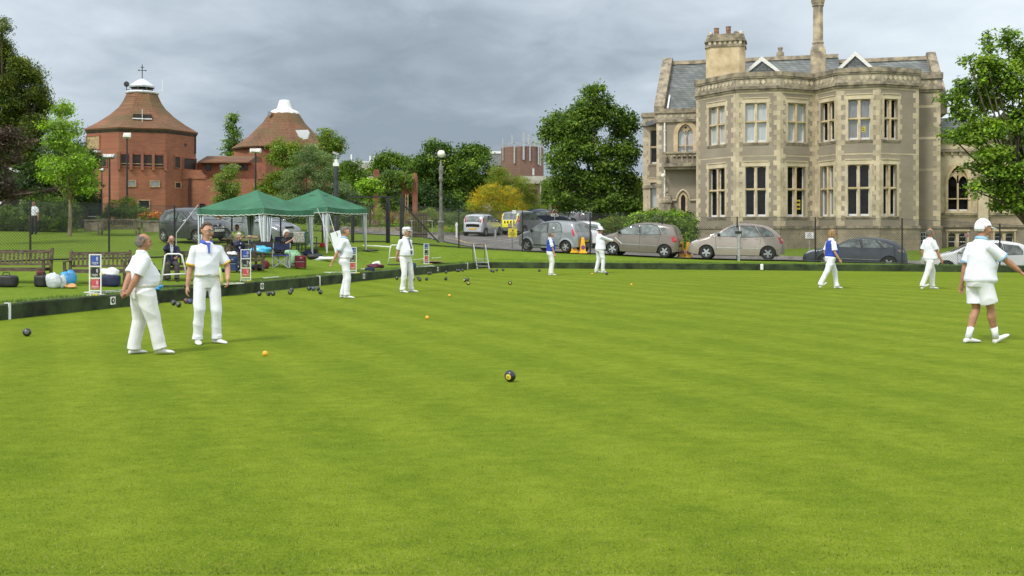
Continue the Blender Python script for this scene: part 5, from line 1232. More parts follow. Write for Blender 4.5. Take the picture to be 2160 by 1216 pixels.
# ---------------- signs ----------------
def cyl_post(t, x, z1, r=.03, m='steel'):
    mb = MB(); mb.tube([(x, 0, -.15), (x, 0, z1)], r, 8); return mb.build('post', M_[m], t)
XZf = Matrix(((1, 0, 0, 0), (0, 0, 1, 0), (0, 1, 0, 0), (0, 0, 0, 1)))
g = at(1170, 80); k = 80/F; zv = lambda v: EYE-(v-HOR)*k-g.z; t = thing('warning_sign', 'red bordered triangular road hump sign on grey backing near the car park', 'sign', g); cyl_post(t, 0, zv(456), .04)
mb = MB(); mb.box((0, 0, zv(443)), (.86, .03, .82)); mb.build('backing', mat('sign_grey', (.22, .2, .18), .6, .1, 4), t)
mb = MB(); mb.prism([(-.34, zv(450)), (.34, zv(450)), (0, zv(434))], XZf, -.035, -.02); mb.build('red_triangle', mat('sign_red', (.5, .03, .03), .5, .05, 4), t)
mb = MB(); mb.prism([(-.22, zv(448.3)), (.22, zv(448.3)), (0, zv(438))], XZf, -.042, -.036); mb.build('white_field', M_['white'], t)
mb = MB(); mb.prism([(-.17, zv(448))]+[(-.17+.34*i/8, zv(448)+.015+.12*math.sin(PI*i/8)) for i in range(9)]+[(.17, zv(448))], XZf, -.047, -.043); mb.build('hump_symbol', M_['black'], t)
mb = MB(); mb.box((0, -.03, zv(454)), (.62, .02, .22)); mb.build('white_plate', M_['white'], t); text_mesh('lettering', 'Humps', .16, M_['black'], t, Matrix.Translation(Vector((0, -.045, zv(454))))@Matrix.Rotation(PI/2, 4, 'X'))
g = at(1080, 53.4); k = g.y/F; zv = lambda v: EYE-(v-HOR)*k-g.z; t = thing('parking_notice', 'yellow parking notice with small round emblem on a short grey post', 'sign', g); cyl_post(t, 0, zv(480), .045)
mb = MB(); mb.box((.03, -.055, zv(491.5)), (.46, .02, .46)); mb.build('yellow_plate', M_['yellow'], t)
mb = MB(); mb.lathe([(.05, 0), (.05, .01)], (0, 0, 0), 12, M=Matrix.Translation(Vector((.04, -.07, zv(486.5))))@Matrix.Rotation(PI/2, 4, 'X')); mb.build('emblem', mat('emblem_brown', (.2, .08, .03), .6, .1, 4), t)
for i, (txt, v) in enumerate((('Permit', 491.5), ('Holders', 494.5), ('only', 497.5))): text_mesh('lettering', txt, .10, M_['black'], t, Matrix.Translation(Vector((.03, -.07, zv(v))))@Matrix.Rotation(PI/2, 4, 'X'))
mb = MB(); mb.box((-.1, -.055, zv(476)), (.2, .02, .2)); mb.box((.16, -.055, zv(475)), (.14, .02, .16)); mb.build('small_plate', mat('plate_mauve', (.35, .25, .28), .6, .2, 4), t)
g = at(1083, 68); t = thing('white_signpost', 'small white lettered sign on a post behind the yellow notice', 'sign', g); k = g.y/F; zv = lambda v: EYE-(v-HOR)*k-g.z; cyl_post(t, 0, zv(448), .03)
mb = MB(); mb.box((.04, -.04, zv(447.5)), (.24, .02, .22)); mb.build('plate', M_['white'], t)
g = at(963, 64); t = thing('marker_post', 'white garden marker post beside the lamp post', 'post', g); mb = MB(); mb.box((0, 0, .45), (.10, .08, 1.1)); mb.box((0, -.045, .85), (.16, .02, .16)); mb.build('post', M_['white'], t)
g = at(1045, 54.4); t = thing('bollard', 'slim grey steel bollard beside the road', 'bollard', g); mb = MB(); mb.lathe([(.055, -.1), (.055, .95), (.04, .99), (0, 1.0)], (0, 0, 0), 10); mb.build('post', M_['steel'], t)
g = at(1707, 50.2); t = thing('lawn_notice', 'small white notice board on a thin stake on the mansion lawn', 'sign', g); mb = MB(); zb = EYE-(507-HOR)/F*g.y-g.z; zt_ = EYE-(490-HOR)/F*g.y-g.z; mb.tube([(0, 0, -.1), (0, 0, zb)], .025, 6); mb.build('stake', M_['steel'], t)
mb = MB(); zc = EYE-(497-HOR)/F*g.y-g.z; mb.box((0, -.03, zc), (.40, .02, .30)); mb.build('board', M_['white'], t)
for i, s_ in enumerate(('PLEASE', 'KEEP OFF', 'THE GRASS')): text_mesh('lettering', s_, .06, M_['black'], t, Matrix.Translation(Vector((0, -.045, zc+.08-i*.08)))@Matrix.Rotation(PI/2, 4, 'X'))
g = at(1558, 46.4); t = thing('meter_post', 'grey steel post with small black box in front of the beige car', 'post', g); zt_ = EYE-(488-HOR)/F*g.y-g.z; mb = MB(); mb.box((0, 0, zt_/2-.2), (.10, .10, zt_+.4)); mb.build('post', M_['steel'], t)
mb = MB(); mb.box((-.02, -.06, zt_-.06), (.30, .06, .12)); mb.build('box', M_['black'], t)
g = at(2038, 59); t = thing('round_sign', 'small round restriction sign by the basement windows', 'sign', g); zc = EYE-(497-HOR)/F*g.y-g.z; mb = MB(); mb.tube([(0, 0, -.1), (0, 0, zc)], .02, 6); mb.build('post', M_['steel'], t)
mb = MB(); mb.lathe([(.13, 0), (.13, .015)], (0, 0, 0), 16, M=Matrix.Translation(Vector((0, -.03, zc)))@Matrix.Rotation(PI/2, 4, 'X')); mb.build('disc', mat('sign_mauve', (.4, .2, .25), .5, .1, 3), t)
# yellow no-parking cones
M_['cone'] = mat('cone_yellow', (.80, .42, .02), .55, .08, 6); M_['blue'] = mat('sign_blue', (.06, .06, .30), .5, .1, 4)
def cone(g, rz, label):
    t = thing('parking_cone', label, 'cone', g, rz, 'yellow no parking cones'); mb = MB()
    mb.lathe([(.27, 0), (.27, .05), (.23, .07), (.20, .08)], (0, 0, 0), 4, ph=PI/4); mb.build('base', M_['cone'], t)
    mb = MB(); mb.lathe([(.20, .07), (.095, .76), (.085, .78), (.06, .78)], (0, 0, 0), 4, ph=PI/4); mb.build('body', M_['cone'], t)
    M = Matrix.Translation(Vector((0, -.121, .29)))@Matrix.Rotation(PI/2-.11, 4, 'X')
    mb = MB(); mb.lathe([(.105, 0), (.105, .012)], (0, 0, 0), 18, M=M); o = mb.build('symbol_disc', mat('symbol_red', (.45, .09, .08), .5, .1, 3), t)
    mb = MB(); mb.lathe([(.078, .013), (.078, .018)], (0, 0, 0), 18, M=M); mb.build('symbol_field', M_['blue'], o)
    mb = MB(); mb.box((0, 0, .022), (.18, .025, .004), M=M@Matrix.Rotation(.785, 4, 'Z')); mb.build('symbol_bar', _mats['symbol_red'], o)
for (u, v, Y, l) in ((1210, 535, 50.4, 'left yellow cone of the pair behind the silver hatchback'), (1229, 535, 50.2, 'right yellow cone of the pair behind the silver hatchback'), (1437, 545, 49.6, 'left yellow cone in front of the beige car'), (1451, 545, 49.3, 'right yellow cone touching the nose of the beige car')):
    g = at(u, Y); cone((g.x, g.y, g.z+.05), .1, l)
g = at(2037, 45.0); z_ = EYE-(554-HOR)/F*45; t = thing('parking_cone', 'single yellow cone just showing over the far ditch wall on the right', 'cone', (g.x, g.y, g.z+.04), 0, 'yellow no parking cones'); mb = MB(); mb.lathe([(.27, 0), (.27, .05), (.17, .08), (.13, max(.5, z_+.24-g.z)), (.1, max(.52, z_+.26-g.z))], (0, 0, 0), 4, ph=PI/4); mb.build('body', M_['cone'], t)

# ---------------- benches ----------------
def bench(g, rz, label, W=1.8, m='wood', name='garden_bench', arms=True, sc=.84):
    t = thing(name, label, 'bench', g, rz, 'wooden benches beside the green', sc); B = M_[m]; x = W/2
    s = MB()
    for i in range(5): s.box((0, -.05-.095*i, .42), (W-.06, .08, .025))
    s.build('seat', B, t)
    fr = MB(); fr.box((0, -.5, .37), (W-.1, .03, .07)); fr.box((0, 0, .37), (W-.1, .03, .07)); fr.build('seat_rail', B, t)
    bk = MB(); tilt = Matrix.Translation(Vector((0, 0, .42)))@Matrix.Rotation(-.16, 4, 'X')
    bk.box((0, 0, .46), (W-.06, .035, .09), M=tilt); bk.box((0, 0, .10), (W-.06, .03, .06), M=tilt)
    n = int(W/.12)
    for i in range(n): bk.box((-x+.1+(W-.2)*i/(n-1), 0, .28), (.05, .016, .32), M=tilt)
    bk.build('backrest', B, t)
    for sx in (-1, 1):
        l = MB(); l.bar((sx*x, 0, 0), (sx*x, 0, .42), .07); l.bar((sx*x, 0, .42), (sx*x, .095, .97), .07); l.build('leg', B, t)
        l = MB(); l.bar((sx*x, -.52, 0), (sx*x, -.52, .64), .07); l.build('leg', B, t)
        if arms: a = MB(); a.bar((sx*x, .05, .665), (sx*x, -.58, .665), .085, .035); a.build('armrest', B, t)
        l = MB(); l.bar((sx*x, 0, .12), (sx*x, -.5, .12), .04, .05); l.build('stretcher', B, t)
    return t
def face(g): return 0
bz = -.45
b1 = on_land(58, 598); bench(b1+Vector((-.38, .3, 0)), .05, 'dark teak bench at the left edge with a black case under it', 1.85)
b2 = on_land(196, 602); bench(b2+Vector((-.02, .45, 0)), .12, 'empty dark teak bench behind the nearest scoreboard', 1.62)
b3 = on_land(388, 594); B3 = b3+Vector((0.05, .5, 0)); bench(B3, .25, 'teak bench with the man in the dark blazer on it', 1.6)
b4 = on_land(470, 572); 
B4 = on_land(500, 573)+Vector((.25, .55, 0)); bench(B4+Vector((-.2, 0, 0)), .75, 'teak bench where the woman in the navy cardigan sits', 1.0)
g = at(255, 57); bench(g, 0, 'long pale slatted bench on the lawn beyond the left fence', 2.1, 'woodg', arms=False, sc=1)
g = at(790, 80); bench(g, .15, 'weathered grey bench in the garden beyond the gazebos', 1.6, 'woodg', arms=True, sc=1)
# stone planter and edging
for (u, Y, w, l) in ((328, 61, 1.3, 'low square stone planter under the lily border'), (198, 60.5, .9, 'small low stone planter left of the far bench')):
    g = at(u, Y); mb = MB(); mb.box((0, 0, .28), (w, .6, .66)); mb.box((0, 0, .63), (w+.1, .7, .08)); o = mb.build('stone_planter', M_['weather'], label=l, cat='planter'); o.location = g
g = at(690, 70); mb = MB(); mb.box((0, 0, .1), (6.5, .3, .5)); o = mb.build('garden_wall', M_['weather'], label='low buff stone edging wall behind the gazebos', cat='wall'); o.location = at(775, 71)

# ---------------- gazebos ----------------
M_['canvas'] = mat('green_canopy', (.028, .135, .070), .75, .12, 1.5, bump=.15, bscale=20)
def stripe_mat():
    m = bpy.data.materials.new('striped_curtain'); m.use_nodes = True; t = m.node_tree; b = t.nodes['Principled BSDF']; b.inputs['Roughness'].default_value = .8
    tc = N(t, 'ShaderNodeTexCoord'); s = N(t, 'ShaderNodeSeparateXYZ'); t.links.new(tc.outputs['UV'], s.inputs[0])
    w = math_node(t, 'FRACT', math_node(t, 'MULTIPLY', s.outputs[0], 2.0)); w = math_node(t, 'LESS_THAN', w, .45)
    t.links.new(mixc(t, w, (.66, .70, .74), (.05, .12, .20)), b.inputs['Base Color']); return m
M_['stripe'] = stripe_mat()
def curtain(t, a, b, z0, z1, pinch):
    """gathered striped corner curtain from a to b, narrowing to the pole at the bottom"""
    a, b = Vector(a), Vector(b); n = 14; rows = 9; vs = []; fs = []; uv = []
    for j in range(rows+1):
        f = j/rows; z = z1+(z0-z1)*f; wd = 1-(1-pinch)*f**1.3
        for i in range(n+1):
            q = a+(b-a)*(i/n*wd); d = Vector((-(b-a).y, (b-a).x, 0)).normalized()
            vs.append((q.x+d.x*.025*math.sin(i*2.4+f), q.y+d.y*.025*math.sin(i*2.4+f), z)); uv.append((i/n, f))
    for j in range(rows):
        for i in range(n): fs.append((j*(n+1)+i, j*(n+1)+i+1, (j+1)*(n+1)+i+1, (j+1)*(n+1)+i))
    me = bpy.data.meshes.new('curtain'); me.from_pydata(vs, [], fs); me.materials.append(M_['stripe']); ul = me.uv_layers.new()
    for l in me.loops: ul.data[l.index].uv = uv[l.vertex_index]
    me.polygons.foreach_set('use_smooth', [True]*len(fs)); o = obj_new('curtain', me); o.parent = t
def gazebo(C, rz, W, label, zE, zA):
    t = thing('gazebo', label, 'gazebo', C, rz, 'pop-up gazebos on the left lawn'); x = W/2
    cn_ = [(-x, -x), (x, -x), (x, x), (-x, x)]
    mb = MB(); n = 10; vs = []; fs = []                      # four sloped panels with slight sag
    def P_(i, j, k): pass
    for s in range(4):
        a, b = Vector((*cn_[s], 0)), Vector((*cn_[(s+1) % 4], 0)); base_ = len(vs)
        for j in range(n+1):
            f = j/n
            for i in range(n+1):
                q = a.lerp(b, i/n)*(1-f); z = zE+(zA-zE)*f-.13*math.sin(PI*f)*math.sin(PI*i/n)*(1-f)-.07*math.sin(PI*i/n)*(1-f)
                vs.append((q.x, q.y, z))
        for j in range(n):
            for i in range(n): k0 = base_+j*(n+1)+i; fs.append((k0, k0+1, k0+n+2, k0+n+1))
    mb.add(vs, fs); mb.build('canopy', M_['canvas'], t, smooth=False)
    mb = MB(); vs = []; fs = []; n = 48
    for s in range(4):
        a, b = Vector((*cn_[s], 0)), Vector((*cn_[(s+1) % 4], 0)); base_ = len(vs); o_ = Vector(((a+b).x, (a+b).y, 0)).normalized()
        for i in range(n+1):
            q = a.lerp(b, i/n); f = i/n; sag = .07*math.sin(PI*f); w = .015*math.sin(i*1.1+s)
            vs.append((q.x+o_.x*.01, q.y+o_.y*.01, zE-sag+.004)); vs.append((q.x+o_.x*(.03+w), q.y+o_.y*(.03+w), zE-sag*.6-.21-.02*abs(math.sin(i*PI/4))))
        for i in range(n): k0 = base_+2*i; fs.append((k0, k0+1, k0+3, k0+2))
    mb.add(vs, fs); v_ = mb.build('valance', M_['canvas'], t, smooth=True)
    mb = MB()
    for s in range(4):
        a, b = Vector((*cn_[s], 0)), Vector((*cn_[(s+1) % 4], 0)); o_ = Vector(((a+b).x, (a+b).y, 0)).normalized()
        mb.tube([(a.lerp(b, i/n).x+o_.x*(.034+.015*math.sin(i*1.1+s)), a.lerp(b, i/n).y+o_.y*(.034+.015*math.sin(i*1.1+s)), zE-.07*math.sin(PI*i/n)*.6-.215-.02*abs(math.sin(i*PI/4))) for i in range(n+1)], .012, 4)
    mb.build('white_trim', M_['white'], v_)
    vt = MB(); r = .42
    vs = [(-r, -r, zA-.245), (r, -r, zA-.245), (r, r, zA-.245), (-r, r, zA-.245), (0, 0, zA+.04)]; vt.add(vs, [(0, 1, 4), (1, 2, 4), (2, 3, 4), (3, 0, 4)])
    vt.build('vent_cap', M_['canvas'], t)
    for i, c in enumerate(cn_):
        wz = h((Matrix.Rotation(rz, 3, 'Z')@Vector((c[0], c[1], 0))).x+C.x, (Matrix.Rotation(rz, 3, 'Z')@Vector((c[0], c[1], 0))).y+C.y)-C.z
        p = MB(); p.box((c[0]*.985, c[1]*.985, (zE+wz)/2-.02), (.035, .035, zE-wz)); p.build('pole', M_['white'], t)
        nx, pv = cn_[(i+1) % 4], cn_[(i-1) % 4]
        for d in (nx, pv):
            v = (Vector(d)-Vector(c)).normalized()*.24; curtain(t, (c[0]*.98, c[1]*.98, 0), (c[0]*.98+v.x, c[1]*.98+v.y, 0), wz+.05, zE-.12, .12)
    tr = MB()
    for s in range(4):
        a, b = Vector((*cn_[s], 0))*.97, Vector((*cn_[(s+1) % 4], 0))*.97
        for k in range(2):
            p, q = a.lerp(b, k/2), a.lerp(b, (k+1)/2); tr.bar((p.x, p.y, zE-.08), (q.x, q.y, zE-.38), .018); tr.bar((p.x, p.y, zE-.38), (q.x, q.y, zE-.08), .018)
    tr.build('scissor_frame', M_['steel'], t)
    return t
# two pop-up gazebos; near corners from the photograph
GZ = []
def gz_place(u, Y, ang, W):
    a = math.radians(ang); n = Vector(((u-1080)/F*Y, Y, 0)); c = n+Vector((-math.cos(a), math.sin(a), 0))*W/2+Vector((math.sin(a), math.cos(a), 0))*W/2
    return Vector((c.x, c.y, h(c.x, c.y))), -a
G1, r1 = gz_place(557, 37.3, 24, 3.08)
gazebo(G1, r1, 3.08, 'nearer green gazebo with blue striped corner curtains over the spectators', EYE+(497-440)/F*38-G1.z, EYE+(497-402)/F*39-G1.z)
G2_, r2 = gz_place(690, 41.5, 24, 3.0)
gazebo(G2_, r2, 3.0, 'second green gazebo overlapping the right side of the nearer one', EYE+(497-438)/F*42.5-G2_.z, EYE+(497-401)/F*43.5-G2_.z)
gy = MB(); a = px(418, 433, 38.5); b = px(372, 492, 35.5); gy.bar(a, b, .03); gy.bar(b, (b.x, b.y, h(b.x, b.y)), .025); gy.build('guy_pole', M_['steel'], label='slanting grey steadying pole at the left corner of the nearer gazebo', cat='pole')
for (a, b, l) in ((px(669, 440, 40.5), on_land(712, 541), 'thin guy rope from the right gazebo to the lawn'), (px(692, 444, 41.8), on_land(722, 546), 'second thin guy rope beside the whiteboard')):
    gy = MB(); gy.tube([a, b], .008, 4); gy.build('guy_rope', M_['white'], label=l, cat='rope')

# ---------------- scoreboards ----------------
P_BLUE = mat('score_blue', (.03, .08, .36), .5, .08, 6); P_BLK = mat('score_black', (.015, .017, .018), .5, .1, 6); P_RED = mat('score_red', (.55, .07, .09), .5, .08, 6)
def scoreboard(g, rz, label, s=1.0, digits=('0', '0', '0')):
    t = thing('scoreboard', label, 'scoreboard', g, rz, 'white framed bowls scoreboards', scale=s); H = .93; W = .27
    f = MB()
    for sx in (-1, 1): f.box((sx*W/2, 0, H/2), (.022, .022, H))
    for z in (H-.01, .655, .385, .10, .035): f.box((0, 0, z), (W-.022, .018, .02 if z < .9 else .02))
    f.build('frame', M_['white'], t)
    ft = MB()
    for (a, b) in (((-W/2-.02, -.16), (-W/2-.02, .16)), ((W/2+.02, -.16), (W/2+.02, .16)), ((-W/2, -.16), (W/2, -.16)), ((-W/2, .16), (W/2, .16))): ft.bar((*a, .012), (*b, .012), .022)
    ft.build('foot_frame', M_['white'], t)
    for z, m, word, dg_ in ((.79, P_BLUE, 'HOME', digits[0]), (.52, P_BLK, 'ENDS', digits[1]), (.25, P_RED, 'AWAY', digits[2])):
        p = MB(); p.box((.0, 0, z), (.185, .012, .22)); o = p.build('score_panel', m, t)
        r = MB()
        for k in range(4): r.tube([(-.07+k*.047, 0, z+.105), (-.07+k*.047, 0, z+.125)], .006, 5)
        r.build('hanging_rings', M_['white'], o)
        text_mesh('digit', dg_, .12, M_['white'], o, Matrix.Translation(Vector((.05, -.010, z+.03)))@Matrix.Rotation(PI/2, 4, 'X')@Matrix.Scale(.8, 4, (1, 0, 0)))
        text_mesh('word', word, .055, M_['white'], o, Matrix.Translation(Vector((0, -.010, z-.06)))@Matrix.Rotation(PI/2, 4, 'X'))
        text_mesh('small_word', 'SCORE', .022, M_['white'], o, Matrix.Translation(Vector((0, -.010, z-.092)))@Matrix.Rotation(PI/2, 4, 'X'))
    y = MB(); y.box((.1, -.2, .02), (.12, .05, .03)); y.build('yellow_clip', M_['yellow'], t)
    return t
S = [((196, 624), -.1, 'nearest white framed scoreboard by the ditch wall, in front of the empty bench', .92, ('0', '0', '0')),
     ((516, 594), .25, 'white framed scoreboard standing between the blue suitcase and the blue bag', .93, ('0', '0', '0')),
     ((743, 577), .6, 'scoreboard partly hidden behind the man in the pale blue trimmed shirt', .93, ('1', '1', '1')),
     ((899, 558), .75, 'farthest white framed scoreboard, right of the man in the flat cap', .93, ('1', '1', '1'))]
for (uv, rz, l, s, dg_) in S: scoreboard(on_land(*uv)+Vector((0, .12, 0)), rz, l, s, dg_)

# ---------------- bank number plates and markers ----------------
def on_bank(u, v=None, right=False):
    """point on the face of the left bank (or the far bank) at photo column u"""
    k = (u-1080)/F
    if not right: t_ = (k*CRN.y-CRN.x)/(D1.x-k*D1.y); return CRN+D1*t_
    s_ = (k*CRN.y-CRN.x)/(D2.x-k*D2.y); return CRN+D2*s_
for (u, n_, l) in ((237, '4', 'white number plate 4 on the ditch wall beside the nearest scoreboard'), (552, '5', 'white number plate on the ditch wall right of the second scoreboard'), (767, '6', 'white number plate 6 on the ditch wall beside the man with light blue trim'), (923, '7', 'farthest white number plate on the ditch wall')):
    p = on_bank(u); t = thing('number_plate', l, 'number plate', (p.x+D2.x*.012, p.y+D2.y*.012, .16), PI/2-A, 'rink number plates on the ditch wall')
    mb = MB(); mb.box((0, 0, 0), (.165, .012, .165)); mb.build('plate', M_['white'], t)
    mb = MB(); mb.lathe([(.06, 0), (.06, .003)], (0, 0, 0), 24, M=Matrix.Translation(Vector((0, -.006, 0)))@Matrix.Rotation(PI/2, 4, 'X')); mb.build('disc', M_['black'], t)
    text_mesh('numeral', n_, .10, M_['white'], t, Matrix.Translation(Vector((0, -.0115, 0)))@Matrix.Rotation(PI/2, 4, 'X'))
for (u, l) in ((19, 'white centre marker strip at the left end of the ditch wall'), (674, 'white rink marker strip leaning on the ditch wall near the blue bowl'), (986, 'white rink marker strip on the ditch wall near the ladder')):
    p = on_bank(u); mb = MB(); mb.box((0, 0, .145), (.05, .02, .31)); mb.box((0, .05, .297), (.05, .1, .012)); o = mb.build('marker_strip', M_['white'], label=l, cat='rink marker', group='white rink markers'); o.location = (p.x+D2.x*.012, p.y+D2.y*.012, 0); o.rotation_euler = (0, 0, PI/2-A)
p = on_bank(1606, right=True); mb = MB(); mb.lathe([(.07, 0), (.07, .22), (.05, .25), (0, .255)], (0, 0, 0), 12); o = mb.build('marker_peg', M_['white'], label='short white rounded marker on the far ditch wall', cat='rink marker'); o.location = (p.x, p.y-.09, .03)

# ---------------- equipment on the grass ----------------
def hoop(g, rz, W, H, label):
    t = thing('tube_stand', label, 'frame', g, rz, 'white tubular ball pusher frames'); f = MB(); lean = .35
    T = lambda x, z: (x, z*lean*.0+0, z)
    f.tube([(-W/2-.10, 0, 0), (-W/2, 0, H*.96), (-W/2+.05, 0, H), (W/2-.05, 0, H), (W/2, 0, H*.96), (W/2+.12, .0, H*.35)], .02, 8); f.tube([(-W/2-.06, 0, H*.38), (W/2+.1, 0, H*.41)], .017, 8)
    f.build('frame', M_['white'], t, smooth=True)
    b = MB(); b.tube([(-W/2-.14, -.02, .03), (W/2+.3, .05, .05)], .022, 8); b.box((-W/2-.06, -.04, .03), (.16, .1, .05)); b.build('base_bar', M_['black'], t)
hoop(on_land(366, 607), .12, .38, .80, 'white tubular frame leaning by the ditch wall between the two nearest men')
hoop(on_land(832, 561), .3, .30, .80, 'white tubular frame left of the man in the flat cap')
def rod(p, q, r, m, name, label, cat, grp=None):
    mb = MB(); a = on_land(*p)+Vector((0, 0, r)); b = on_land(*q)+Vector((0, 0, r)); mb.bar(a, b, r*2.2, r*1.6); mb.build(name, m, label=label, cat=cat, group=grp)
rod((352, 605), (398, 611), .012, M_['black'], 'pusher_pole', 'thin dark pole lying beside the white frame', 'pole')
rod((462, 608), (504, 602), .018, mat('bare_wood', (.5, .36, .18), .7, .15, 8), 'measuring_stick', 'pale wooden stick on the grass behind the man with the blue collar', 'stick')
rod((520, 591), (556, 588.5), .010, M_['black'], 'pusher_pole', 'dark thin pole in front of the second scoreboard', 'pole'); rod((556, 588.5), (587, 586), .018, M_['white'], 'white_bar', 'white bar lying on the grass right of the second scoreboard', 'bar')
rod((745, 572), (764, 569.5), .010, M_['black'], 'pusher_pole', 'dark pole on the grass before the navy shoe box', 'pole'); rod((762, 569.5), (772, 568), .018, M_['white'], 'white_bar', 'short white bar touching the navy box', 'bar')
rod((873, 549), (897, 546.5), .014, M_['white'], 'white_bar', 'white bar left of the farthest scoreboard', 'bar'); rod((912, 546), (931, 544), .016, M_['white'], 'white_bar', 'white bar right of the farthest scoreboard', 'bar')
rod((765, 519), (790, 520), .02, M_['white'], 'timber_batten', 'white batten on the lawn behind the gazebo', 'batten'); rod((788, 520), (826, 523), .03, M_['white'], 'timber_batten', 'longer white batten on the lawn right of the gazebo', 'batten')
def mat_roll(uv, w, l, label, m=None, frame=True, rz=0):
    g = on_land(*uv); t = thing('bowling_mat', label, 'mat', g+Vector((0, 0, .004)), rz); mb = MB()
    if frame:
        for (x, y, a, b) in ((0, -l/2, w, .04), (0, l/2, w, .04), (-w/2, 0, .04, l), (w/2, 0, .04, l)): mb.box((x, y, .016), (a, b, .02))
        mb.build('white_edge', M_['white'], t)
    mb = MB(); mb.box((0, 0, .014), (w-.06, l-.06, .012)); mb.build('pad', m or M_['black'], t)
mat_roll((235, 617), .36, 1.1, 'dark mat with white edging on the grass beside the nearest scoreboard', rz=-.5)
mat_roll((712, 576), .45, .8, 'white edged mat left of the man with light blue trim', M_['lawn'], rz=-.6)
mat_roll((892, 563), .4, .9, 'dark mat with white edges at the farthest scoreboard', rz=-.7)
mat_roll((478, 602), .4, .8, 'small white edged mat behind the man with the blue collar', M_['lawn'], rz=-.5)
g = on_land(905, 553); mb = MB(); mb.ell((0, 0, .02), (.75, .9, .02), 16, 4); o = mb.build('bare_patch', mat('bare_soil', (.16, .09, .05), .9, .3, 5), kind='structure'); o.location = g
# ladder-like trestle at the corner
p = on_land(1012, 560); t = thing('step_trestle', 'galvanised steel trestle steps over the ditch wall at the far corner', 'steps', Vector((-3.05, 47.2, .0)) if False else Vector(((1020-1080)/F*46.6, 46.6, 0)), -A)
mb = MB(); H = 1.12
for (x, s) in ((-.16, 0), (.40, 0)): mb.bar((x+.0, -.45, 0), (x-.34, .05, H), .045); mb.bar((x-.56, .75, .3), (x-.40, .08, H), .04)
mb.build('frame', M_['steel'], t)
mb = MB(); mb.bar((-.62, .06, H), (.14, .06, H), .04); mb.build('top_bar', mat('rust_bar', (.12, .09, .06), .7, .3, 6), t)
for k in range(3): mb = MB(); zz = .14+k*.16; yy = -.45+.5*zz/H; mb.box((.12-.34*zz/H, yy, zz), (.56, .10, .025)); mb.build('tread', M_['steel'], t)
mb = MB(); mb.bar((-.52, .7, .33), (.2, -.2, .3), .04); mb.build('side_rail', M_['steel'], t)

# ---------------- luggage and clutter ----------------
M_['navy'] = mat('navy_fabric', (.015, .045, .12), .8, .2, 8, bump=.2); M_['navy2'] = mat('dark_navy_fabric', (.012, .02, .06), .8, .2, 8, bump=.2); M_['redf'] = mat('red_suitcase_fabric', (.14, .008, .015), .75, .2, 8, bump=.2)
M_['cloth'] = mat('white_cloth', (.72, .73, .75), .85, .06, 5, bump=.3, bscale=12); M_['bluep'] = mat('blue_plastic', (.05, .28, .58), .35, .15, 5, bump=.3, bscale=15); M_['cyan'] = mat('cyan_plastic_bag', (.06, .45, .72), .3, .15, 5, bump=.4, bscale=14); M_['clear'] = mat('pale_plastic_bag', (.55, .6, .62), .3, .12, 6, bump=.4, bscale=14)
def soft(c, r, seed, amp=.2, n=20, m=14, sq=1.0, flat=True):
    """lumpy soft bag or cloth resting on its base"""
    rr = random.Random(seed); ph = [rr.uniform(0, 6) for _ in range(8)]; mb = MB(); vs = []; fs = []
    for i in range(m+1):
        t = PI*i/m-PI/2
        for k in range(n):
            a = 2*PI*k/n; q = 1+amp*(math.sin(3*a+ph[0]+2*t)*.5+math.sin(5*a+ph[1])*.3+math.sin(4*t+2*a+ph[2])*.4)
            x, y = math.cos(a), math.sin(a); bx = sq > .75; e = (abs(x)**4+abs(y)**4)**.25; f = 1/e*sq+(1-sq)
            z = math.sin(t); cz = max(0, math.cos(t))**(.22 if bx else .6); z = math.copysign(abs(z)**.55, z) if bx else z
            vs.append((c[0]+r[0]*cz*x*f*q, c[1]+r[1]*cz*y*f*q, max(c[2], c[2]+r[2]*(1+z)*.5*2*(.5+.5*q) if not flat else c[2]+r[2]*(1+z)*q)))
    for i in range(m):
        for k in range(n): fs.append((i*n+k, i*n+(k+1) % n, (i+1)*n+(k+1) % n, (i+1)*n+k))
    return mb.add(vs, fs)
def bag(uv, r, m, name, label, cat, seed=1, amp=.1, sq=.6, dz=0, rz=0, dy=0, handles=None, group=None):
    g = on_land(*uv)+Vector((0, dy, dz)); mb = soft((0, 0, 0), (r[0], r[1], r[2]/2), seed, amp, sq=sq)
    if not handles:
        o = mb.build(name, m, smooth=True, label=label, cat=cat, group=group); o.location = g; o.rotation_euler = (0, 0, rz); return o
    t = thing(name, label, cat, g, rz, group); mb.build('body', m, t, smooth=True)
    for s in handles:
        hd = MB(); hd.tube([(-r[0]*.45, s*r[1]*.5, r[2]*.85), (-r[0]*.3, s*r[1]*.4, r[2]*1.25), (r[0]*.3, s*r[1]*.4, r[2]*1.25), (r[0]*.45, s*r[1]*.5, r[2]*.85)], .012, 5); hd.build('handle', M_['black'], t)
    return t
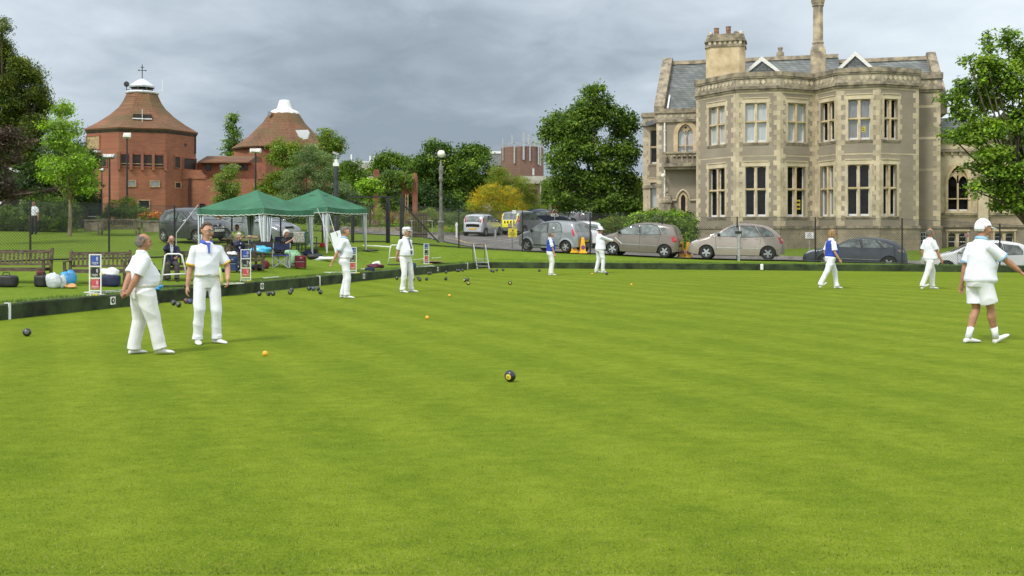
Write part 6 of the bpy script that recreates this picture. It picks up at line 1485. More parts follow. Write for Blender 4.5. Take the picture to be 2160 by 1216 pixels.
def suitcase(uv, w, d, H, m, label, rz=0, hd=True, dy=0):
    g = on_land(*uv)+Vector((0, dy, 0)); t = thing('suitcase', label, 'suitcase', g, rz); b = MB(); ch = .03
    prof = [(-w/2+ch, -d/2), (w/2-ch, -d/2), (w/2, -d/2+ch), (w/2, d/2-ch), (w/2-ch, d/2), (-w/2+ch, d/2), (-w/2, d/2-ch), (-w/2, -d/2+ch)]
    sc = lambda f: [(x*f, y*f) for x, y in prof]
    rings = [(.94, .05), (1, .08), (1, H-.04), (.93, H)]; vs = []; fs = []
    for f, z in rings: vs += [(x, y, z) for x, y in sc(f)]
    for i in range(3):
        for k in range(8): fs.append((i*8+k, i*8+(k+1) % 8, (i+1)*8+(k+1) % 8, (i+1)*8+k))
    fs += [tuple(reversed(range(8))), tuple(24+k for k in range(8))]; b.add(vs, fs); b.build('shell', m, t)
    p = MB(); p.box((0, -d/2-.015, H*.33), (w*.8, .03, H*.42)); p.box((0, -d/2-.012, H*.75), (w*.7, .024, H*.22)); p.build('pocket', m, t)
    z = MB(); z.box((0, -d/2-.032, H*.55), (w*.8, .006, .012)); z.box((w*.1, -d/2-.026, H*.83), (.05, .006, .03)); z.build('zip', M_['steel'], t)
    if hd: h_ = MB(); h_.tube([(-.09, .0, H), (-.08, 0, H+.05), (.08, 0, H+.05), (.09, 0, H)], .012, 6); h_.build('handle', M_['black'], t)
    for sx in (-1, 1): wh = MB(); wh.lathe([(.035, -.012), (.035, .012)], (0, 0, 0), 10, M=Matrix.Translation(Vector((sx*w*.38, d*.3, .035)))@Matrix.Rotation(PI/2, 4, 'Y')); wh.build('wheel', M_['black'], t)
bag((16, 606), (.21, .15, .26), M_['black'], 'black_case', 'boxy black bowls bag under the leftmost bench', 'bag', 2, .03, .95, handles=(-1,))
bag((88, 605), (.15, .14, .26), M_['black'], 'open_bag', 'open black bag with red lining beside the first bench', 'bag', 3, .06, .8, handles=(-1, 1))
bag((86, 604), (.09, .06, .1), M_['redf'], 'red_cloth', 'crumpled red cloth poking out of the open black bag', 'cloth', 5, .2, dz=.24)
bag((113, 609), (.16, .10, .32), M_['clear'], 'plastic_bag', 'translucent white carrier bag leaning in front of the blue bag', 'bag', 7, .14, .5)
bag((128, 609), (.10, .08, .27), M_['clear'], 'plastic_bag', 'pale clear plastic bag between the white and blue bags', 'bag', 9, .16, .4, dy=.05)
bag((138, 604), (.17, .13, .33), M_['bluep'], 'blue_bag', 'bright blue plastic bag behind the clear carrier bag', 'bag', 11, .14, .5, dy=.2)
bag((146, 609), (.17, .09, .09), mat('peach_cloth', (.6, .35, .15), .8, .2, 6), 'peach_cloth', 'peach and cream cloth on the grass beside the blue bag', 'cloth', 13, .3, .2)
bag((231, 605), (.24, .15, .26), M_['navy2'], 'navy_holdall', 'navy holdall half hidden behind the man with hands behind his back', 'bag', 15, .05, .9)
bag((234, 604), (.20, .14, .18), M_['cloth'], 'white_towel', 'white towel heaped on the navy holdall', 'towel', 17, .25, .1, dz=.22)
bag((217, 604), (.06, .05, .07), mat('cream_flower_cloth', (.65, .6, .3), .8, .2, 6), 'cream_cloth', 'small cream cloth at the end of the white towel', 'cloth', 19, .3, dz=.25)
suitcase((314, 593), .27, .18, .44, M_['navy'], 'navy suitcase standing right of the man with hands behind his back', -.15)
bag((328, 583), (.12, .1, .16), M_['navy2'], 'small_dark_bag', 'small dark bag right of the navy suitcase', 'bag', 21, .05, .9)
bag((326, 614), (.16, .09, .12), M_['bluep'], 'blue_shoe_bag', 'crumpled blue and black shoe bag on the ditch wall grass', 'bag', 23, .3, .2)
suitcase((489, 575), .33, .22, .46, M_['navy'], 'dark blue wheeled suitcase beside the woman in the navy cardigan', .1)
bag((490, 573), (.14, .1, .1), M_['cloth'], 'white_cloth', 'white cloth and oddments on top of the blue suitcase', 'cloth', 25, .3, dz=.47)
bag((464, 574), (.10, .07, .09), M_['navy2'], 'bowls_shoe', 'small dark box left of the blue wheeled suitcase', 'box', 27, .05, .9); bag((475, 574), (.09, .07, .09), M_['navy2'], 'small_box', 'small navy box touching the blue wheeled suitcase', 'box', 28, .05, .9)
bag((545, 571), (.22, .14, .18), M_['navy2'], 'dark_holdall', 'dark holdall at the feet of the woman in the navy cardigan', 'bag', 29, .08, .7); bag((556, 568), (.14, .12, .26), M_['redf'], 'red_bag', 'dark red bag behind the dark holdall', 'bag', 30, .08, .7, dy=.2)
suitcase((634, 568), .36, .24, .44, M_['redf'], 'dark red suitcase right of the woman reading the newspaper', .05)
bag((614, 563), (.15, .09, .24), M_['cloth'], 'white_carrier', 'white carrier bag hanging by the folding chair', 'bag', 33, .12, .5); bag((660, 548), (.22, .15, .20), M_['black'], 'black_bag', 'black bag on the lawn behind the red suitcase', 'bag', 35, .1, .5); bag((648, 540), (.18, .13, .2), M_['navy2'], 'black_bag', 'second dark bag right beside the gazebo pole', 'bag', 36, .1, .5)
bag((682, 550), (.46, .18, .12), M_['cloth'], 'white_towel', 'white towels spread on the grass left of the whiteboard', 'towel', 37, .25, .1); bag((672, 546), (.16, .12, .16), M_['navy2'], 'dark_jacket', 'dark jacket dropped on the white towels', 'jacket', 38, .25, .1)
bag((680, 522), (.12, .08, .20), mat('red_plastic', (.55, .03, .03), .4, .1, 5), 'red_can', 'small red plastic can by the gazebo pole', 'can', 39, .03, .95)
bag((782, 531), (.34, .12, .07), M_['black'], 'black_cloth', 'black cloth lying on the grass under the right gazebo corner', 'cloth', 40, .2, .3)
bag((790, 565), (.28, .13, .13), mat('plum_cloth', (.12, .02, .05), .8, .2, 5), 'plum_cloth', 'plum jacket heaped on the grass behind the navy shoe box', 'jacket', 41, .25, .2); bag((795, 563), (.16, .09, .16), M_['cloth'], 'white_cloth', 'white cloth on the plum jacket', 'cloth', 42, .3, .2, dy=-.03); bag((805, 566), (.09, .07, .1), M_['black'], 'black_shoe', 'black shoe right of the plum jacket', 'shoe', 45, .1, .4)
bag((780, 572.5), (.17, .11, .13), M_['navy2'], 'navy_box', 'navy shoe box on the edge of the ditch wall', 'box', 43, .03, .95); bag((873, 566), (.09, .09, .2), M_['navy'], 'blue_bucket', 'small blue bucket behind the man in the flat cap', 'bucket', 44, .02, .2)
# bowls basket, table, chairs, whiteboard
t = thing('folding_chair', 'navy and silver folding director chair beside the newspaper reader', 'chair', on_land(592, 566)+Vector((0, .1, 0)), .15); mb = MB(); w = .27
for y in (-.18, .18):
    mb.bar((-w, y, .0), (w*.9, y, .40), .022); mb.bar((w*.9, y+.02, 0), (-w, y+.02, .40), .022)
for x in (-w, w): mb.bar((x, -.2, 0), (x, -.2, .62), .022); mb.bar((x, .2, 0), (x, .2, .82), .022); mb.bar((x, -.2, .01), (x, .2, .01), .022)
mb.build('frame', M_['steel'], t); mb = MB(); mb.box((0, 0, .41), (2*w, .42, .02)); mb.build('seat', mat('royal_blue_fabric', (.02, .03, .25), .8, .2, 8), t); mb = MB(); mb.box((0, .2, .70), (2*w, .02, .2)); mb.build('backrest', M_['navy2'], t)
for x in (-w, w): mb = MB(); mb.box((x, 0, .63), (.05, .44, .025)); mb.build('armrest', M_['black'], t)
t = thing('folding_sofa', 'black double camping seat with blue bags on it', 'camping seat', on_land(552, 562)+Vector((0, .35, 0)), .1); mb = MB(); mb.box((0, 0, .38), (.95, .42, .04)); mb.build('seat', M_['black'], t); mb = MB(); mb.box((0, .22, .62), (.95, .03, .34)); mb.build('backrest', M_['black'], t)
for x in (-.46, 0, .46): mb = MB(); mb.bar((x, -.18, 0), (x, .18, .38), .02); mb.bar((x, .18, 0), (x, -.18, .38), .02); mb.build('leg', M_['steel'], t)
o = bag((545, 562), (.32, .16, .22), M_['cyan'], 'blue_carrier_bag', 'bright cyan plastic bag on the black camping seat', 'bag', 51, .2, .3, dz=.40, dy=.3)
TB = at(515, 38.4); t = thing('picnic_table', 'wooden picnic table under the nearer gazebo', 'table', TB, .1); mb = MB()
for i in range(5): mb.box((0, -.3+i*.15, .72), (1.5, .14, .035))
mb.build('table_top', M_['woodg'], t)
for x in (-.6, .6): mb = MB(); mb.bar((x, -.35, 0), (x, .1, .7), .07, .05); mb.bar((x, .35, 0), (x, -.1, .7), .07, .05); mb.build('leg', M_['wood'], t)
mb = soft((0, 0, 0), (.2, .14, .11), 61, .3); o = mb.build('leafy_wrapping', mat('green_wrapping', (.25, .32, .08), .7, .3, 8), smooth=True, label='pale green wrapping paper bundle on the picnic table', cat='bundle'); o.location = TB+Vector((-.2, 0, .745))
mb = soft((0, 0, 0), (.26, .13, .05), 62, .2); o = mb.build('food_tray', mat('straw_tray', (.42, .34, .2), .7, .3, 8), smooth=True, label='straw coloured food tray at the right end of the picnic table', cat='tray'); o.location = TB+Vector((.35, -.05, .745))
M_['gplast'] = mat('green_plastic', (.012, .07, .045), .4, .1, 4)
def gchair(g, rz, label):
    t = thing('plastic_chair', label, 'chair', g, rz, 'green plastic garden chairs'); mb = MB(); mb.box((0, 0, .42), (.44, .42, .03)); mb.build('seat', M_['gplast'], t)
    mb = MB(); Mb = Matrix.Translation(Vector((0, .2, .42)))@Matrix.Rotation(-.2, 4, 'X')
    for i in range(5): mb.box((-.16+i*.08, 0, .22), (.055, .02, .4), M=Mb)
    mb.box((0, 0, .43), (.42, .025, .06), M=Mb); mb.build('backrest', M_['gplast'], t)
    for x in (-.22, .22):
        for y in (-.2, .2): l = MB(); l.bar((x*1.08, y*1.1, 0), (x, y, .42), .04); l.build('leg', M_['gplast'], t)
        a = MB(); a.bar((x*1.1, -.2, .64), (x*1.1, .24, .66), .05, .03); a.bar((x*1.1, -.2, .42), (x*1.1, -.2, .64), .035); a.build('armrest', M_['gplast'], t)
gchair(at(652, 41.6), .6, 'empty green plastic chair under the right gazebo'); gchair(at(628, 41.9), -.5, 'second green plastic chair behind the newspaper reader')
t = thing('whiteboard', 'white flip board leaning on an easel right of the gazebos', 'whiteboard', on_land(722, 545), -.2); mb = MB(); Mw = Matrix.Rotation(.14, 4, 'Y')@Matrix.Rotation(-.12, 4, 'X')
mb.box((-.02, 0, .62), (.42, .02, .92), M=Matrix.Rotation(-.30, 4, 'Y')@Matrix.Rotation(-.1, 4, 'X')); mb.build('board', mat('whiteboard_face', (.68, .72, .74), .3, .03, 3), t)
mb = MB(); mb.bar((.02, -.02, 0), (-.02, .02, 1.0), .02); mb.bar((-.05, .35, 0), (-.25, .03, 1.0), .02); mb.build('easel', M_['steel'], t)
gr = at(771, 38); 
mb = MB(); mb.box((0, 0, .11), (.5, .2, .2)); o = mb.build('black_crate', M_['black'], label='low black crate under the right gazebo chairs', cat='crate'); o.location = at(657, 40.6)

# ---------------- bowls and jacks ----------------
M_['bowl'] = mat('black_bowl', (.018, .020, .023), .28, .2, 6, spec=.6); M_['bowlb'] = mat('blue_bowl', (.02, .04, .16), .28, .2, 6, spec=.6); M_['bowlr'] = mat('red_bowl', (.16, .01, .02), .28, .2, 6, spec=.6); M_['jack'] = mat('orange_jack', (.88, .40, .02), .4, .06, 6)
ring_m = mat('yellow_ring', (.72, .55, .06), .5, .08, 8); ring_g = mat('grey_ring', (.14, .15, .15), .5, .1, 8)
def bowl(P, label, ax=0.4, m='bowl', ring='grey', r=.062, tilt=0):
    t = thing('bowl', label, 'bowl', (P.x, P.y, .0), ax, 'lawn bowls on the green'); n = 28; prof = []
    for i in range(17):
        a = PI*i/16-PI/2; rr = r*math.cos(a)**.9 if math.cos(a) > 0 else 0; prof.append((max(rr, .0005), .047*math.sin(a)))
    M = Matrix.Translation(Vector((0, 0, r)))@Matrix.Rotation(PI/2+tilt, 4, 'X'); b = MB(); b.lathe(prof, (0, 0, 0), n, M=M); b.build('body', M_[m], t, smooth=True)
    for s in (1, -1):
        d = MB()
        zf = lambda rad: .047*math.sqrt(max(0, 1-(rad/r)**2.1))*1.0
        d.lathe([(.030, s*(zf(.030)+.001)), (.014, s*(zf(.014)+.0012))], (0, 0, 0), 20, M=M, cap=False); d.build('ring', ring_m if ring == 'yellow' else ring_g, t)
        d = MB(); d.lathe([(.009, s*(zf(.009)+.0008)), (.0005, s*(.0482))], (0, 0, 0), 12, M=M, cap=False); d.build('centre_dot', ring_m if ring == 'yellow' else ring_g, t)
BW = [(1076, 806, 'close black bowl with bright yellow ring, alone in the middle of the green', 'y', .35), (57, 710, 'single dark bowl near the left edge below the ditch wall', 'g', .3),
 (330, 646, 'dark bowl just right of the man with hands behind his back'), (366, 645, 'left bowl of the touching pair between the two nearest men'), (377, 649, 'right, nearer bowl of the pair between the two nearest men'),
 (393, 641, 'dark red bowl beside the leg of the man with the blue collar', 'g', .3, 'bowlr'), (401, 642, 'navy bowl half hidden by the leg of the man with the blue collar', 'g', .3, 'bowlb'),
 (547, 625, 'black bowl right under the number plate left of the touching pair'), (566, 625, 'left of two touching bowls below the number plate'), (576, 624.5, 'right of two touching bowls below the number plate'),
 (612, 622, 'front bowl of the pair midway along the ditch wall'), (615, 617, 'rear bowl of the pair midway along the ditch wall'), (652, 613.5, 'black bowl touching the blue bowl on its left'), (661, 614, 'blue bowl in the short row by the white rink marker', 'g', .3, 'bowlb'), (671, 614, 'black bowl right of the blue bowl'), (676, 621.5, 'bowl in front of the row by the white rink marker'),
 (837, 591, 'bowl hidden behind the left leg of the man in the flat cap'), (871, 593, 'bowl touching the right leg of the man in the flat cap'), (882, 590, 'rear bowl of the pair right of the man in the flat cap'), (885.5, 594, 'front bowl of the pair right of the man in the flat cap'), (900, 592.5, 'single bowl right of the pair by the man in the flat cap'), (903.5, 580.5, 'left bowl of the touching pair against the far ditch wall'), (908, 580, 'right bowl of the touching pair against the far ditch wall'),
 (940.5, 592, 'single bowl in line with the farthest number plate'), (941, 577.5, 'bowl close to the ditch wall under the farthest number plate'), (964, 574.5, 'wider spaced bowl left of the last rink marker'), (968, 574.3, 'bowl touching its neighbour left of the last rink marker'), (975.5, 573.5, 'bowl directly below the last rink marker'),
 (980.5, 595.5, 'left bowl of the tight group of three', 'y'), (986, 593.5, 'rear bowl of the tight group of three'), (988, 602, 'nearest bowl of the tight group of three', 'y'), (1036, 574, 'left bowl of the three by the steel steps'), (1040.5, 575.7, 'middle bowl of the three by the steel steps'), (1048, 573.3, 'right bowl of the three by the steel steps'), (1061, 572.3, 'bowl right of the three by the steel steps'),
 (1076, 601.5, 'lone bowl right of the tight group of three', 'y'), (1137.5, 574, 'small black bowl left of the woman in the blue waistcoat'), (1280, 580.5, 'black bowl at the feet of the man in the sun hat')]
for i, b in enumerate(BW):
    u, v, l = b[:3]; P = on_green(u, v); rng = random.Random(i)
    bowl(P, l, b[4] if len(b) > 4 else rng.uniform(-.9, .9), b[5] if len(b) > 5 else 'bowl', 'yellow' if len(b) > 3 and b[3] == 'y' else 'grey', tilt=rng.uniform(-.2, .2))
bpy.data.objects['bowl'].rotation_euler = (0, 0, -.45)
for (u, v, l) in ((559, 751.5, 'orange jack ball nearest to the man with the blue collar'), (901, 674, 'orange jack ball in the middle distance, second nearest'), (948, 626.5, 'orange jack ball level with the man in the flat cap'), (1249, 580, 'yellow jack ball by the feet of the man in the sun hat'), (1332, 603, 'yellow jack ball alone right of the man in the sun hat')):
    P = on_green(u, v); mb = MB(); mb.ell((0, 0, .033), (.034, .034, .034), 18, 12); o = mb.build('jack_ball', M_['jack'], smooth=True, label=l, cat='jack', group='orange jack balls on the green'); o.location = P
# ---------------- cars ----------------
M_['tyre'] = mat('tyre_rubber', (.018, .018, .018), .85, .2, 10); M_['trim'] = mat('black_trim', (.02, .02, .022), .5, .2, 6)
M_['alloy'] = mat('alloy_rim', (.48, .49, .50), .3, .1, 8, metal=.8); M_['cglass'] = mat('car_glass', (.15, .18, .175), .05, .3, 3, spec=.9, coat=.5)
M_['cglassl'] = mat('windscreen_glass', (.12, .15, .155), .05, .2, 3, spec=.9, coat=.6)
M_['tail'] = mat('tail_lamp', (.45, .015, .02), .2, .15, 10, coat=.5); M_['headl'] = mat('head_lamp', (.55, .57, .60), .12, .15, 12, coat=.8, metal=.3); M_['amber'] = mat('amber_lamp', (.6, .22, .02), .2, .1, 8)
M_['py'] = mat('rear_plate', (.72, .50, .03), .45, .05, 6); M_['pw'] = mat('front_plate', (.75, .75, .72), .45, .05, 6); M_['chrome'] = mat('chrome', (.6, .6, .6), .15, .05, 5, metal=1)
M_['gap'] = mat('panel_gap', (.012, .012, .012), .7, .1, 5)
def paint(name, c, metal=.45): return mat(name, c, .28, .04, 2, metal=metal, coat=.7)
class Car:
    def __init__(s, name, label, spec, paintm, loc, rz, low=False):
        s.sp = spec; s.t = thing(name, label, spec.get('cat', 'car'), loc, rz, spec.get('group'), spec.get('scale', 1)); s.paint = paintm
        L, W = spec['L'], spec['W']; s.L, s.W = L, W
        prof = spec['prof']                      # roof line from tail to nose, (x, z), x measured from the tail
        P = [Vector((x-L/2, 0, z)) for x, z in prof]; pts = []
        n = len(P)
        for i in range(n-1):                     # Catmull-Rom through the outline
            p0, p1, p2, p3 = P[max(i-1, 0)], P[i], P[i+1], P[min(i+2, n-1)]
            k = max(2, int((p2-p1).length/.045))
            for j in range(k):
                t = j/k; q = .5*((2*p1)+(p2-p0)*t+(2*p0-5*p1+4*p2-p3)*t*t+(3*p1-p0-3*p2+p3)*t**3); pts.append(q)
        pts.append(P[-1])
        xs = []; last = -9
        for q in pts:
            x = max(q.x, last+.0015); xs.append((x, q.z)); last = x
        s.pts = xs; s.xa = np.array([p[0] for p in xs]); s.za = np.array([p[1] for p in xs])
        s.wx = [spec['wheels'][0]-L/2, spec['wheels'][1]-L/2]; s.wr = spec['wr']; s.belt = spec['belt']; s.H = max(s.za)
        s.body(); s.wheels()
    def top(s, x): return float(np.interp(x, s.xa, s.za))
    def plan(s, x):
        a = x/(s.L/2); r = s.sp.get('round', .16)
        f = 1-r*max(0, abs(a)-.55)**2/(.45**2)*1.0
        if abs(a) > .9: f -= .10*((abs(a)-.9)/.1)**2
        return f*s.W/2
    def w(s, x, z):
        b = s.belt; w = s.plan(x)
        if z < b: k = 1-.05*((b*.62-z)/b)**2*2.2-.012
        else: k = .985-s.sp.get('tumble', .17)*((z-b)/(s.H-b))**1.25
        zt = s.top(x); d = zt-z
        if d < .10: k *= 1-.10*((.10-d)/.10)**2   # shoulder rounding
        return w*k
    def body(s):
        K = 12; T = 8; V = []; Fc = []; sill = .20; n = len(s.pts)
        for (x, zt) in s.pts:
            zb = sill+max(0, (abs(x)-(s.L/2-.45)))*.25
            for wx in s.wx:
                d = abs(x-wx); R = s.wr+.055
                if d < R: zb = max(zb, s.wr+math.sqrt(R*R-d*d)*.98)
            zb = min(zb, zt-.06); ring = []
            for i in range(K+1):
                z = zb+(zt-zb)*(i/K)**.85; ring.append((x, s.w(x, z), z))
            wt = s.w(x, zt); cr = .055 if zt > s.belt+.05 else .035
            top = []
            for j in range(1, T): y = wt*(1-2*j/T); top.append((x, y, zt+cr*(1-(y/wt)**2)*min(1, zt/.7)))
            V += ring+top+[(p[0], -p[1], p[2]) for p in reversed(ring)]
        M = 2*(K+1)+T-1; s.M = M
        for a in range(n-1):
            for b in range(M-1): Fc.append((a*M+b, a*M+b+1, (a+1)*M+b+1, (a+1)*M+b))
            Fc.append((a*M+M-1, a*M, (a+1)*M, (a+1)*M+M-1))
        Fc.append(tuple(range(M))); Fc.append(tuple(reversed([(n-1)*M+b for b in range(M)])))
        mb = MB(); mb.add(V, Fc); s.bodyo = mb.build('body', s.paint, s.t, smooth=True, auto=38)
        u = MB(); u.box((0, 0, .33), (s.L*.88, s.W*.74, .30)); 
        for wx in s.wx: u.box((wx, 0, .42), (s.wr*2.15, s.W*.80, .5))
        u.build('underbody', M_['trim'], s.t)
    def side(s, name, poly, m, side, lift=.006, parent=None, z_off=0, label=None):
        """patch on the flank; poly is (x from tail, z)"""
        P = [Vector((x-s.L/2, z, 0)) for x, z in poly]; bm = bmesh.new(); vs = [bm.verts.new(p) for p in P]; f = bm.faces.new(vs); bmesh.ops.triangulate(bm, faces=[f])
        for _ in range(5):
            es = [e for e in bm.edges if e.calc_length() > .14]
            if not es: break
            bmesh.ops.subdivide_edges(bm, edges=es, cuts=1); bmesh.ops.triangulate(bm, faces=[q for q in bm.faces if len(q.verts) > 3])
        for v in bm.verts: x, z = v.co.x, v.co.y; v.co = Vector((x, side*(s.w(x, min(z, s.top(x)-.002))+lift), z))
        me = bpy.data.meshes.new(name); bm.to_mesh(me); bm.free(); me.materials.append(m); me.polygons.foreach_set('use_smooth', [True]*len(me.polygons))
        o = obj_new(name, me); o.parent = parent or s.t
        if label: o['label'] = label
        return o
    def both(s, name, poly, m, **k): return [s.side(name, poly, m, sd, **k) for sd in (1, -1)]
    def topp(s, name, x0, x1, f0, f1, m, lift=.006, taper=0.0, parent=None, z0=None, z1=None, nx=10):
        """patch on the upper surface between stations x0..x1 (from the tail) or heights z0..z1, width fractions f0..f1"""
        xa, za = s.xa, s.za
        if z0 is not None:
            if x1 <= s.L*.5: i0, i1 = [int(np.argmax(za >= z)) for z in (z0, z1)]
            else:
                rv = za[::-1]; i0, i1 = [len(za)-1-int(np.argmax(rv >= z)) for z in (z1, z0)]
            idx = sorted((i0, i1)); sel = np.linspace(idx[0], idx[1], nx).astype(int); st = [(xa[i], za[i]) for i in sel]
        else: st = [(x, s.top(x)) for x in np.linspace(x0-s.L/2, x1-s.L/2, nx)]
        V = []; Fc = []; ny = 8
        for i, (x, z) in enumerate(st):
            # outward normal of the outline
            j = int(np.clip(np.searchsorted(xa, x), 1, len(xa)-2)); dx, dz = xa[j+1]-xa[j-1], za[j+1]-za[j-1]; l = math.hypot(dx, dz)+1e-9; nx_, nz_ = -dz/l, dx/l
            wt = s.w(x, z); cr = .055 if z > s.belt+.05 else .035; tf = 1-taper*(i/(len(st)-1))
            for k in range(ny+1):
                f = (f0+(f1-f0)*k/ny)*tf; y = wt*f; V.append((x+nx_*lift, y, z+cr*(1-f*f)*min(1, z/.7)+nz_*lift))
        for i in range(len(st)-1):
            for k in range(ny): Fc.append((i*(ny+1)+k, i*(ny+1)+k+1, (i+1)*(ny+1)+k+1, (i+1)*(ny+1)+k))
        mb = MB(); mb.add(V, Fc); return mb.build(name, m, parent or s.t, smooth=True)
    def wheels(s):
        for wx in s.wx:
            for sd in (1, -1):
                M = Matrix.Translation(Vector((wx, sd*(s.W/2-.13), s.wr)))@Matrix.Rotation(-sd*PI/2, 4, 'X'); r = s.wr
                t = MB(); t.lathe([(r*.62, -.09), (r*.9, -.10), (r, -.07), (r, .07), (r*.93, .10), (r*.66, .105), (r*.62, .09)], (0, 0, 0), 28, M=M, cap=False); wl = t.build('wheel', M_['tyre'], s.t, smooth=True, auto=40)
                rm = MB(); rm.lathe([(r*.66, .10), (r*.60, .085), (r*.58, .04)], (0, 0, 0), 24, M=M, cap=False); ns = s.sp.get('spokes', 5)
                for i in range(ns):
                    a = 2*PI*i/ns+.3; wd = r*(.10 if ns > 6 else .15)
                    c, s_ = math.cos(a), math.sin(a)
                    rm.prism([(c*.08*r-s_*wd, s_*.08*r+c*wd), (c*.6*r-s_*wd*.7, s_*.6*r+c*wd*.7), (c*.6*r+s_*wd*.7, s_*.6*r-c*wd*.7), (c*.08*r+s_*wd, s_*.08*r-c*wd)], M, .06, .088)
                rm.lathe([(r*.17, .06), (r*.17, .095), (0.001, .1)], (0, 0, 0), 12, M=M); rm.build('rim', M_['alloy'], wl)
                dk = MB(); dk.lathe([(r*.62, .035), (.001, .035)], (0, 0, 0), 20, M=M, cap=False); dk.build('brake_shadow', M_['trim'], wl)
    def mirrors(s, x, z, m=None):
        for sd in (1, -1):
            mb = MB(); y = sd*(s.w(x-s.L/2, z)+.09); mb.ell((x-s.L/2, y, z), (.07, .10, .075), 10, 8); mb.bar((x-s.L/2, y-sd*.12, z-.03), (x-s.L/2, y, z-.02), .04); mb.build('mirror', m or s.paint, s.t, smooth=True)
    def line(s, poly, w=.012):
        """dark panel gap along a polyline on both flanks"""
        for sd in (1, -1):
            V = []; Fc = []
            P = []
            for a, b in zip(poly[:-1], poly[1:]):
                k = max(1, int(math.dist(a, b)/.1)); P += [(a[0]+(b[0]-a[0])*i/k, a[1]+(b[1]-a[1])*i/k) for i in range(k)]
            P.append(poly[-1])
            for i, (x, z) in enumerate(P):
                a, b = P[max(0, i-1)], P[min(len(P)-1, i+1)]; dx, dz = b[0]-a[0], b[1]-a[1]; l = math.hypot(dx, dz); nx_, nz_ = -dz/l*w/2, dx/l*w/2
                for q in (-1, 1): X, Z = x-s.L/2+nx_*q, z+nz_*q; V.append((X, sd*(s.w(X, Z)+.004), Z))
            for i in range(len(P)-1): Fc.append((2*i, 2*i+1, 2*i+3, 2*i+2))
            mb = MB(); mb.add(V, Fc); mb.build('panel_gap', M_['gap'], s.t)
    def handle(s, x, z):
        for sd in (1, -1):
            mb = MB(); X = x-s.L/2; mb.box((X, sd*(s.w(X, z)+.014), z), (.17, .025, .03)); mb.build('door_handle', s.paint, s.t)
def plate(c, end, z, m, txt=None):
    x = (-c.L/2-.012) if end < 0 else (c.L/2+.012); mb = MB(); mb.box((x, 0, z), (.012, .50, .11)); o = mb.build('number_plate', m, c.t)
# --- small silver hatchback, three quarter rear, high round arches
SIL = paint('silver_paint', (.27, .29, .31)); BRN = paint('bronze_paint', (.20, .175, .15)); BEI = paint('beige_paint', (.36, .31, .27)); GRY = paint('graphite_paint', (.055, .065, .085)); MIC = paint('dark_grey_paint', (.035, .038, .042), .2); WHT = paint('white_car_paint', (.74, .75, .76), .05)
specs = {
 'sirion': dict(L=3.75, W=1.70, belt=.98, wheels=(.62, 3.05), wr=.30, prof=[(0, .50), (.02, .80), (.10, 1.0), (.30, 1.43), (.55, 1.53), (1.3, 1.57), (1.9, 1.54), (2.35, 1.42), (2.95, 1.06), (3.35, .96), (3.62, .82), (3.72, .62), (3.75, .42)], tumble=.17),
 'modus': dict(L=3.95, W=1.74, belt=1.02, wheels=(.62, 3.15), wr=.30, prof=[(0, .50), (.03, .85), (.10, 1.05), (.28, 1.42), (.50, 1.53), (1.3, 1.60), (1.9, 1.57), (2.4, 1.43), (3.05, 1.08), (3.5, .94), (3.82, .76), (3.93, .55), (3.95, .40)], tumble=.17),
 'picasso': dict(L=4.30, W=1.76, belt=1.0, wheels=(.72, 3.45), wr=.31, prof=[(0, .50), (.03, .82), (.12, 1.0), (.40, 1.30), (.75, 1.50), (1.3, 1.61), (1.9, 1.63), (2.45, 1.52), (3.05, 1.18), (3.45, 1.0), (3.9, .86), (4.2, .68), (4.29, .50), (4.30, .38)], tumble=.20, round=.20),
 'mazda': dict(L=4.45, W=1.76, belt=.95, wheels=(.80, 3.45), wr=.32, prof=[(0, .50), (.04, .80), (.13, 1.0), (.42, 1.22), (.80, 1.37), (1.4, 1.44), (2.0, 1.42), (2.5, 1.30), (3.1, 1.0), (3.6, .90), (4.1, .78), (4.35, .64), (4.44, .48), (4.45, .36)], tumble=.20),
 'mpv': dict(L=4.40, W=1.80, belt=1.0, wheels=(.80, 3.45), wr=.32, prof=[(0, .50), (.04, .9), (.12, 1.1), (.30, 1.48), (.55, 1.60), (1.3, 1.66), (2.0, 1.63), (2.4, 1.50), (3.15, 1.10), (3.6, .95), (4.1, .80), (4.3, .66), (4.39, .48), (4.40, .38)], tumble=.15),
 'micra': dict(L=3.75, W=1.68, belt=.95, wheels=(.60, 3.05), wr=.30, prof=[(0, .50), (.05, .80), (.14, 1.02), (.36, 1.38), (.65, 1.50), (1.2, 1.55), (1.8, 1.52), (2.25, 1.36), (2.75, 1.04), (3.2, .92), (3.5, .80), (3.7, .62), (3.74, .50), (3.75, .40)], tumble=.20, round=.22),
 'astra': dict(L=4.2, W=1.74, belt=.92, wheels=(.75, 3.35), wr=.31, prof=[(0, .50), (.05, .80), (.18, 1.0), (.55, 1.30), (.95, 1.42), (1.5, 1.46), (2.0, 1.42), (2.5, 1.22), (3.0, .98), (3.5, .88), (3.95, .74), (4.15, .58), (4.2, .40)], tumble=.20, round=.2),
 'peug': dict(L=3.45, W=1.66, belt=.95, wheels=(.50, 2.85), wr=.29, prof=[(0, .38), (.02, .62), (.05, .92), (.22, 1.32), (.45, 1.44), (1.1, 1.47), (1.7, 1.42), (2.1, 1.28), (2.6, .98), (3.0, .86), (3.3, .72), (3.42, .55), (3.45, .4)], tumble=.17),
}
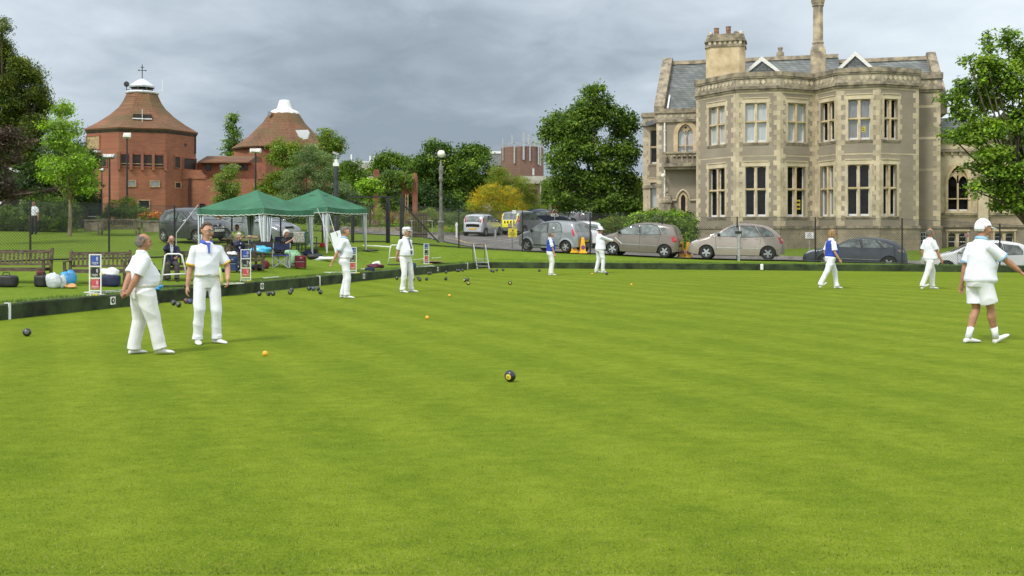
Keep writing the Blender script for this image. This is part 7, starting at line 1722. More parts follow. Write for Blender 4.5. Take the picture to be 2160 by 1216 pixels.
def window_set(c, fr, rr, extra=None, wsc=None, back=None):
    gl = M_['cglass']
    def grow(poly, d=.035):
        cx = sum(p[0] for p in poly)/len(poly); cz = sum(p[1] for p in poly)/len(poly); out = []
        for x, z in poly: l = math.hypot(x-cx, z-cz); out.append((x+(x-cx)/l*d, z+(z-cz)/l*d))
        return out
    for poly in (fr, rr)+((extra,) if extra else ()):
        c.both('side_window', poly, gl, lift=.009); c.both('window_rubber', grow(poly), M_['gap'], lift=.005)
    if wsc: c.topp('windscreen_seal', wsc[0]-.04, wsc[1]+.04, -.92, .92, M_['gap'], lift=.003)
    if wsc: c.topp('windscreen', wsc[0], wsc[1], -.86, .86, M_['cglassl'])
    if back: c.topp('rear_window', 0, 0, -.80, .80, gl, z0=back[0], z1=back[1])
# headings: the cars stand along the far road, tails to the right, noses to the left
RD = math.pi-math.atan2(3.2, 8)   # heading of the nose
def place(spec_, name, label, u, Y, rz, paintm, group=None, dz=.045, scale=1.03, zfix=None, cat='car'):
    g = at(u, Y); sp = dict(specs[spec_]); sp['scale'] = scale; sp['cat'] = cat
    if group: sp['group'] = group
    # sit all four wheels: use terrain height, tilt with the slope along the car
    c = Car(name, label, sp, paintm, (g.x, g.y, (zfix if zfix is not None else g.z)+dz), rz)
    d = Vector((math.cos(rz), math.sin(rz))); a = h(g.x+d.x*1.3, g.y+d.y*1.3); b = h(g.x-d.x*1.3, g.y-d.y*1.3); c.t.location.z = (a+b)/2+dz if zfix is None else zfix+dz
    n = Vector((-d.y, d.x)); e = h(g.x+n.x*.8, g.y+n.y*.8); f = h(g.x-n.x*.8, g.y-n.y*.8)
    c.t.rotation_euler = (math.atan2(e-f, 1.6)*.8, -math.atan2(a-b, 2.6), rz); return c
ag = 'cars parked along the road behind the far fence'
c = place('sirion', 'silver_hatchback', 'silver five door hatchback seen from its rear quarter behind the far fence', 1170, 51.8, PI-.30-.38, SIL, ag, scale=1.0)
window_set(c, [(1.78, 1.0), (2.78, 1.0), (2.66, 1.10), (2.28, 1.37), (1.95, 1.45), (1.82, 1.46)], [(.86, 1.03), (1.72, 1.0), (1.76, 1.46), (1.2, 1.48), (1.02, 1.40)], wsc=(2.25, 2.98), back=(1.02, 1.42))
c.line([(1.77, .35), (1.75, 1.0)]); c.line([(2.62, .38), (2.75, .98)]); c.line([(.98, .62), (.86, 1.02)]); c.handle(1.62, .92); c.handle(2.55-.9+1.0, .92) if False else c.handle(1.05, .92)
c.both('tail_lamp', [(.03, .82), (.22, .84), (.33, 1.12), (.22, 1.25), (.12, 1.08)], M_['tail']); c.topp('bumper_trim', 0, 0, -.8, .8, M_['trim'], z0=.50, z1=.56); c.mirrors(2.72, 1.06, M_['trim']); plate(c, -1, .62, M_['py'])
for sd in (1, -1):
    for wx in c.wx:
        V = []; Fc = []; R = c.wr+.06
        for i in range(13):
            a = PI*i/12
            for (rr_, lf) in ((R, .03), (R+.10, .004)): x = wx+rr_*math.cos(a); z = c.wr+rr_*math.sin(a)*.98; V.append((x, sd*(c.w(x, min(z, 1))+lf), z))
        for i in range(12): Fc.append((2*i, 2*i+1, 2*i+3, 2*i+2))
        mb = MB(); mb.add(V, Fc); mb.build('arch_flare', SIL, c.t, smooth=True)
c.both('sill_trim', [(.95, .36), (2.7, .36), (2.7, .30), (.95, .30)], M_['trim'])
st_ = MB(); st_.lathe([(.055, 0), (.055, .004)], (0, 0, 0), 14, M=Matrix.Translation(Vector((1.38-c.L/2, c.w(1.38-c.L/2, 1.2)+.012, 1.2)))@Matrix.Rotation(-PI/2, 4, 'X')); st_.build('window_sticker', M_['white'], c.t)
c = place('modus', 'bronze_hatchback', 'grey bronze tall hatchback with red tail lamp behind the man in the sun hat', 1350, 49.9, PI-.30-.06, BRN, ag, scale=1.01)
window_set(c, [(1.85, 1.03), (2.95, 1.04), (2.75, 1.18), (2.35, 1.40), (2.05, 1.48), (1.92, 1.49)], [(.82, 1.08), (1.78, 1.03), (1.85, 1.50), (1.3, 1.52), (1.0, 1.46)], wsc=(2.32, 3.08), back=(1.05, 1.42))
c.line([(1.84, .35), (1.82, 1.03)]); c.line([(2.78, .40), (2.88, 1.0)]); c.line([(.96, .66), (.84, 1.05)]); c.handle(1.66, .94); c.handle(1.02, .96)
c.both('tail_lamp', [(.02, .72), (.26, .74), (.34, .98), (.16, 1.04), (.08, .98)], M_['tail']); c.topp('bumper_trim', 0, 0, -.8, .8, M_['trim'], z0=.50, z1=.58); c.mirrors(2.82, 1.12, M_['trim']); plate(c, -1, .75, M_['py'])
c.both('door_moulding', [(1.0, .52), (2.75, .54), (2.75, .57), (1.0, .55)], M_['chrome']); c.both('quarter_window', [(.42, 1.14), (.74, 1.10), (.92, 1.42), (.62, 1.42)], M_['cglass'])
c = place('picasso', 'beige_minivan', 'pale beige rounded family car in the middle of the far fence', 1553, 48.4, PI-.30+.03, BEI, ag, scale=1.03)
window_set(c, [(1.98, 1.03), (2.98, 1.06), (2.75, 1.24), (2.40, 1.44), (2.05, 1.52)], [(1.05, 1.05), (1.88, 1.03), (1.93, 1.53), (1.35, 1.52)], [(.48, 1.10), (.96, 1.06), (1.22, 1.50), (.90, 1.44), (.62, 1.28)], wsc=(2.45, 3.42), back=(1.04, 1.42))
c.both('front_quarter_window', [(3.06, 1.07), (3.42, 1.05), (3.10, 1.18), (2.85, 1.30)], M_['cglass'])
c.line([(1.95, .36), (1.94, 1.03)]); c.line([(3.0, .42), (3.05, 1.02)]); c.line([(1.08, .68), (1.02, 1.04)]); c.handle(1.75, .94); c.handle(2.0+.1, .94) if False else c.handle(1.2, .96)
c.both('tail_lamp', [(.03, .76), (.20, .76), (.28, 1.04), (.14, 1.05)], M_['tail']); c.both('head_lamp', [(3.82, .84), (4.10, .72), (4.22, .70), (4.08, .80), (3.9, .88)], M_['headl']); c.mirrors(2.9, 1.12, M_['trim']); plate(c, -1, .72, M_['py'])
c.both('door_moulding', [(1.1, .50), (3.0, .52), (3.0, .555), (1.1, .535)], M_['chrome']); c.both('bumper_trim', [(3.98, .60), (4.22, .58), (4.22, .62), (3.98, .64)], M_['chrome'])
c = place('mazda', 'dark_hatchback', 'dark graphite hatchback half sunk behind the ditch wall near the walking woman', 1800, 47.0, PI-.30+.03, GRY, ag, scale=1.02, zfix=-.09)
window_set(c, [(1.98, .98), (3.02, .98), (2.75, 1.12), (2.42, 1.28), (2.05, 1.37)], [(1.10, 1.0), (1.90, .98), (1.95, 1.38), (1.45, 1.37)], [(.62, 1.06), (1.02, 1.01), (1.34, 1.35), (.95, 1.24)], wsc=(2.5, 3.15), back=(1.0, 1.32))
c.line([(1.95, .36), (1.94, .98)]); c.line([(3.0, .42), (3.05, .96)]); c.line([(1.18, .68), (1.06, .98)]); c.handle(1.75, .88); c.handle(1.22, .90); c.both('tail_lamp', [(.06, .84), (.40, .86), (.48, .94), (.16, .99)], mat('clear_tail', (.4, .3, .3), .2, .2, 8, coat=.5)); c.both('head_lamp', [(3.92, .80), (4.2, .68), (4.33, .62), (4.25, .72), (4.0, .82)], M_['headl']); c.mirrors(3.0, 1.02, M_['trim'])
c.both('door_moulding', [(1.2, .46), (2.95, .46), (2.95, .48), (1.2, .48)], M_['chrome'])
c = place('mpv', 'white_minivan', 'white people carrier behind the man in shorts at the right', 2052, 45.2, PI-.30+.06, WHT, ag, scale=1.0, zfix=-.38)
window_set(c, [(1.98, 1.03), (3.05, 1.02), (2.8, 1.22), (2.40, 1.44), (2.05, 1.52)], [(1.15, 1.05), (1.90, 1.03), (1.95, 1.54), (1.3, 1.54)], [(.42, 1.14), (1.08, 1.07), (1.2, 1.52), (.62, 1.48), (.44, 1.3)], wsc=(2.42, 3.22), back=(1.1, 1.5))
c.line([(1.95, .36), (1.94, 1.03)]); c.line([(3.0, .42), (3.05, 1.02)]); c.handle(1.75, .94); c.both('tail_lamp', [(.02, .80), (.16, .80), (.20, 1.12), (.08, 1.12)], M_['tail']); c.both('head_lamp', [(3.95, .86), (4.2, .68), (4.32, .60), (4.28, .76), (4.05, .86)], M_['headl']); c.mirrors(2.95, 1.1); c.both('grey_lower', [(.0+.06, .42), (3.0, .42), (3.0, .62), (.06, .62)], SIL)
# --- left lawn: two cars facing the green
c = place('micra', 'dark_grey_hatchback', 'dark grey rounded hatchback parked beyond the left fence with bench before it', 410, 48.3, -.62, MIC, 'cars parked beyond the left fence', scale=1.0)
window_set(c, [(1.70, .97), (2.62, .98), (2.30, 1.22), (2.0, 1.38), (1.78, 1.42)], [(.74, 1.03), (1.60, .97), (1.66, 1.43), (1.15, 1.42), (.92, 1.32)], wsc=(2.2, 2.80), back=(1.0, 1.36))
c.line([(1.66, .35), (1.64, .97)]); c.line([(2.55, .40), (2.6, .96)]); c.handle(1.48, .88); c.handle(.95, .9); c.mirrors(2.45, 1.02, M_['chrome'])
for f in ((-.82, -.50), (.50, .82)): c.topp('head_lamp', 3.22, 3.52, f[0], f[1], M_['headl'], lift=.012)
for f in ((-.34, -.05), (.05, .34)): o = c.topp('grille', 0, 4, f[0], f[1], M_['trim'], lift=.010, z0=.66, z1=.74); c.topp('grille_chrome', 0, 4, f[0]-.01, f[1]+.01, M_['chrome'], lift=.008, z0=.64, z1=.76)
c.topp('lower_grille', 0, 4, -.5, .5, M_['trim'], lift=.010, z0=.42, z1=.52); mb = MB(); mb.box((c.L/2+.015, 0, .56), (.02, .52, .115)); mb.build('number_plate', M_['pw'], c.t)
mb = MB(); mb.lathe([(.05, 0), (.05, .01)], (0, 0, 0), 14, M=Matrix.Translation(Vector((c.L/2-.12, 0, .80)))@Matrix.Rotation(PI/3, 4, 'Y')); mb.build('badge', M_['chrome'], c.t)
c = place('astra', 'silver_saloon', 'silver hatchback seen through the gazebo curtains beyond the left fence', 548, 47.4, -.55, SIL, 'cars parked beyond the left fence', scale=.98)
window_set(c, [(1.90, .94), (2.95, .94), (2.6, 1.10), (2.3, 1.26), (1.98, 1.33)], [(1.0, .97), (1.80, .94), (1.86, 1.34), (1.3, 1.31)], wsc=(2.4, 3.1), back=(1.0, 1.3))
c.line([(1.86, .35), (1.84, .94)]); c.handle(1.65, .84); c.mirrors(2.8, 1.0, SIL)
for f in ((-.84, -.52), (.52, .84)): c.topp('head_lamp', 3.62, 3.98, f[0], f[1], M_['headl'], lift=.012)
c.topp('grille', 0, 4, -.4, .4, M_['trim'], lift=.010, z0=.62, z1=.69); c.topp('grille_chrome', 0, 4, -.42, .42, M_['chrome'], lift=.008, z0=.60, z1=.71); c.topp('lower_grille', 0, 4, -.6, .6, M_['trim'], lift=.010, z0=.42, z1=.50); mb = MB(); mb.box((c.L/2+.015, 0, .54), (.02, .52, .115)); mb.build('number_plate', M_['pw'], c.t)
# --- rear-facing cars at the back of the junction
PSIL = paint('pale_silver_paint', (.55, .57, .60))
c = place('peug', 'small_silver_hatchback', 'small pale silver hatchback seen from behind beside the garden kerb', 1018, 70.5, math.radians(68), PSIL, scale=1.0)
window_set(c, [(1.45, .97), (2.5, .98), (2.2, 1.16), (1.85, 1.32), (1.52, 1.37)], [(.70, 1.05), (1.38, .98), (1.42, 1.38), (.95, 1.36)], wsc=(2.05, 2.65), back=(.93, 1.30))
for f in ((-.99, -.84), (.84, .99)): c.topp('tail_lamp', 0, 0, f[0], f[1], M_['tail'], lift=.012, z0=.90, z1=1.30)
c.topp('bumper_trim', 0, 0, -.86, .86, M_['trim'], lift=.010, z0=.62, z1=.76); mb = MB(); mb.box((-c.L/2-.015, 0, .52), (.02, .52, .12)); mb.build('number_plate', M_['py'], c.t); c.both('tail_lamp_side', [(.06, .92), (.20, .92), (.36, 1.32), (.24, 1.32)], M_['tail']); c.mirrors(2.4, 1.0, M_['trim'])
RESC = paint('rescue_grey_paint', (.30, .31, .33))
c = place('mpv', 'patrol_car', 'estate car with yellow and red chevron tailgate behind the silver hatchback', 1105, 73.5, math.radians(60), RESC, scale=.98)
window_set(c, [(1.98, 1.03), (3.05, 1.02), (2.8, 1.22), (2.40, 1.44), (2.05, 1.52)], [(.5, 1.1), (1.90, 1.03), (1.95, 1.54), (.75, 1.5)], wsc=(2.42, 3.22), back=(1.08, 1.50))
YF = mat('hi_vis_yellow', (.80, .78, .02), .4, .05, 6, emit=0)
c.topp('yellow_panel', 0, 0, -.9, .9, YF, lift=.008, z0=.52, z1=1.02)
for f in ((-.97, -.86), (.86, .97)): c.topp('yellow_pillar', 0, 0, f[0], f[1], YF, lift=.010, z0=1.04, z1=1.52)
for f in (-.75, -.35, .05, .45): c.topp('red_chevron', 0, 0, f, f+.18, M_['tail'], lift=.012, z0=.76, z1=.98)
c.both('tail_lamp', [(.02, .92), (.16, .92), (.26, 1.42), (.16, 1.42)], M_['tail']); c.topp('bumper', 0, 0, -.95, .95, M_['trim'], lift=.01, z0=.50, z1=.53)
# --- the car park beyond
cols_ = [('silver', SIL), ('white', WHT), ('dark blue', paint('dark_blue_paint', (.02, .03, .08))), ('grey', RESC), ('black', paint('black_car_paint', (.02, .02, .02))), ('pale silver', PSIL), ('dark red', paint('dark_red_paint', (.16, .02, .02)))]
park = [(1232, 61, math.radians(95), 1, 'peug', 'white small car just right of the silver hatchback'), (1150, 86, math.radians(20), 2, 'astra', 'dark blue car low behind the roof of the silver hatchback'), (1180, 92, math.radians(160), 3, 'mazda', 'grey car left in the near row of the car park'), (1207, 95, math.radians(150), 4, 'astra', 'black car under the left side of the lime tree'),
        (1228, 93, math.radians(150), 0, 'mazda', 'silver car at the lime tree trunk, left side'), (1192, 104, math.radians(170), 1, 'sirion', 'white car in the second row of the car park'), (1216, 106, math.radians(165), 5, 'mpv', 'pale silver people carrier in the second row'), (1282, 96, math.radians(180), 1, 'astra', 'white car right of the lime tree trunk'),
        (1306, 92, math.radians(10), 4, 'mazda', 'black car right of the lime tree above the hedge'), (1330, 98, math.radians(170), 0, 'sirion', 'silver car near the hedge below the mansion'), (1246, 112, math.radians(170), 6, 'sirion', 'dark red car at the back of the car park'), (1175, 116, math.radians(175), 3, 'mpv', 'grey people carrier at the back of the car park'), (1140, 96, math.radians(30), 5, 'mazda', 'pale silver car at the left end of the car park')]
for (u, Y, rz, ci, sp, l) in park:
    c = place(sp, 'parked_car', l, u, Y, rz, cols_[ci][1], 'cars in the car park behind the lime tree')
    s_ = specs[sp]; b = s_['belt']; c.both('side_window', [(s_['L']*.18, b+.06), (s_['L']*.66, b+.05), (s_['L']*.58, b+.28), (s_['L']*.48, s_['prof'][5][1]-.11), (s_['L']*.26, s_['prof'][5][1]-.13)], M_['cglass'])
    c.topp('windscreen', s_['L']*.60, s_['L']*.73, -.85, .85, M_['cglassl']); c.topp('rear_window', 0, 0, -.8, .8, M_['cglass'], z0=b+.04, z1=b+.36)
    c.both('tail_lamp', [(.03, b-.2), (.2, b-.2), (.24, b+.02), (.1, b+.02)], M_['tail']); c.both('head_lamp', [(s_['L']-.36, b-.2), (s_['L']-.08, b-.36), (s_['L']-.16, b-.2)], M_['headl'])
# ---------------- people ----------------
M_['skin'] = mat('skin', (.50, .27, .18), .55, .12, 9, spec=.35); M_['skin2'] = mat('tanned_skin', (.40, .20, .125), .55, .12, 9, spec=.35)
M_['wshirt'] = mat('white_shirt', (.73, .75, .83), .85, .05, 4, bump=.25, bscale=14); M_['wtrou'] = mat('white_trousers', (.72, .735, .79), .85, .05, 4, bump=.25, bscale=12)
M_['ctrou'] = mat('cream_trousers', (.70, .705, .72), .85, .05, 4, bump=.25, bscale=12); M_['shoe'] = mat('white_shoe', (.68, .68, .69), .5, .06, 8)
M_['navyc'] = mat('navy_clothes', (.012, .014, .045), .85, .2, 5, bump=.3); M_['blackc'] = mat('black_clothes', (.014, .014, .016), .85, .2, 5, bump=.3); M_['royal'] = mat('royal_blue_knit', (.02, .06, .42), .85, .15, 6, bump=.4, bscale=30)
M_['pale'] = mat('pale_blue_trim', (.24, .44, .66), .8, .08, 6); M_['collarb'] = mat('blue_collar', (.06, .10, .48), .8, .08, 6); M_['ytrim'] = mat('yellow_trim', (.72, .42, .03), .8, .08, 6)
M_['greyh'] = mat('grey_hair', (.17, .15, .13), .8, .35, 40, bump=.6, bscale=90); M_['brownh'] = mat('brown_hair', (.09, .055, .04), .8, .35, 40, bump=.6, bscale=90); M_['whiteh'] = mat('white_hair', (.60, .57, .52), .8, .2, 40, bump=.6, bscale=90); M_['blondh'] = mat('sandy_hair', (.34, .20, .09), .8, .3, 40, bump=.6, bscale=90)
M_['eye'] = mat('eye_dark', (.03, .02, .015), .3, .1, 5); M_['lip'] = mat('lips', (.34, .12, .10), .5, .1, 9); M_['glasses'] = mat('spectacle_rim', (.10, .09, .08), .3, .1, 5, metal=.5); M_['lens'] = mat('spectacle_lens', (.30, .27, .24), .08, .1, 5, spec=.9)
M_['tie'] = mat('grey_blue_tie', (.06, .07, .16), .7, .2, 9); M_['grn'] = mat('green_floral_skirt', (.18, .50, .26), .85, .2, 9, col2=(.45, .62, .40)); M_['greyt'] = mat('dark_grey_trousers', (.05, .045, .045), .85, .2, 5, bump=.3); M_['beigeS'] = mat('pale_grey_shirt', (.48, .47, .46), .85, .1, 5, bump=.3)
def fuse(name, mb, m, parent, voxel, smooth_it=2, disp=None, cut=None):
    """fuse overlapping lofts into one continuous smooth surface"""
    me = bpy.data.meshes.new('tmp'); me.from_pydata(mb.v, [], mb.f); bm = bmesh.new(); bm.from_mesh(me); bmesh.ops.recalc_face_normals(bm, faces=bm.faces[:]); bm.to_mesh(me); bm.free()
    o = bpy.data.objects.new('tmp', me); COL.objects.link(o); r = o.modifiers.new('r', 'REMESH'); r.mode = 'VOXEL'; r.voxel_size = voxel; r.use_smooth_shade = True
    s = o.modifiers.new('s', 'SMOOTH'); s.factor = .5; s.iterations = smooth_it
    dg = bpy.context.evaluated_depsgraph_get(); dg.update(); me2 = bpy.data.meshes.new_from_object(o.evaluated_get(dg)); bpy.data.objects.remove(o)
    n = len(me2.vertices)
    if disp and n:
        co = np.empty(n*3, dtype=np.float32); me2.vertices.foreach_get('co', co); co = co.reshape(-1, 3); nn = np.empty(n*3, dtype=np.float32); me2.vertices.foreach_get('normal', nn); nn = nn.reshape(-1, 3)
        co = co+nn*disp(co)[:, None]; me2.vertices.foreach_set('co', co.astype(np.float32).ravel()); me2.update()
    me2.materials.clear(); me2.materials.append(m); me2.polygons.foreach_set('use_smooth', [True]*len(me2.polygons)); me2.polygons.foreach_set('material_index', [0]*len(me2.polygons))
    q = obj_new(name, me2); q.parent = parent; return q
def ik(a, b, l1, l2, pole):
    a, b = Vector(a), Vector(b); d = b-a; L = d.length
    if L > (l1+l2)*.999: b = a+d*((l1+l2)*.999/L); d = b-a; L = d.length
    u = d.normalized(); x = (l1*l1-l2*l2+L*L)/(2*L); hh = math.sqrt(max(0, l1*l1-x*x)); p = Vector(pole); p = (p-u*p.dot(u))
    p = p.normalized() if p.length > 1e-6 else Vector((0, 1, 0)); return a+u*x+p*hh, b
def wrinkle(seed, amp, kz=26, kx=17):
    r = np.random.default_rng(seed); ph = r.random(12)*6.28
    def f(c):
        x, y, z = c[:, 0], c[:, 1], c[:, 2]
        w = 1.6*np.sin(6*x+ph[5])+1.4*np.sin(5*y-4*z+ph[6])
        a = 1-2*np.abs(np.sin(.5*(kz*1.25*z+13*x*np.sign(np.sin(ph[7]))+7*y+ph[0]+w)))      # sharp diagonal creases
        b = 1-2*np.abs(np.sin(.5*(kx*1.6*x-17*z+9*y+ph[1]+1.5*np.sin(7*z+ph[8]))))
        m = .5+.5*np.sin(5*z+4*x+ph[9]); n = .5+.5*np.sin(4*z-6*y+ph[10])
        return amp*(a*m*.6+b*n*.5+np.sin(15*y-9*z+ph[4])*.25)
    return f
def hand(mb, wr, d, n, side, curl=.5, s=1.0, spread=.0):
    """palm, four bent fingers of unequal length and a thumb from the side of the palm. d along the hand, n out of the palm"""
    d = Vector(d).normalized(); n = Vector(n); n = (n-d*n.dot(d)).normalized(); x = d.cross(n).normalized()*side   # x towards the thumb side
    wr = Vector(wr)
    for k in range(5):
        f = k/4; mb.ell(wr+d*(.015+.07*f)*s, (.02, .02, .02), 8, 6) if False else None
    mb.tube([wr-d*.02, wr+d*.02*s, wr+d*.055*s, wr+d*.09*s], [(.024*s, .019*s), (.033*s, .017*s), (.040*s, .016*s), (.036*s, .013*s)], 10) if False else None
    # palm as a flattened loft
    vs = []; fs = []; N = 12
    for (t, a, b) in ((-.02, .026, .020), (.015, .033, .018), (.05, .041, .017), (.085, .040, .014), (.095, .030, .010)):
        for k in range(N):
            q = 2*PI*k/N; vs.append(wr+d*t*s+x*math.cos(q)*a*s+n*math.sin(q)*b*s)
    for i in range(4):
        for k in range(N): fs.append((i*N+k, i*N+(k+1) % N, (i+1)*N+(k+1) % N, (i+1)*N+k))
    fs += [tuple(reversed(range(N))), tuple(4*N+k for k in range(N))]; mb.add(vs, fs)
    for i, (o, L) in enumerate(((.030, .070), (.010, .080), (-.010, .074), (-.029, .058))):
        p = wr+d*.085*s+x*o*s; a = curl*(1+.1*i); dd = d+x*(o*spread*8)
        q1 = p+(dd*math.cos(a*.6)+n*math.sin(a*.6))*L*.45*s; q2 = q1+(dd*math.cos(a*1.5)+n*math.sin(a*1.5))*L*.33*s; q3 = q2+(dd*math.cos(a*2.3)+n*math.sin(a*2.3))*L*.26*s
        mb.tube([p-d*.02*s, p, q1, q2, q3], [.0095*s, .0098*s, .009*s, .0083*s, .006*s], 7)
    p = wr+d*.025*s+x*.028*s; q = p+(x*.75+d*.65+n*.25).normalized()*.042*s; r = q+(x*.2+d*.9+n*.45).normalized()*.032*s
    mb.tube([p-x*.012*s, p, q, r], [.013*s, .0125*s, .0105*s, .007*s], 7)
def loft(mb, rings, n=20):
    """rings: (centre, rx, ry, right, fwd)"""
    vs = []; fs = []
    for (c, rx, ry, X, Y) in rings:
        for k in range(n):
            a = 2*PI*k/n; ca, sa = math.cos(a), math.sin(a)
            e = 1/((abs(ca)**2.15+abs(sa)**2.15)**(1/2.15)); vs.append(Vector(c)+X*(ca*rx*e)+Y*(sa*ry*e))
    m = len(rings)
    for i in range(m-1):
        for k in range(n): fs.append((i*n+k, i*n+(k+1) % n, (i+1)*n+(k+1) % n, (i+1)*n+k))
    fs += [tuple(reversed(range(n))), tuple((m-1)*n+k for k in range(n))]; mb.add(vs, fs)
def person(label, P, rz, H, spec):
    """spec: lean, twist, belly, feet [(x,y,z,yaw,pitch) right,left], hands [(x,y,z)...], seated height, clothing"""
    S = dict(lean=0.0, tw=0.0, belly=0.0, feet=((.11, .0, 0, -.15, 0), (-.11, .0, 0, .15, 0)), pelvis=.92, px=0, py=0, hands=((.24, .06, .80), (-.24, .06, .80)), poles=((.5, -1, -.2), (-.5, -1, -.2)), head=(0, 0), voxel=.009,
             skin='skin', shirt='wshirt', trou='wtrou', sleeve='short', untuck=False, hair='greyh', hairstyle='short', build=1.0, sex='m', kneep=((.1, 1, 0), (-.1, 1, 0)), curl=.5, hn=None, shorts=False, look=0, handdir=(None, None), skirt=False)
    S.update(spec); t = thing('person', label, 'person', P, rz, scale=H/1.72); V3 = Vector; bd = S['build']; sk = M_[S['skin']]
    pel = V3((S['px'], S['py'], S['pelvis'])); R = Matrix.Rotation(S['tw'], 3, 'Z')@Matrix.Rotation(-S['lean'], 3, 'X')
    U = lambda x, y, z: pel+R@V3((x, y, z-.92))      # upper-body coordinates with hips at .92
    X = R@V3((1, 0, 0)); Yf = R@V3((0, 1, 0)); b = S['belly']; f = S['sex'] == 'f'
    sh = .168*bd if not f else .150*bd
    # ---- skeleton points
    shd = [U(sh, -.01, 1.36), U(-sh, -.01, 1.36)]; arms = []
    for i, sd in enumerate((1, -1)):
        hp = V3(S['hands'][i]); el, wr = ik(shd[i], hp, .285, .255, S['poles'][i]); arms.append((shd[i], el, wr))
    legs = []
    for i, sd in enumerate((1, -1)):
        fx, fy, fz, yaw, pit = S['feet'][i]; hip = pel+V3((sd*.092*bd, 0, -.02)); fd = V3((math.sin(-yaw), math.cos(yaw), 0)); ank = V3((fx, fy, fz+.085))+V3((0, 0, 1))*0
        if pit: ank = V3((fx, fy, fz))+V3((0, 0, .085))*math.cos(pit)-fd*0+V3((0, 0, .20*math.sin(pit)))-fd*(-.0)
        kn, ank = ik(hip, ank, .413, .413, S['kneep'][i]); legs.append((hip, kn, ank, fd, pit))
    # ---- body: one continuous surface
    mb = MB(); Z = V3((0, 0, 1))
    torso = [(.84, .14, .10, 0), (.92, .165, .115, 0), (1.02, .155+b*.25, .11+b*.55, b*.45), (1.12, .15+b*.22, .108+b*.6, b*.5), (1.24, .155, .115+b*.2, b*.15), (1.34, .155, .110, 0), (1.40, .125, .085, -.005), (1.45, .07, .06, -.005)]
    loft(mb, [(U(0, o, z), rx*bd, ry, X, Yf) for z, rx, ry, o in torso])
    hy, hp_ = S['head']; HR = R@Matrix.Rotation(hy, 3, 'Z')@Matrix.Rotation(hp_, 3, 'X'); nk = U(0, .0, 1.47); hc = nk+R@V3((0, .022, .145))
    W = lambda x, y, z: hc+HR@V3((x, y, z))
    mb.tube([U(0, -.01, 1.42), nk, hc+HR@V3((0, -.02, -.06))], [.064, .056, .056] if not f else [.055, .047, .047], 12)
    # head: skull, jaw, nose, brow, ears
    hv = []; hf = []; n1, n2 = 24, 18
    for i in range(n2+1):
        th = PI*i/n2
        for k in range(n1):
            a = 2*PI*k/n1; x, y, z = math.sin(th)*math.cos(a), math.sin(th)*math.sin(a), math.cos(th)
            rx, ry, rz_ = .076, .098, .118
            if z < 0: rx *= 1-.32*(-z)**1.3; ry *= 1-.16*(-z)**1.5
            yy = y*ry-(.008 if z > .2 else 0)
            if z < -.1 and y > 0: yy += .012*(-z)
            if y > .5 and -.15 < z < .22: yy -= .006*(1-abs(x)*2) if abs(x) < .5 and abs(x) > .18 else 0
            hv.append(W(x*rx, yy, z*rz_))
    for i in range(n2):
        for k in range(n1): hf.append((i*n1+k, i*n1+(k+1) % n1, (i+1)*n1+(k+1) % n1, (i+1)*n1+k))
    mb.add(hv, hf)
    mb.tube([W(0, .088, .028), W(0, .106, -.008), W(0, .112, -.022), W(0, .094, -.030)], [(.009, .009), (.012, .012), (.016, .013), (.012, .008)], 8)
    mb.tube([W(-.040, .084, .030), W(0, .096, .026), W(.040, .084, .030)], .011, 6)
    mb.ell(W(0, .088, -.086), (.024, .018, .018), 8, 6)
    for sd in (1, -1): mb.tube([W(sd*.070, -.004, -.030), W(sd*.083, -.008, -.006), W(sd*.084, -.014, .022), W(sd*.074, -.008, .030)], [.010, .013, .014, .010], 6)
    for sd in (1, -1): mb.ell(W(sd*.036, .070, -.028), (.024, .022, .026), 8, 6)
    # arms and hands
    for i, sd in enumerate((1, -1)):
        s0, el, wr = arms[i]; k = bd if not f else .86
        mb.tube([U(sd*.08, -.01, 1.36), s0, s0.lerp(el, .45), el], [.052*k, .052*k, .048*k, .041*k], 12); mb.tube([el-(el-s0).normalized()*.02, el, el.lerp(wr, .3), wr], [.041*k, .041*k, .042*k, .027*k], 12)
        dr = S['handdir'][i] or (wr-el).normalized(); pn = (S['hn'][i] if S['hn'] else V3((-sd, .1, 0))); hand(mb, wr, dr, pn, sd*(1 if V3(pn).x*sd < 0 else 1), S['curl'], s=1.0*k**.3)
    for (hip, kn, ank, fd, pit) in legs:
        mb.tube([pel+V3((0, 0, .0)).lerp(hip-pel, .6), hip, hip.lerp(kn, .45), kn], [.085, .088*bd, .072*bd, .054], 12); mb.tube([kn, kn.lerp(ank, .3)-fd*.012, ank.lerp(kn, .12), ank-Z*.03], [.054, .057, .036, .036], 12)
    fuse('body', mb, sk, t, S['voxel']*.8, 2) if False else None
    body = fuse('body', mb, sk, t, max(.0062, S['voxel']*.72), 1)
    body.name = 'body'
    # ---- face details
    for sd in (1, -1):
        e = MB(); e.ell(W(sd*.031, .090, .012), (.012, .006, .006), 10, 6); e.build('eye', M_['eye'], t, smooth=True)
        e = MB(); e.tube([W(sd*.016, .098, .034), W(sd*.034, .096, .038), W(sd*.052, .084, .032)], .0045, 5); e.build('eyebrow', M_[S['hair']], t)
    e = MB(); e.tube([W(-.022, .096, -.054), W(0, .103, -.053), W(.022, .096, -.054)], [.003, .006, .003], 6); e.build('mouth', M_['lip'], t)
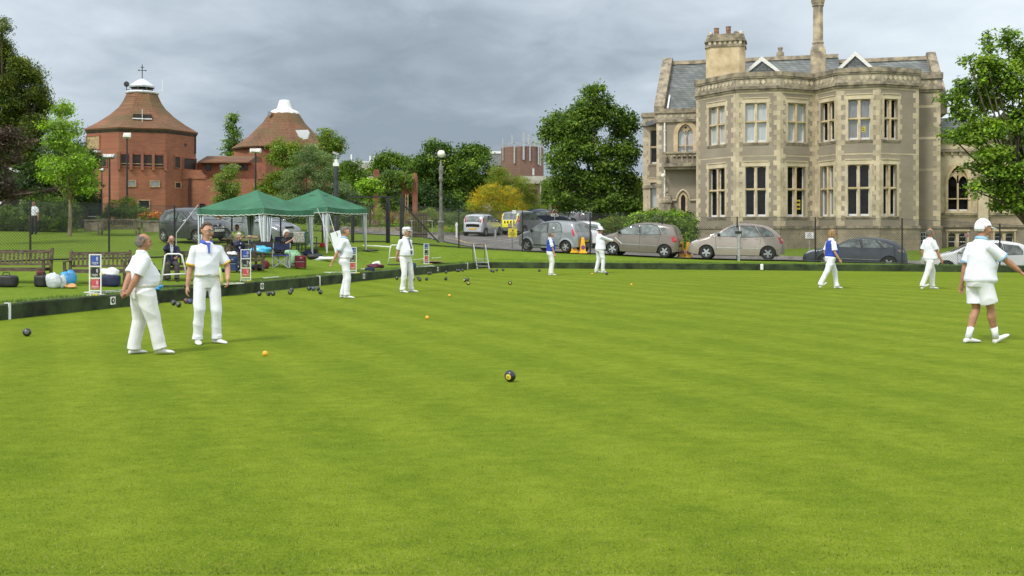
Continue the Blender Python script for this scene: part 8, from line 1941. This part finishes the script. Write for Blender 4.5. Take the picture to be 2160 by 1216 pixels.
    # ---- hair
    def cap_shell(r=1.05, low=-.02, front=.55, back=-.55, thick=.012, name='hair', m=None, bald=False, puff=0.0):
        hv = []; hf = []; n1, n2 = 28, 16
        for i in range(n2+1):
            for k in range(n1):
                a = 2*PI*k/n1; fr = math.sin(a)   # +1 at the face
                lim = PI*(front if fr > .3 else back if fr < -.2 else (front+(back-front)*(.3-fr)/.5))
                th0 = 0 if not bald else PI*.30*(1 if fr < .2 else 1.25)
                if bald and fr > .30: lim = th0+.0005
                th = th0+(lim-th0)*i/n2; x, y, z = math.sin(th)*math.cos(a), math.sin(th)*math.sin(a), math.cos(th)
                q = 1.0+puff*math.sin(th)**.5+.012*math.sin(9*a+5*th)+.01*math.sin(17*a); hv.append(W(x*(.076*r+thick*.4)*q, y*(.098*r+thick*.4)*q-.008, z*(.118*r+thick*.5)*q))
        for i in range(n2):
            for k in range(n1): hf.append((i*n1+k, (i+1)*n1+k, (i+1)*n1+(k+1) % n1, i*n1+(k+1) % n1))
        if not bald: pass
        h_ = MB(); h_.add(hv, hf); o = h_.build(name, m or M_[S['hair']], t, smooth=True); sm = o.modifiers.new('s', 'SOLIDIFY'); sm.thickness = .008; sm.offset = 0; return o
    hs = S['hairstyle']
    if hs == 'short': cap_shell(1.06, front=.30, back=.62)
    elif hs == 'receding': cap_shell(1.06, front=.24, back=.60, puff=.02)
    elif hs == 'bald': cap_shell(1.05, front=.42, back=.70, bald=True)
    elif hs == 'bob': cap_shell(1.10, front=.33, back=.76, puff=.10)
    elif hs == 'curly': cap_shell(1.14, front=.32, back=.80, puff=.22)
    hat = S.get('hat')
    if hat == 'flat':
        c = MB(); loft(c, [(W(0, -.005, .045), .084, .104, HR@V3((1, 0, 0)), HR@V3((0, 1, 0))), (W(0, .0, .075), .094, .118, HR@V3((1, 0, 0)), HR@V3((0, 1, 0))), (W(0, .008, .105), .088, .112, HR@V3((1, 0, 0)), HR@V3((0, 1, 0))), (W(0, .0, .132), .055, .07, HR@V3((1, 0, 0)), HR@V3((0, 1, 0)))]); c.build('flat_cap', M_['wshirt'], t, smooth=True)
        c = MB(); c.prism([(.07*math.cos(a), .07+.075*math.sin(a)) for a in [PI*k/10 for k in range(11)]], Matrix.Translation(hc)@HR.to_4x4()@Matrix.Translation(V3((0, .0, .055)))@Matrix.Rotation(-.2, 4, 'X'), -.004, .006); c.build('cap_peak', M_['wshirt'], t)
    if hat == 'baseball':
        cap_shell(1.10, front=.42, back=.56, name='cap', m=M_['wshirt'], thick=.01)
        c = MB(); c.prism([(.065*math.cos(a), .08+.10*math.sin(a)) for a in [PI*k/10 for k in range(11)]], Matrix.Translation(hc)@HR.to_4x4()@Matrix.Translation(V3((0, .0, .035)))@Matrix.Rotation(-.25, 4, 'X'), -.004, .006); c.build('cap_peak', M_['wshirt'], t)
    if hat == 'visor':
        c = MB(); c.prism([(.07*math.cos(a), .075+.075*math.sin(a)) for a in [PI*k/10 for k in range(11)]], Matrix.Translation(hc)@HR.to_4x4()@Matrix.Translation(V3((0, .0, .04)))@Matrix.Rotation(-.3, 4, 'X'), -.004, .006); c.build('visor', mat('green_visor', (.05, .12, .10), .4, .1, 5), t)
    if hat == 'brim':
        c = MB(); Mh = Matrix.Translation(hc)@HR.to_4x4(); c.lathe([(.165, .020), (.15, .032), (.10, .045), (.093, .05), (.090, .115), (.075, .135), (.0, .138)], (0, 0, 0), 24, M=Mh, cap=False); o = c.build('sun_hat', M_['wshirt'], t, smooth=True, auto=50); sm = o.modifiers.new('s', 'SOLIDIFY'); sm.thickness = .006
    if S.get('specs'):
        g_ = MB()
        for sd in (1, -1):
            g_.tube([W(sd*.034+.022*math.cos(a), .104-.004*abs(math.cos(a)), .010+.016*math.sin(a)) for a in [2*PI*k/12 for k in range(13)]], .0022, 4); g_.tube([W(sd*.056, .100, .014), W(sd*.078, .06, .014), W(sd*.080, .0, .014)], .0022, 4)
        g_.tube([W(-.012, .105, .014), W(.012, .105, .014)], .0022, 4); o = g_.build('spectacles', M_['glasses'], t)
        for sd in (1, -1):
            l = MB(); l.prism([(sd*.034+.021*math.cos(a), .010+.0155*math.sin(a)) for a in [2*PI*k/12 for k in range(12)]], Matrix.Translation(hc)@HR.to_4x4()@Matrix(((1, 0, 0, 0), (0, 0, 1, .101), (0, 1, 0, 0), (0, 0, 0, 1))), 0, .001); l.build('lens', M_['lens'], o)
    # ---- shirt
    c = .018; sm_ = MB(); low = .86 if S['untuck'] else .955; e = .02 if S['untuck'] else .0
    tr = [(low, .160+b*.12+e, .120+b*.35+e, b*.25), (low+.04, .170+b*.2+e, .130+b*.52+e, b*.38), (1.06, .163+b*.26, .124+b*.62, b*.48), (1.14, .160+b*.24, .124+b*.64, b*.52), (1.24, .168, .130+b*.28, b*.2), (1.32, .172, .126+(.02 if f else 0), .012 if f else 0), (1.375, .145, .105, -.005), (1.415, .105, .090, -.005), (1.45, .078, .074, -.005), (1.475, .066, .064, -.005)]
    loft(sm_, [(U(0, o, z), rx*bd+c*.4, ry+c*.4, X, Yf) for z, rx, ry, o in tr], 24)
    sl = S['sleeve']
    for i, sd in enumerate((1, -1)):
        s0, el, wr = arms[i]
        if sl == 'short': sm_.tube([U(sd*.075, -.01, 1.372), s0, s0.lerp(el, .4), s0.lerp(el, .82)], [.062, .071*bd, .070*bd, .076*bd], 14)
        elif sl == 'long': sm_.tube([U(sd*.075, -.01, 1.372), s0, s0.lerp(el, .5), el], [.062, .070*bd, .064*bd, .056*bd], 14); sm_.tube([s0.lerp(el, .92), el, el.lerp(wr, .5), el.lerp(wr, .95)], [.056*bd, .057*bd, .050*bd, .040*bd], 14)
    shirt = fuse('shirt', sm_, M_[S['shirt']], t, S['voxel'], 3, wrinkle(int(H*1000)+len(label), .0075))
    if sl == 'short' and S.get('cuff'):
        for i in (0, 1):
            s0, el, wr = arms[i]; cf = MB(); a = s0.lerp(el, .74); b_ = s0.lerp(el, .835); cf.tube([a, b_], [.077*bd, .079*bd], 18, cap=False); o = cf.build('cuff', M_[S['cuff']], t, smooth=True); q = o.modifiers.new('s', 'SOLIDIFY'); q.thickness = .006
    if S.get('vest'):
        vm = MB(); loft(vm, [(U(0, o, z), rx*bd+.016, ry+.016, X, Yf) for z, rx, ry, o in tr[:-2]]+[(U(0, -.005, 1.43), .12*bd, .098, X, Yf)], 24); fuse('waistcoat', vm, M_[S['vest']], t, S['voxel'], 3, wrinkle(3, .003))
    if S.get('collar'):
        cm = M_[S['collar']]; n = 18; vs = []; fs = []
        for k in range(n+1):
            a = PI/2+.25+(2*PI-.5)*k/n; ca, sa = math.cos(a), math.sin(a)
            for (r, z, ex) in ((.062, 1.502, 0), (.074, 1.495, 0), (.088, 1.462, .012), (.080, 1.455, .012)):
                fr = max(0, sa); vs.append(U(ca*r*1.05, -.004+sa*r*.98+fr*ex, z-fr*.030-(.012 if r > .08 else 0)*fr))
        for k in range(n):
            for j in range(3): fs.append((k*4+j, k*4+j+1, (k+1)*4+j+1, (k+1)*4+j))
        cc = MB(); cc.add(vs, fs); o = cc.build('collar', cm, t, smooth=True); q = o.modifiers.new('s', 'SOLIDIFY'); q.thickness = .006
    if S.get('placket'):
        pk = MB(); pk.prism([(-.013, 1.30), (.013, 1.30), (.020, 1.45), (-.020, 1.45)], Matrix.Identity(4), 0, .01) if False else None
        pts = []
        for (z, w) in ((1.455, .034), (1.40, .018), (1.35, .014), (1.30, .013)): yy = float(np.interp(z, [1.24, 1.34, 1.41, 1.452], [.130+b*.28+b*.2, .132, .106, .088]))+.012; pts.append((z, w, yy))
        vs = [U(sx*w, yy, z) for z, w, yy in pts for sx in (-1, 1)]; pk = MB(); pk.add(vs, [(2*i, 2*i+1, 2*i+3, 2*i+2) for i in range(3)]); o = pk.build('placket', M_[S['placket']], t); q = o.modifiers.new('s', 'SOLIDIFY'); q.thickness = .006
    if S.get('tie'):
        vs = []
        for (z, w) in ((1.452, .016), (1.43, .020), (1.40, .014), (1.2, .026), (1.05, .034), (1.01, .0)):
            yy = float(np.interp(z, [1.0, 1.14, 1.24, 1.34, 1.41, 1.452], [.128+b*1.0, .126+b*1.15, .130+b*.5, .130, .106, .084]))+.018; vs += [U(-w, yy, z), U(w, yy, z)]
        tm = MB(); tm.add(vs, [(2*i, 2*i+1, 2*i+3, 2*i+2) for i in range(5)]); o = tm.build('tie', M_['tie'], t); q = o.modifiers.new('s', 'SOLIDIFY'); q.thickness = .008
    if S.get('lapel'):
        vs = []
        for (z, w) in ((1.46, .030), (1.38, .045), (1.28, .040), (1.18, .015)):
            yy = float(np.interp(z, [1.14, 1.24, 1.34, 1.41, 1.452], [.126+b*1.15, .130+b*.5, .130, .106, .084]))+.016; vs += [U(-w, yy, z), U(w, yy, z)]
        tm = MB(); tm.add(vs, [(2*i, 2*i+1, 2*i+3, 2*i+2) for i in range(3)]); o = tm.build('shirt_front', M_['wshirt'], t); q = o.modifiers.new('s', 'SOLIDIFY'); q.thickness = .008
    # ---- trousers
    tm = MB(); hw = 1.0 if not S['untuck'] else .98
    pz = lambda z: pel+V3((0, 0, z-.92))
    top_ = [(.80, .15, .115, -.01), (.86, .170, .130, -.012), (.93, .172, .134+b*.12, b*.08-.01), (hw, .152+b*.22, .116+b*.42, b*.34)]
    seated = S['pelvis'] < .8
    if seated: top_ = [(.84, .15, .12, 0), (.90, .18, .135, 0), (.96, .172, .13+b*.2, b*.1), (1.0, .165, .125+b*.4, b*.3)]
    loft(tm, [((U if z > .95 else (lambda x, y, zz: pz(zz)+V3((x, y, 0))))(0, o, z), rx*bd+.006, ry+.006, X if z > .95 else V3((1, 0, 0)), Yf if z > .95 else V3((0, 1, 0))) for z, rx, ry, o in top_], 24)
    for i, (hip, kn, ank, fd, pit) in enumerate(legs):
        if S['shorts']: tm.tube([pel+(hip-pel)*.6, hip, hip.lerp(kn, .45), hip.lerp(kn, .80)], [.10, .108*bd, .108*bd, .118*bd], 16)
        elif S['skirt']: tm.tube([pel+(hip-pel)*.6, hip, hip.lerp(kn, .5), kn], [.10, .11, .11, .115], 16); tm.tube([kn, kn.lerp(ank, .5), kn.lerp(ank, .92)], [.115, .12, .14], 16)
        else:
            w_ = S.get('legw', 1.0); tm.tube([pel+(hip-pel)*.6, hip, hip.lerp(kn, .45), kn, kn+(ank-kn)*.04], [.095, .104*bd*w_, .094*bd*w_, .078*w_, .077*w_], 16)
            tm.tube([kn+(hip-kn)*.05, kn, kn.lerp(ank, .4), kn.lerp(ank, .85), ank-Z*.018+fd*.010], [.078*w_, .078*w_, .073*w_, .072*w_, .078*w_], 16)
            tm.ell(ank+fd*.035+Z*.025, (.062, .062, .035), 10, 6)
    ol_seed = len(label)*7
    fuse('skirt' if S['skirt'] else 'shorts' if S['shorts'] else 'trousers', tm, M_[S['trou']], t, S['voxel'], 3, wrinkle(ol_seed, .0095, 20, 12))
    if not S['untuck'] and not S.get('nobelt'):
        bl = MB(); n = 28; vs = []; fs = []
        for k in range(n):
            a = 2*PI*k/n; ca, sa = math.cos(a), math.sin(a); ex = 1/((abs(ca)**2.4+abs(sa)**2.4)**(1/2.4)); rx = (.152+b*.22)*bd+.017; ry = .116+b*.42+.017
            for z in (.975, 1.008): vs.append(U(ca*rx*ex, sa*ry*ex+b*.33, z))
        for k in range(n): k2 = (k+1) % n; fs.append((2*k, 2*k2, 2*k2+1, 2*k+1))
        bl.add(vs, fs); o = bl.build('belt', mat('cream_belt', (.60, .57, .48), .6, .1, 6), t, smooth=True); q = o.modifiers.new('s', 'SOLIDIFY'); q.thickness = .006
        bk = MB(); bc = U(0, .122+b*.42+.022+b*.33, .99); bk.box(bc, (.04, .01, .03)); bk.build('buckle', M_['steel'], o)
    # ---- shoes and socks
    for i, (hip, kn, ank, fd, pit) in enumerate(legs):
        rt = V3((fd.y, -fd.x, 0)); base_ = V3((ank.x, ank.y, ank.z-.085*math.cos(pit)))-V3((0, 0, 0)); A_ = Matrix.Rotation(0, 3, 'X')
        q = fd.to_track_quat('Y', 'Z').to_matrix(); Rp = q@Matrix.Rotation(-pit, 3, 'X')
        Q = lambda x, y, z: ank+Rp@V3((x, y, z-.085)); so = MB(); n = 14; vs = []; fs = []
        ringsz = [(-.065, .022, .030), (-.058, .034, .060), (-.02, .040, .082), (.04, .041, .078), (.09, .046, .058), (.14, .047, .046), (.18, .038, .036), (.205, .015, .022)]
        for (y, w2, hh) in ringsz:
            for k in range(n):
                a = 2*PI*k/n; x_ = math.cos(a)*w2; z_ = hh*.5+math.sin(a)*hh*.5; vs.append(Q(x_, y, max(.004, z_)))
        for j in range(len(ringsz)-1):
            for k in range(n): fs.append((j*n+k, j*n+(k+1) % n, (j+1)*n+(k+1) % n, (j+1)*n+k))
        fs += [tuple(reversed(range(n))), tuple((len(ringsz)-1)*n+k for k in range(n))]; so.add(vs, fs); so.build('shoe', M_[S.get('shoe', 'shoe')], t, smooth=True)
        if S['shorts'] or S.get('sock'):
            sk_ = MB(); sk_.tube([ank-Z*.02, ank.lerp(kn, .15), ank.lerp(kn, .34)], [.044, .042, .047], 14); sk_.build('sock', M_['wshirt'], t, smooth=True)
    return t, dict(W=W, U=U, arms=arms, legs=legs)
V = Vector
BH = ((.10, -.19, .90), (-.02, -.20, .93))        # hands clasped behind
BHN = (V((0, -1, 0)), V((0, -1, 0))); BHD = (V((-1, -.1, -.1)), V((.9, -.1, -.5)))
person('stout grey haired man in white polo and trousers, hands behind his back, seen from behind', on_green(300, 748), math.radians(-52), 1.54,
       dict(belly=.10, build=1.12, hands=((.12, -.25, .86), (-.02, -.26, .90)), hn=BHN, handdir=BHD, poles=((1, -.5, .1), (-1, -.5, .1)), feet=((.17, .20, 0, -.55, 0), (-.15, -.08, 0, .1, 0)), head=(-.35, -.14), hair='greyh', hairstyle='bald', trou='ctrou', collar='wshirt', lean=.0, voxel=.0085, skin='skin2', legw=1.28))
person('tall man in white polo with blue collar and yellow cuffs, white trousers, looking right', on_green(436, 725), math.radians(-150), 1.69,
       dict(belly=.03, hands=((.27, -.02, .80), (-.26, .16, .92)), hn=(V((-1, 0, 0)), V((1, 0, 0))), poles=((.6, -1, 0), (-.8, -1, 0)), feet=((.13, 0, 0, -.1, 0), (-.13, .03, 0, .55, 0)), head=(.45, -.05), hair='brownh', hairstyle='receding', collar='collarb', cuff='ytrim', placket='collarb', specs=True, voxel=.0085))
person('man in white and light blue shirt standing sideways, hands behind, beside the whiteboard', on_green(727, 629), math.radians(-85), 1.73,
       dict(belly=.06, hands=((.12, -.30, .84), (-.06, -.30, .88)), hn=BHN, handdir=(V((-.4, -.3, -.8)), V((.4, -.3, -.8))), poles=((.8, -1, .2), (-.8, -1, .2)), feet=((.10, .05, 0, -.25, 0), (-.11, -.06, 0, .05, 0)), hair='greyh', hairstyle='short', collar='pale', cuff='pale', head=(0, -.16), voxel=.0095))
person('elderly man in white flat cap, dark tie and white shirt, hands behind his back', on_green(856, 617), math.radians(-128), 1.73,
       dict(belly=.07, hands=((.12, -.24, .86), (-.06, -.25, .88)), hn=BHN, handdir=BHD, poles=((1, -.6, .1), (-1, -.6, .1)), feet=((.15, .02, 0, -.05, 0), (-.17, .02, 0, .55, 0)), hair='whiteh', hairstyle='bald', hat='flat', tie=True, collar='wshirt', head=(.35, 0), specs=True, voxel=.0095, trou='ctrou'))
person('woman with short grey hair in royal blue waistcoat over white shirt, standing sideways', on_green(1161, 581), math.radians(-82), 1.66,
       dict(sex='f', belly=.05, vest='royal', collar='wshirt', hair='greyh', hairstyle='short', specs=True, hands=((.18, .14, .82), (-.18, .12, .84)), hn=(V((-1, 0, 0)), V((1, 0, 0))), feet=((.09, .02, 0, -.1, 0), (-.09, .0, 0, .1, 0)), voxel=.011, trou='ctrou'))
person('man in white sun hat and long sleeved white top pointing to the right', on_green(1265, 576), math.radians(-72), 1.86,
       dict(belly=.07, build=1.08, sleeve='long', untuck=True, hat='brim', hair='greyh', hairstyle='short', hands=((.10, .52, 1.20), (-.02, .62, 1.22)), hn=(V((-.3, 0, -1)), V((.3, 0, -1))), poles=((.5, 0, -1), (-.5, 0, -1)), curl=.4, feet=((.13, .07, 0, -.25, 0), (-.15, -.08, 0, .05, 0)), voxel=.011, trou='wtrou', skin='skin2'))
person('woman in royal blue waistcoat and green visor walking right across the green', on_green(1752, 609.5), math.radians(-80), 1.71,
       dict(sex='f', belly=.06, build=1.06, vest='royal', collar='wshirt', hair='blondh', hairstyle='bob', hat='visor', specs=True, pelvis=.885, hands=((.22, .16, .84), (-.22, .02, .82)), hn=(V((-1, 0, 0)), V((1, 0, 0))), feet=((.08, -.44, .03, 0, -.62), (-.09, .22, 0, 0, 0)), lean=.05, voxel=.0105))
person('balding man in untucked white shirt walking right near the far ditch wall', on_green(1961, 610.5), math.radians(-78), 1.74,
       dict(belly=.10, build=1.06, untuck=True, hair='greyh', hairstyle='bald', skin='skin2', pelvis=.895, hands=((.22, .20, .84), (-.24, .0, .82)), hn=(V((-1, 0, 0)), V((1, 0, 0))), feet=((.08, -.34, .02, 0, -.55), (-.09, .14, 0, 0, 0)), voxel=.0105, trou='ctrou'))
person('man in white cap, pale blue trimmed polo and white shorts striding away to the right', on_green(2064, 724), math.radians(-74), 1.77,
       dict(belly=.09, build=1.04, untuck=True, shorts=True, cuff='pale', collar='pale', hat='baseball', hair='whiteh', hairstyle='short', skin='skin2', pelvis=.895, hands=((.30, .50, .94), (-.28, -.04, .80)), hn=(V((-.4, 0, -1)), V((1, 0, 0))), poles=((.8, -.6, -.4), (-1, -1, 0)), head=(-.35, .05), feet=((.05, .26, .03, 0, -.45), (-.06, -.12, 0, 0.0, 0)), voxel=.0085, lean=.09))
# seated spectators
bs = B3; 
SEAT = dict(pelvis=.53, nobelt=True, voxel=.0105)
person('bald man in dark blazer and tie sitting on a bench with hand at his mouth', V((bs.x-.46, bs.y-.24, bs.z)), math.radians(-158), 1.52,
       dict(SEAT, shirt='navyc', sleeve='long', trou='greyt', untuck=True, shoe='blackc', lapel=True, tie=True, hair='greyh', hairstyle='bald', specs=True, hands=((.10, .20, 1.15), (-.12, .42, .70)), poles=((.4, .3, -1), (-.5, -.6, -.3)), feet=((.12, .44, 0, 0, 0), (-.12, .50, 0, 0, 0)), curl=1.0))
person('grey haired woman in navy cardigan and glasses seated, hand on her chin', V((B4.x-.28, B4.y-.20, B4.z)), math.radians(-158), 1.46,
       dict(SEAT, sex='f', shirt='navyc', sleeve='long', untuck=True, trou='greyt', lapel=True, hair='whiteh', hairstyle='bob', specs=True, sock=True, hands=((-.02, .20, 1.13), (-.14, .40, .72)), poles=((.5, .2, -1), (-.5, -.6, -.3)), feet=((.05, .62, 0, 0, 0), (.12, .58, .14, -.2, 0)), curl=1.0))
q = at(500, 39.9); person('dark haired man in pale grey shirt seated behind the picnic table', V((q.x, q.y, q.z)), math.radians(170), 1.60,
       dict(SEAT, shirt='beigeS', sleeve='short', untuck=True, trou='greyt', hair='brownh', hairstyle='short', skin='skin2', hands=((.2, .35, .78), (-.2, .35, .78)), feet=((.12, .45, 0, 0, 0), (-.12, .45, 0, 0, 0))))
q = at(504, 40.0); mb = MB(); mb.box((0, 0, .44), (1.3, .32, .045)); mb.box((-.5, 0, .2), (.07, .28, .42)); mb.box((.5, 0, .2), (.07, .28, .42)); o = mb.build('bench_seat', M_['wood'], label='plain wooden bench under the man behind the picnic table', cat='bench'); o.location = q
q = on_land(600, 562)+V((0, .22, 0)); person('white haired woman in black top and green floral skirt reading a newspaper', q, math.radians(-115), 1.52,
       dict(SEAT, sex='f', build=1.14, belly=.06, shirt='blackc', sleeve='short', untuck=True, trou='grn', skirt=True, hair='whiteh', hairstyle='curly', specs=True, skin='skin', hands=((.16, .42, 1.0), (-.16, .42, 1.02)), poles=((.8, 0, -1), (-.8, 0, -1)), hn=(V((-1, 0, 0)), V((1, 0, 0))), feet=((.12, .48, 0, 0, 0), (-.12, .50, 0, 0, 0)), curl=1.1, head=(0, -.25)))
t = thing('camp_chair', 'dark camping chair beneath the woman reading the newspaper', 'chair', q, math.radians(-115)); mb = MB(); mb.box((0, 0, .40), (.5, .48, .03)); mb.build('seat', M_['navy2'], t); mb = MB(); mb.box((0, -.26, .70), (.5, .03, .55)); mb.build('backrest', M_['navy2'], t)
for x in (-.25, .25):
    for y in (-.24, .24): mb = MB(); mb.bar((x, y, 0), (x, y, .4), .025); mb.build('leg', M_['steel'], t)
np_ = MB(); Rn = Matrix.Rotation(math.radians(-115), 4, 'Z'); vs = []; fs = []
for j in range(9):
    for i in range(13):
        x = -.30+.6*i/12; z = .78+.36*j/8; y = .50+.05*abs(x)*2+.015*math.sin(i*1.3+j*.9); vs.append(V((x, y, z)))
for j in range(8):
    for i in range(12): fs.append((j*13+i, j*13+i+1, (j+1)*13+i+1, (j+1)*13+i))
np_.add(vs, fs); o = np_.build('newspaper', mat('newsprint', (.50, .47, .42), .9, .3, 16, col2=(.22, .19, .17), detail=6), label='open newspaper held by the white haired woman', cat='newspaper', smooth=True); o.location = q; o.rotation_euler = (0, 0, math.radians(-115)); sm = o.modifiers.new('s', 'SOLIDIFY'); sm.thickness = .004
q = at(72, 56.0); person('person in white short sleeved shirt and black trousers before the ivy hedge', q, math.radians(172), 1.80,
       dict(voxel=.013, shirt='wshirt', trou='blackc', shoe='blackc', hair='brownh', hairstyle='short', skin='skin2', collar='wshirt', hands=((.25, .02, .80), (-.25, .02, .80)), hn=(V((-1, 0, 0)), V((1, 0, 0)))))
q = at(47, 58.3); person('person in pale top half hidden by the ivy hedge at the far left', q, math.radians(150), 1.66,
       dict(voxel=.014, shirt='beigeS', trou='blackc', shoe='blackc', hair='brownh', hairstyle='bob', sex='f', hands=((.22, .02, .80), (-.22, .02, .80)), hn=(V((-1, 0, 0)), V((1, 0, 0)))))
# things in hands
for k_, (u, v, rr, mm) in enumerate(((465, 584, .035, 'grn'),)):
    p_ = px(u, v, 14.05); mb = MB(); mb.tube([p_+V((-.01, 0, .13)), p_+V((.0, .01, .05)), p_+V((.015, 0, -.04)), p_+V((.02, .01, -.12))], [(.012, .01), (.032, .02), (.034, .022), (.024, .018)], 10)
    mb.build('bowls_cloth', mat('multicolour_cloth', (.28, .50, .22), .8, .2, 14, col2=(.70, .42, .12)), label='green and orange bowls cloth hanging at the hip of the blue collared man', cat='cloth', smooth=True)
a_ = px(1297, 501, 40.6); b_ = px(1311, 514, 40.5); mb = MB(); mb.tube([a_, b_], .012, 6); mb.build('pointer_stick', M_['white'], label='thin white stick in the outstretched hand of the man in the sun hat', cat='stick')
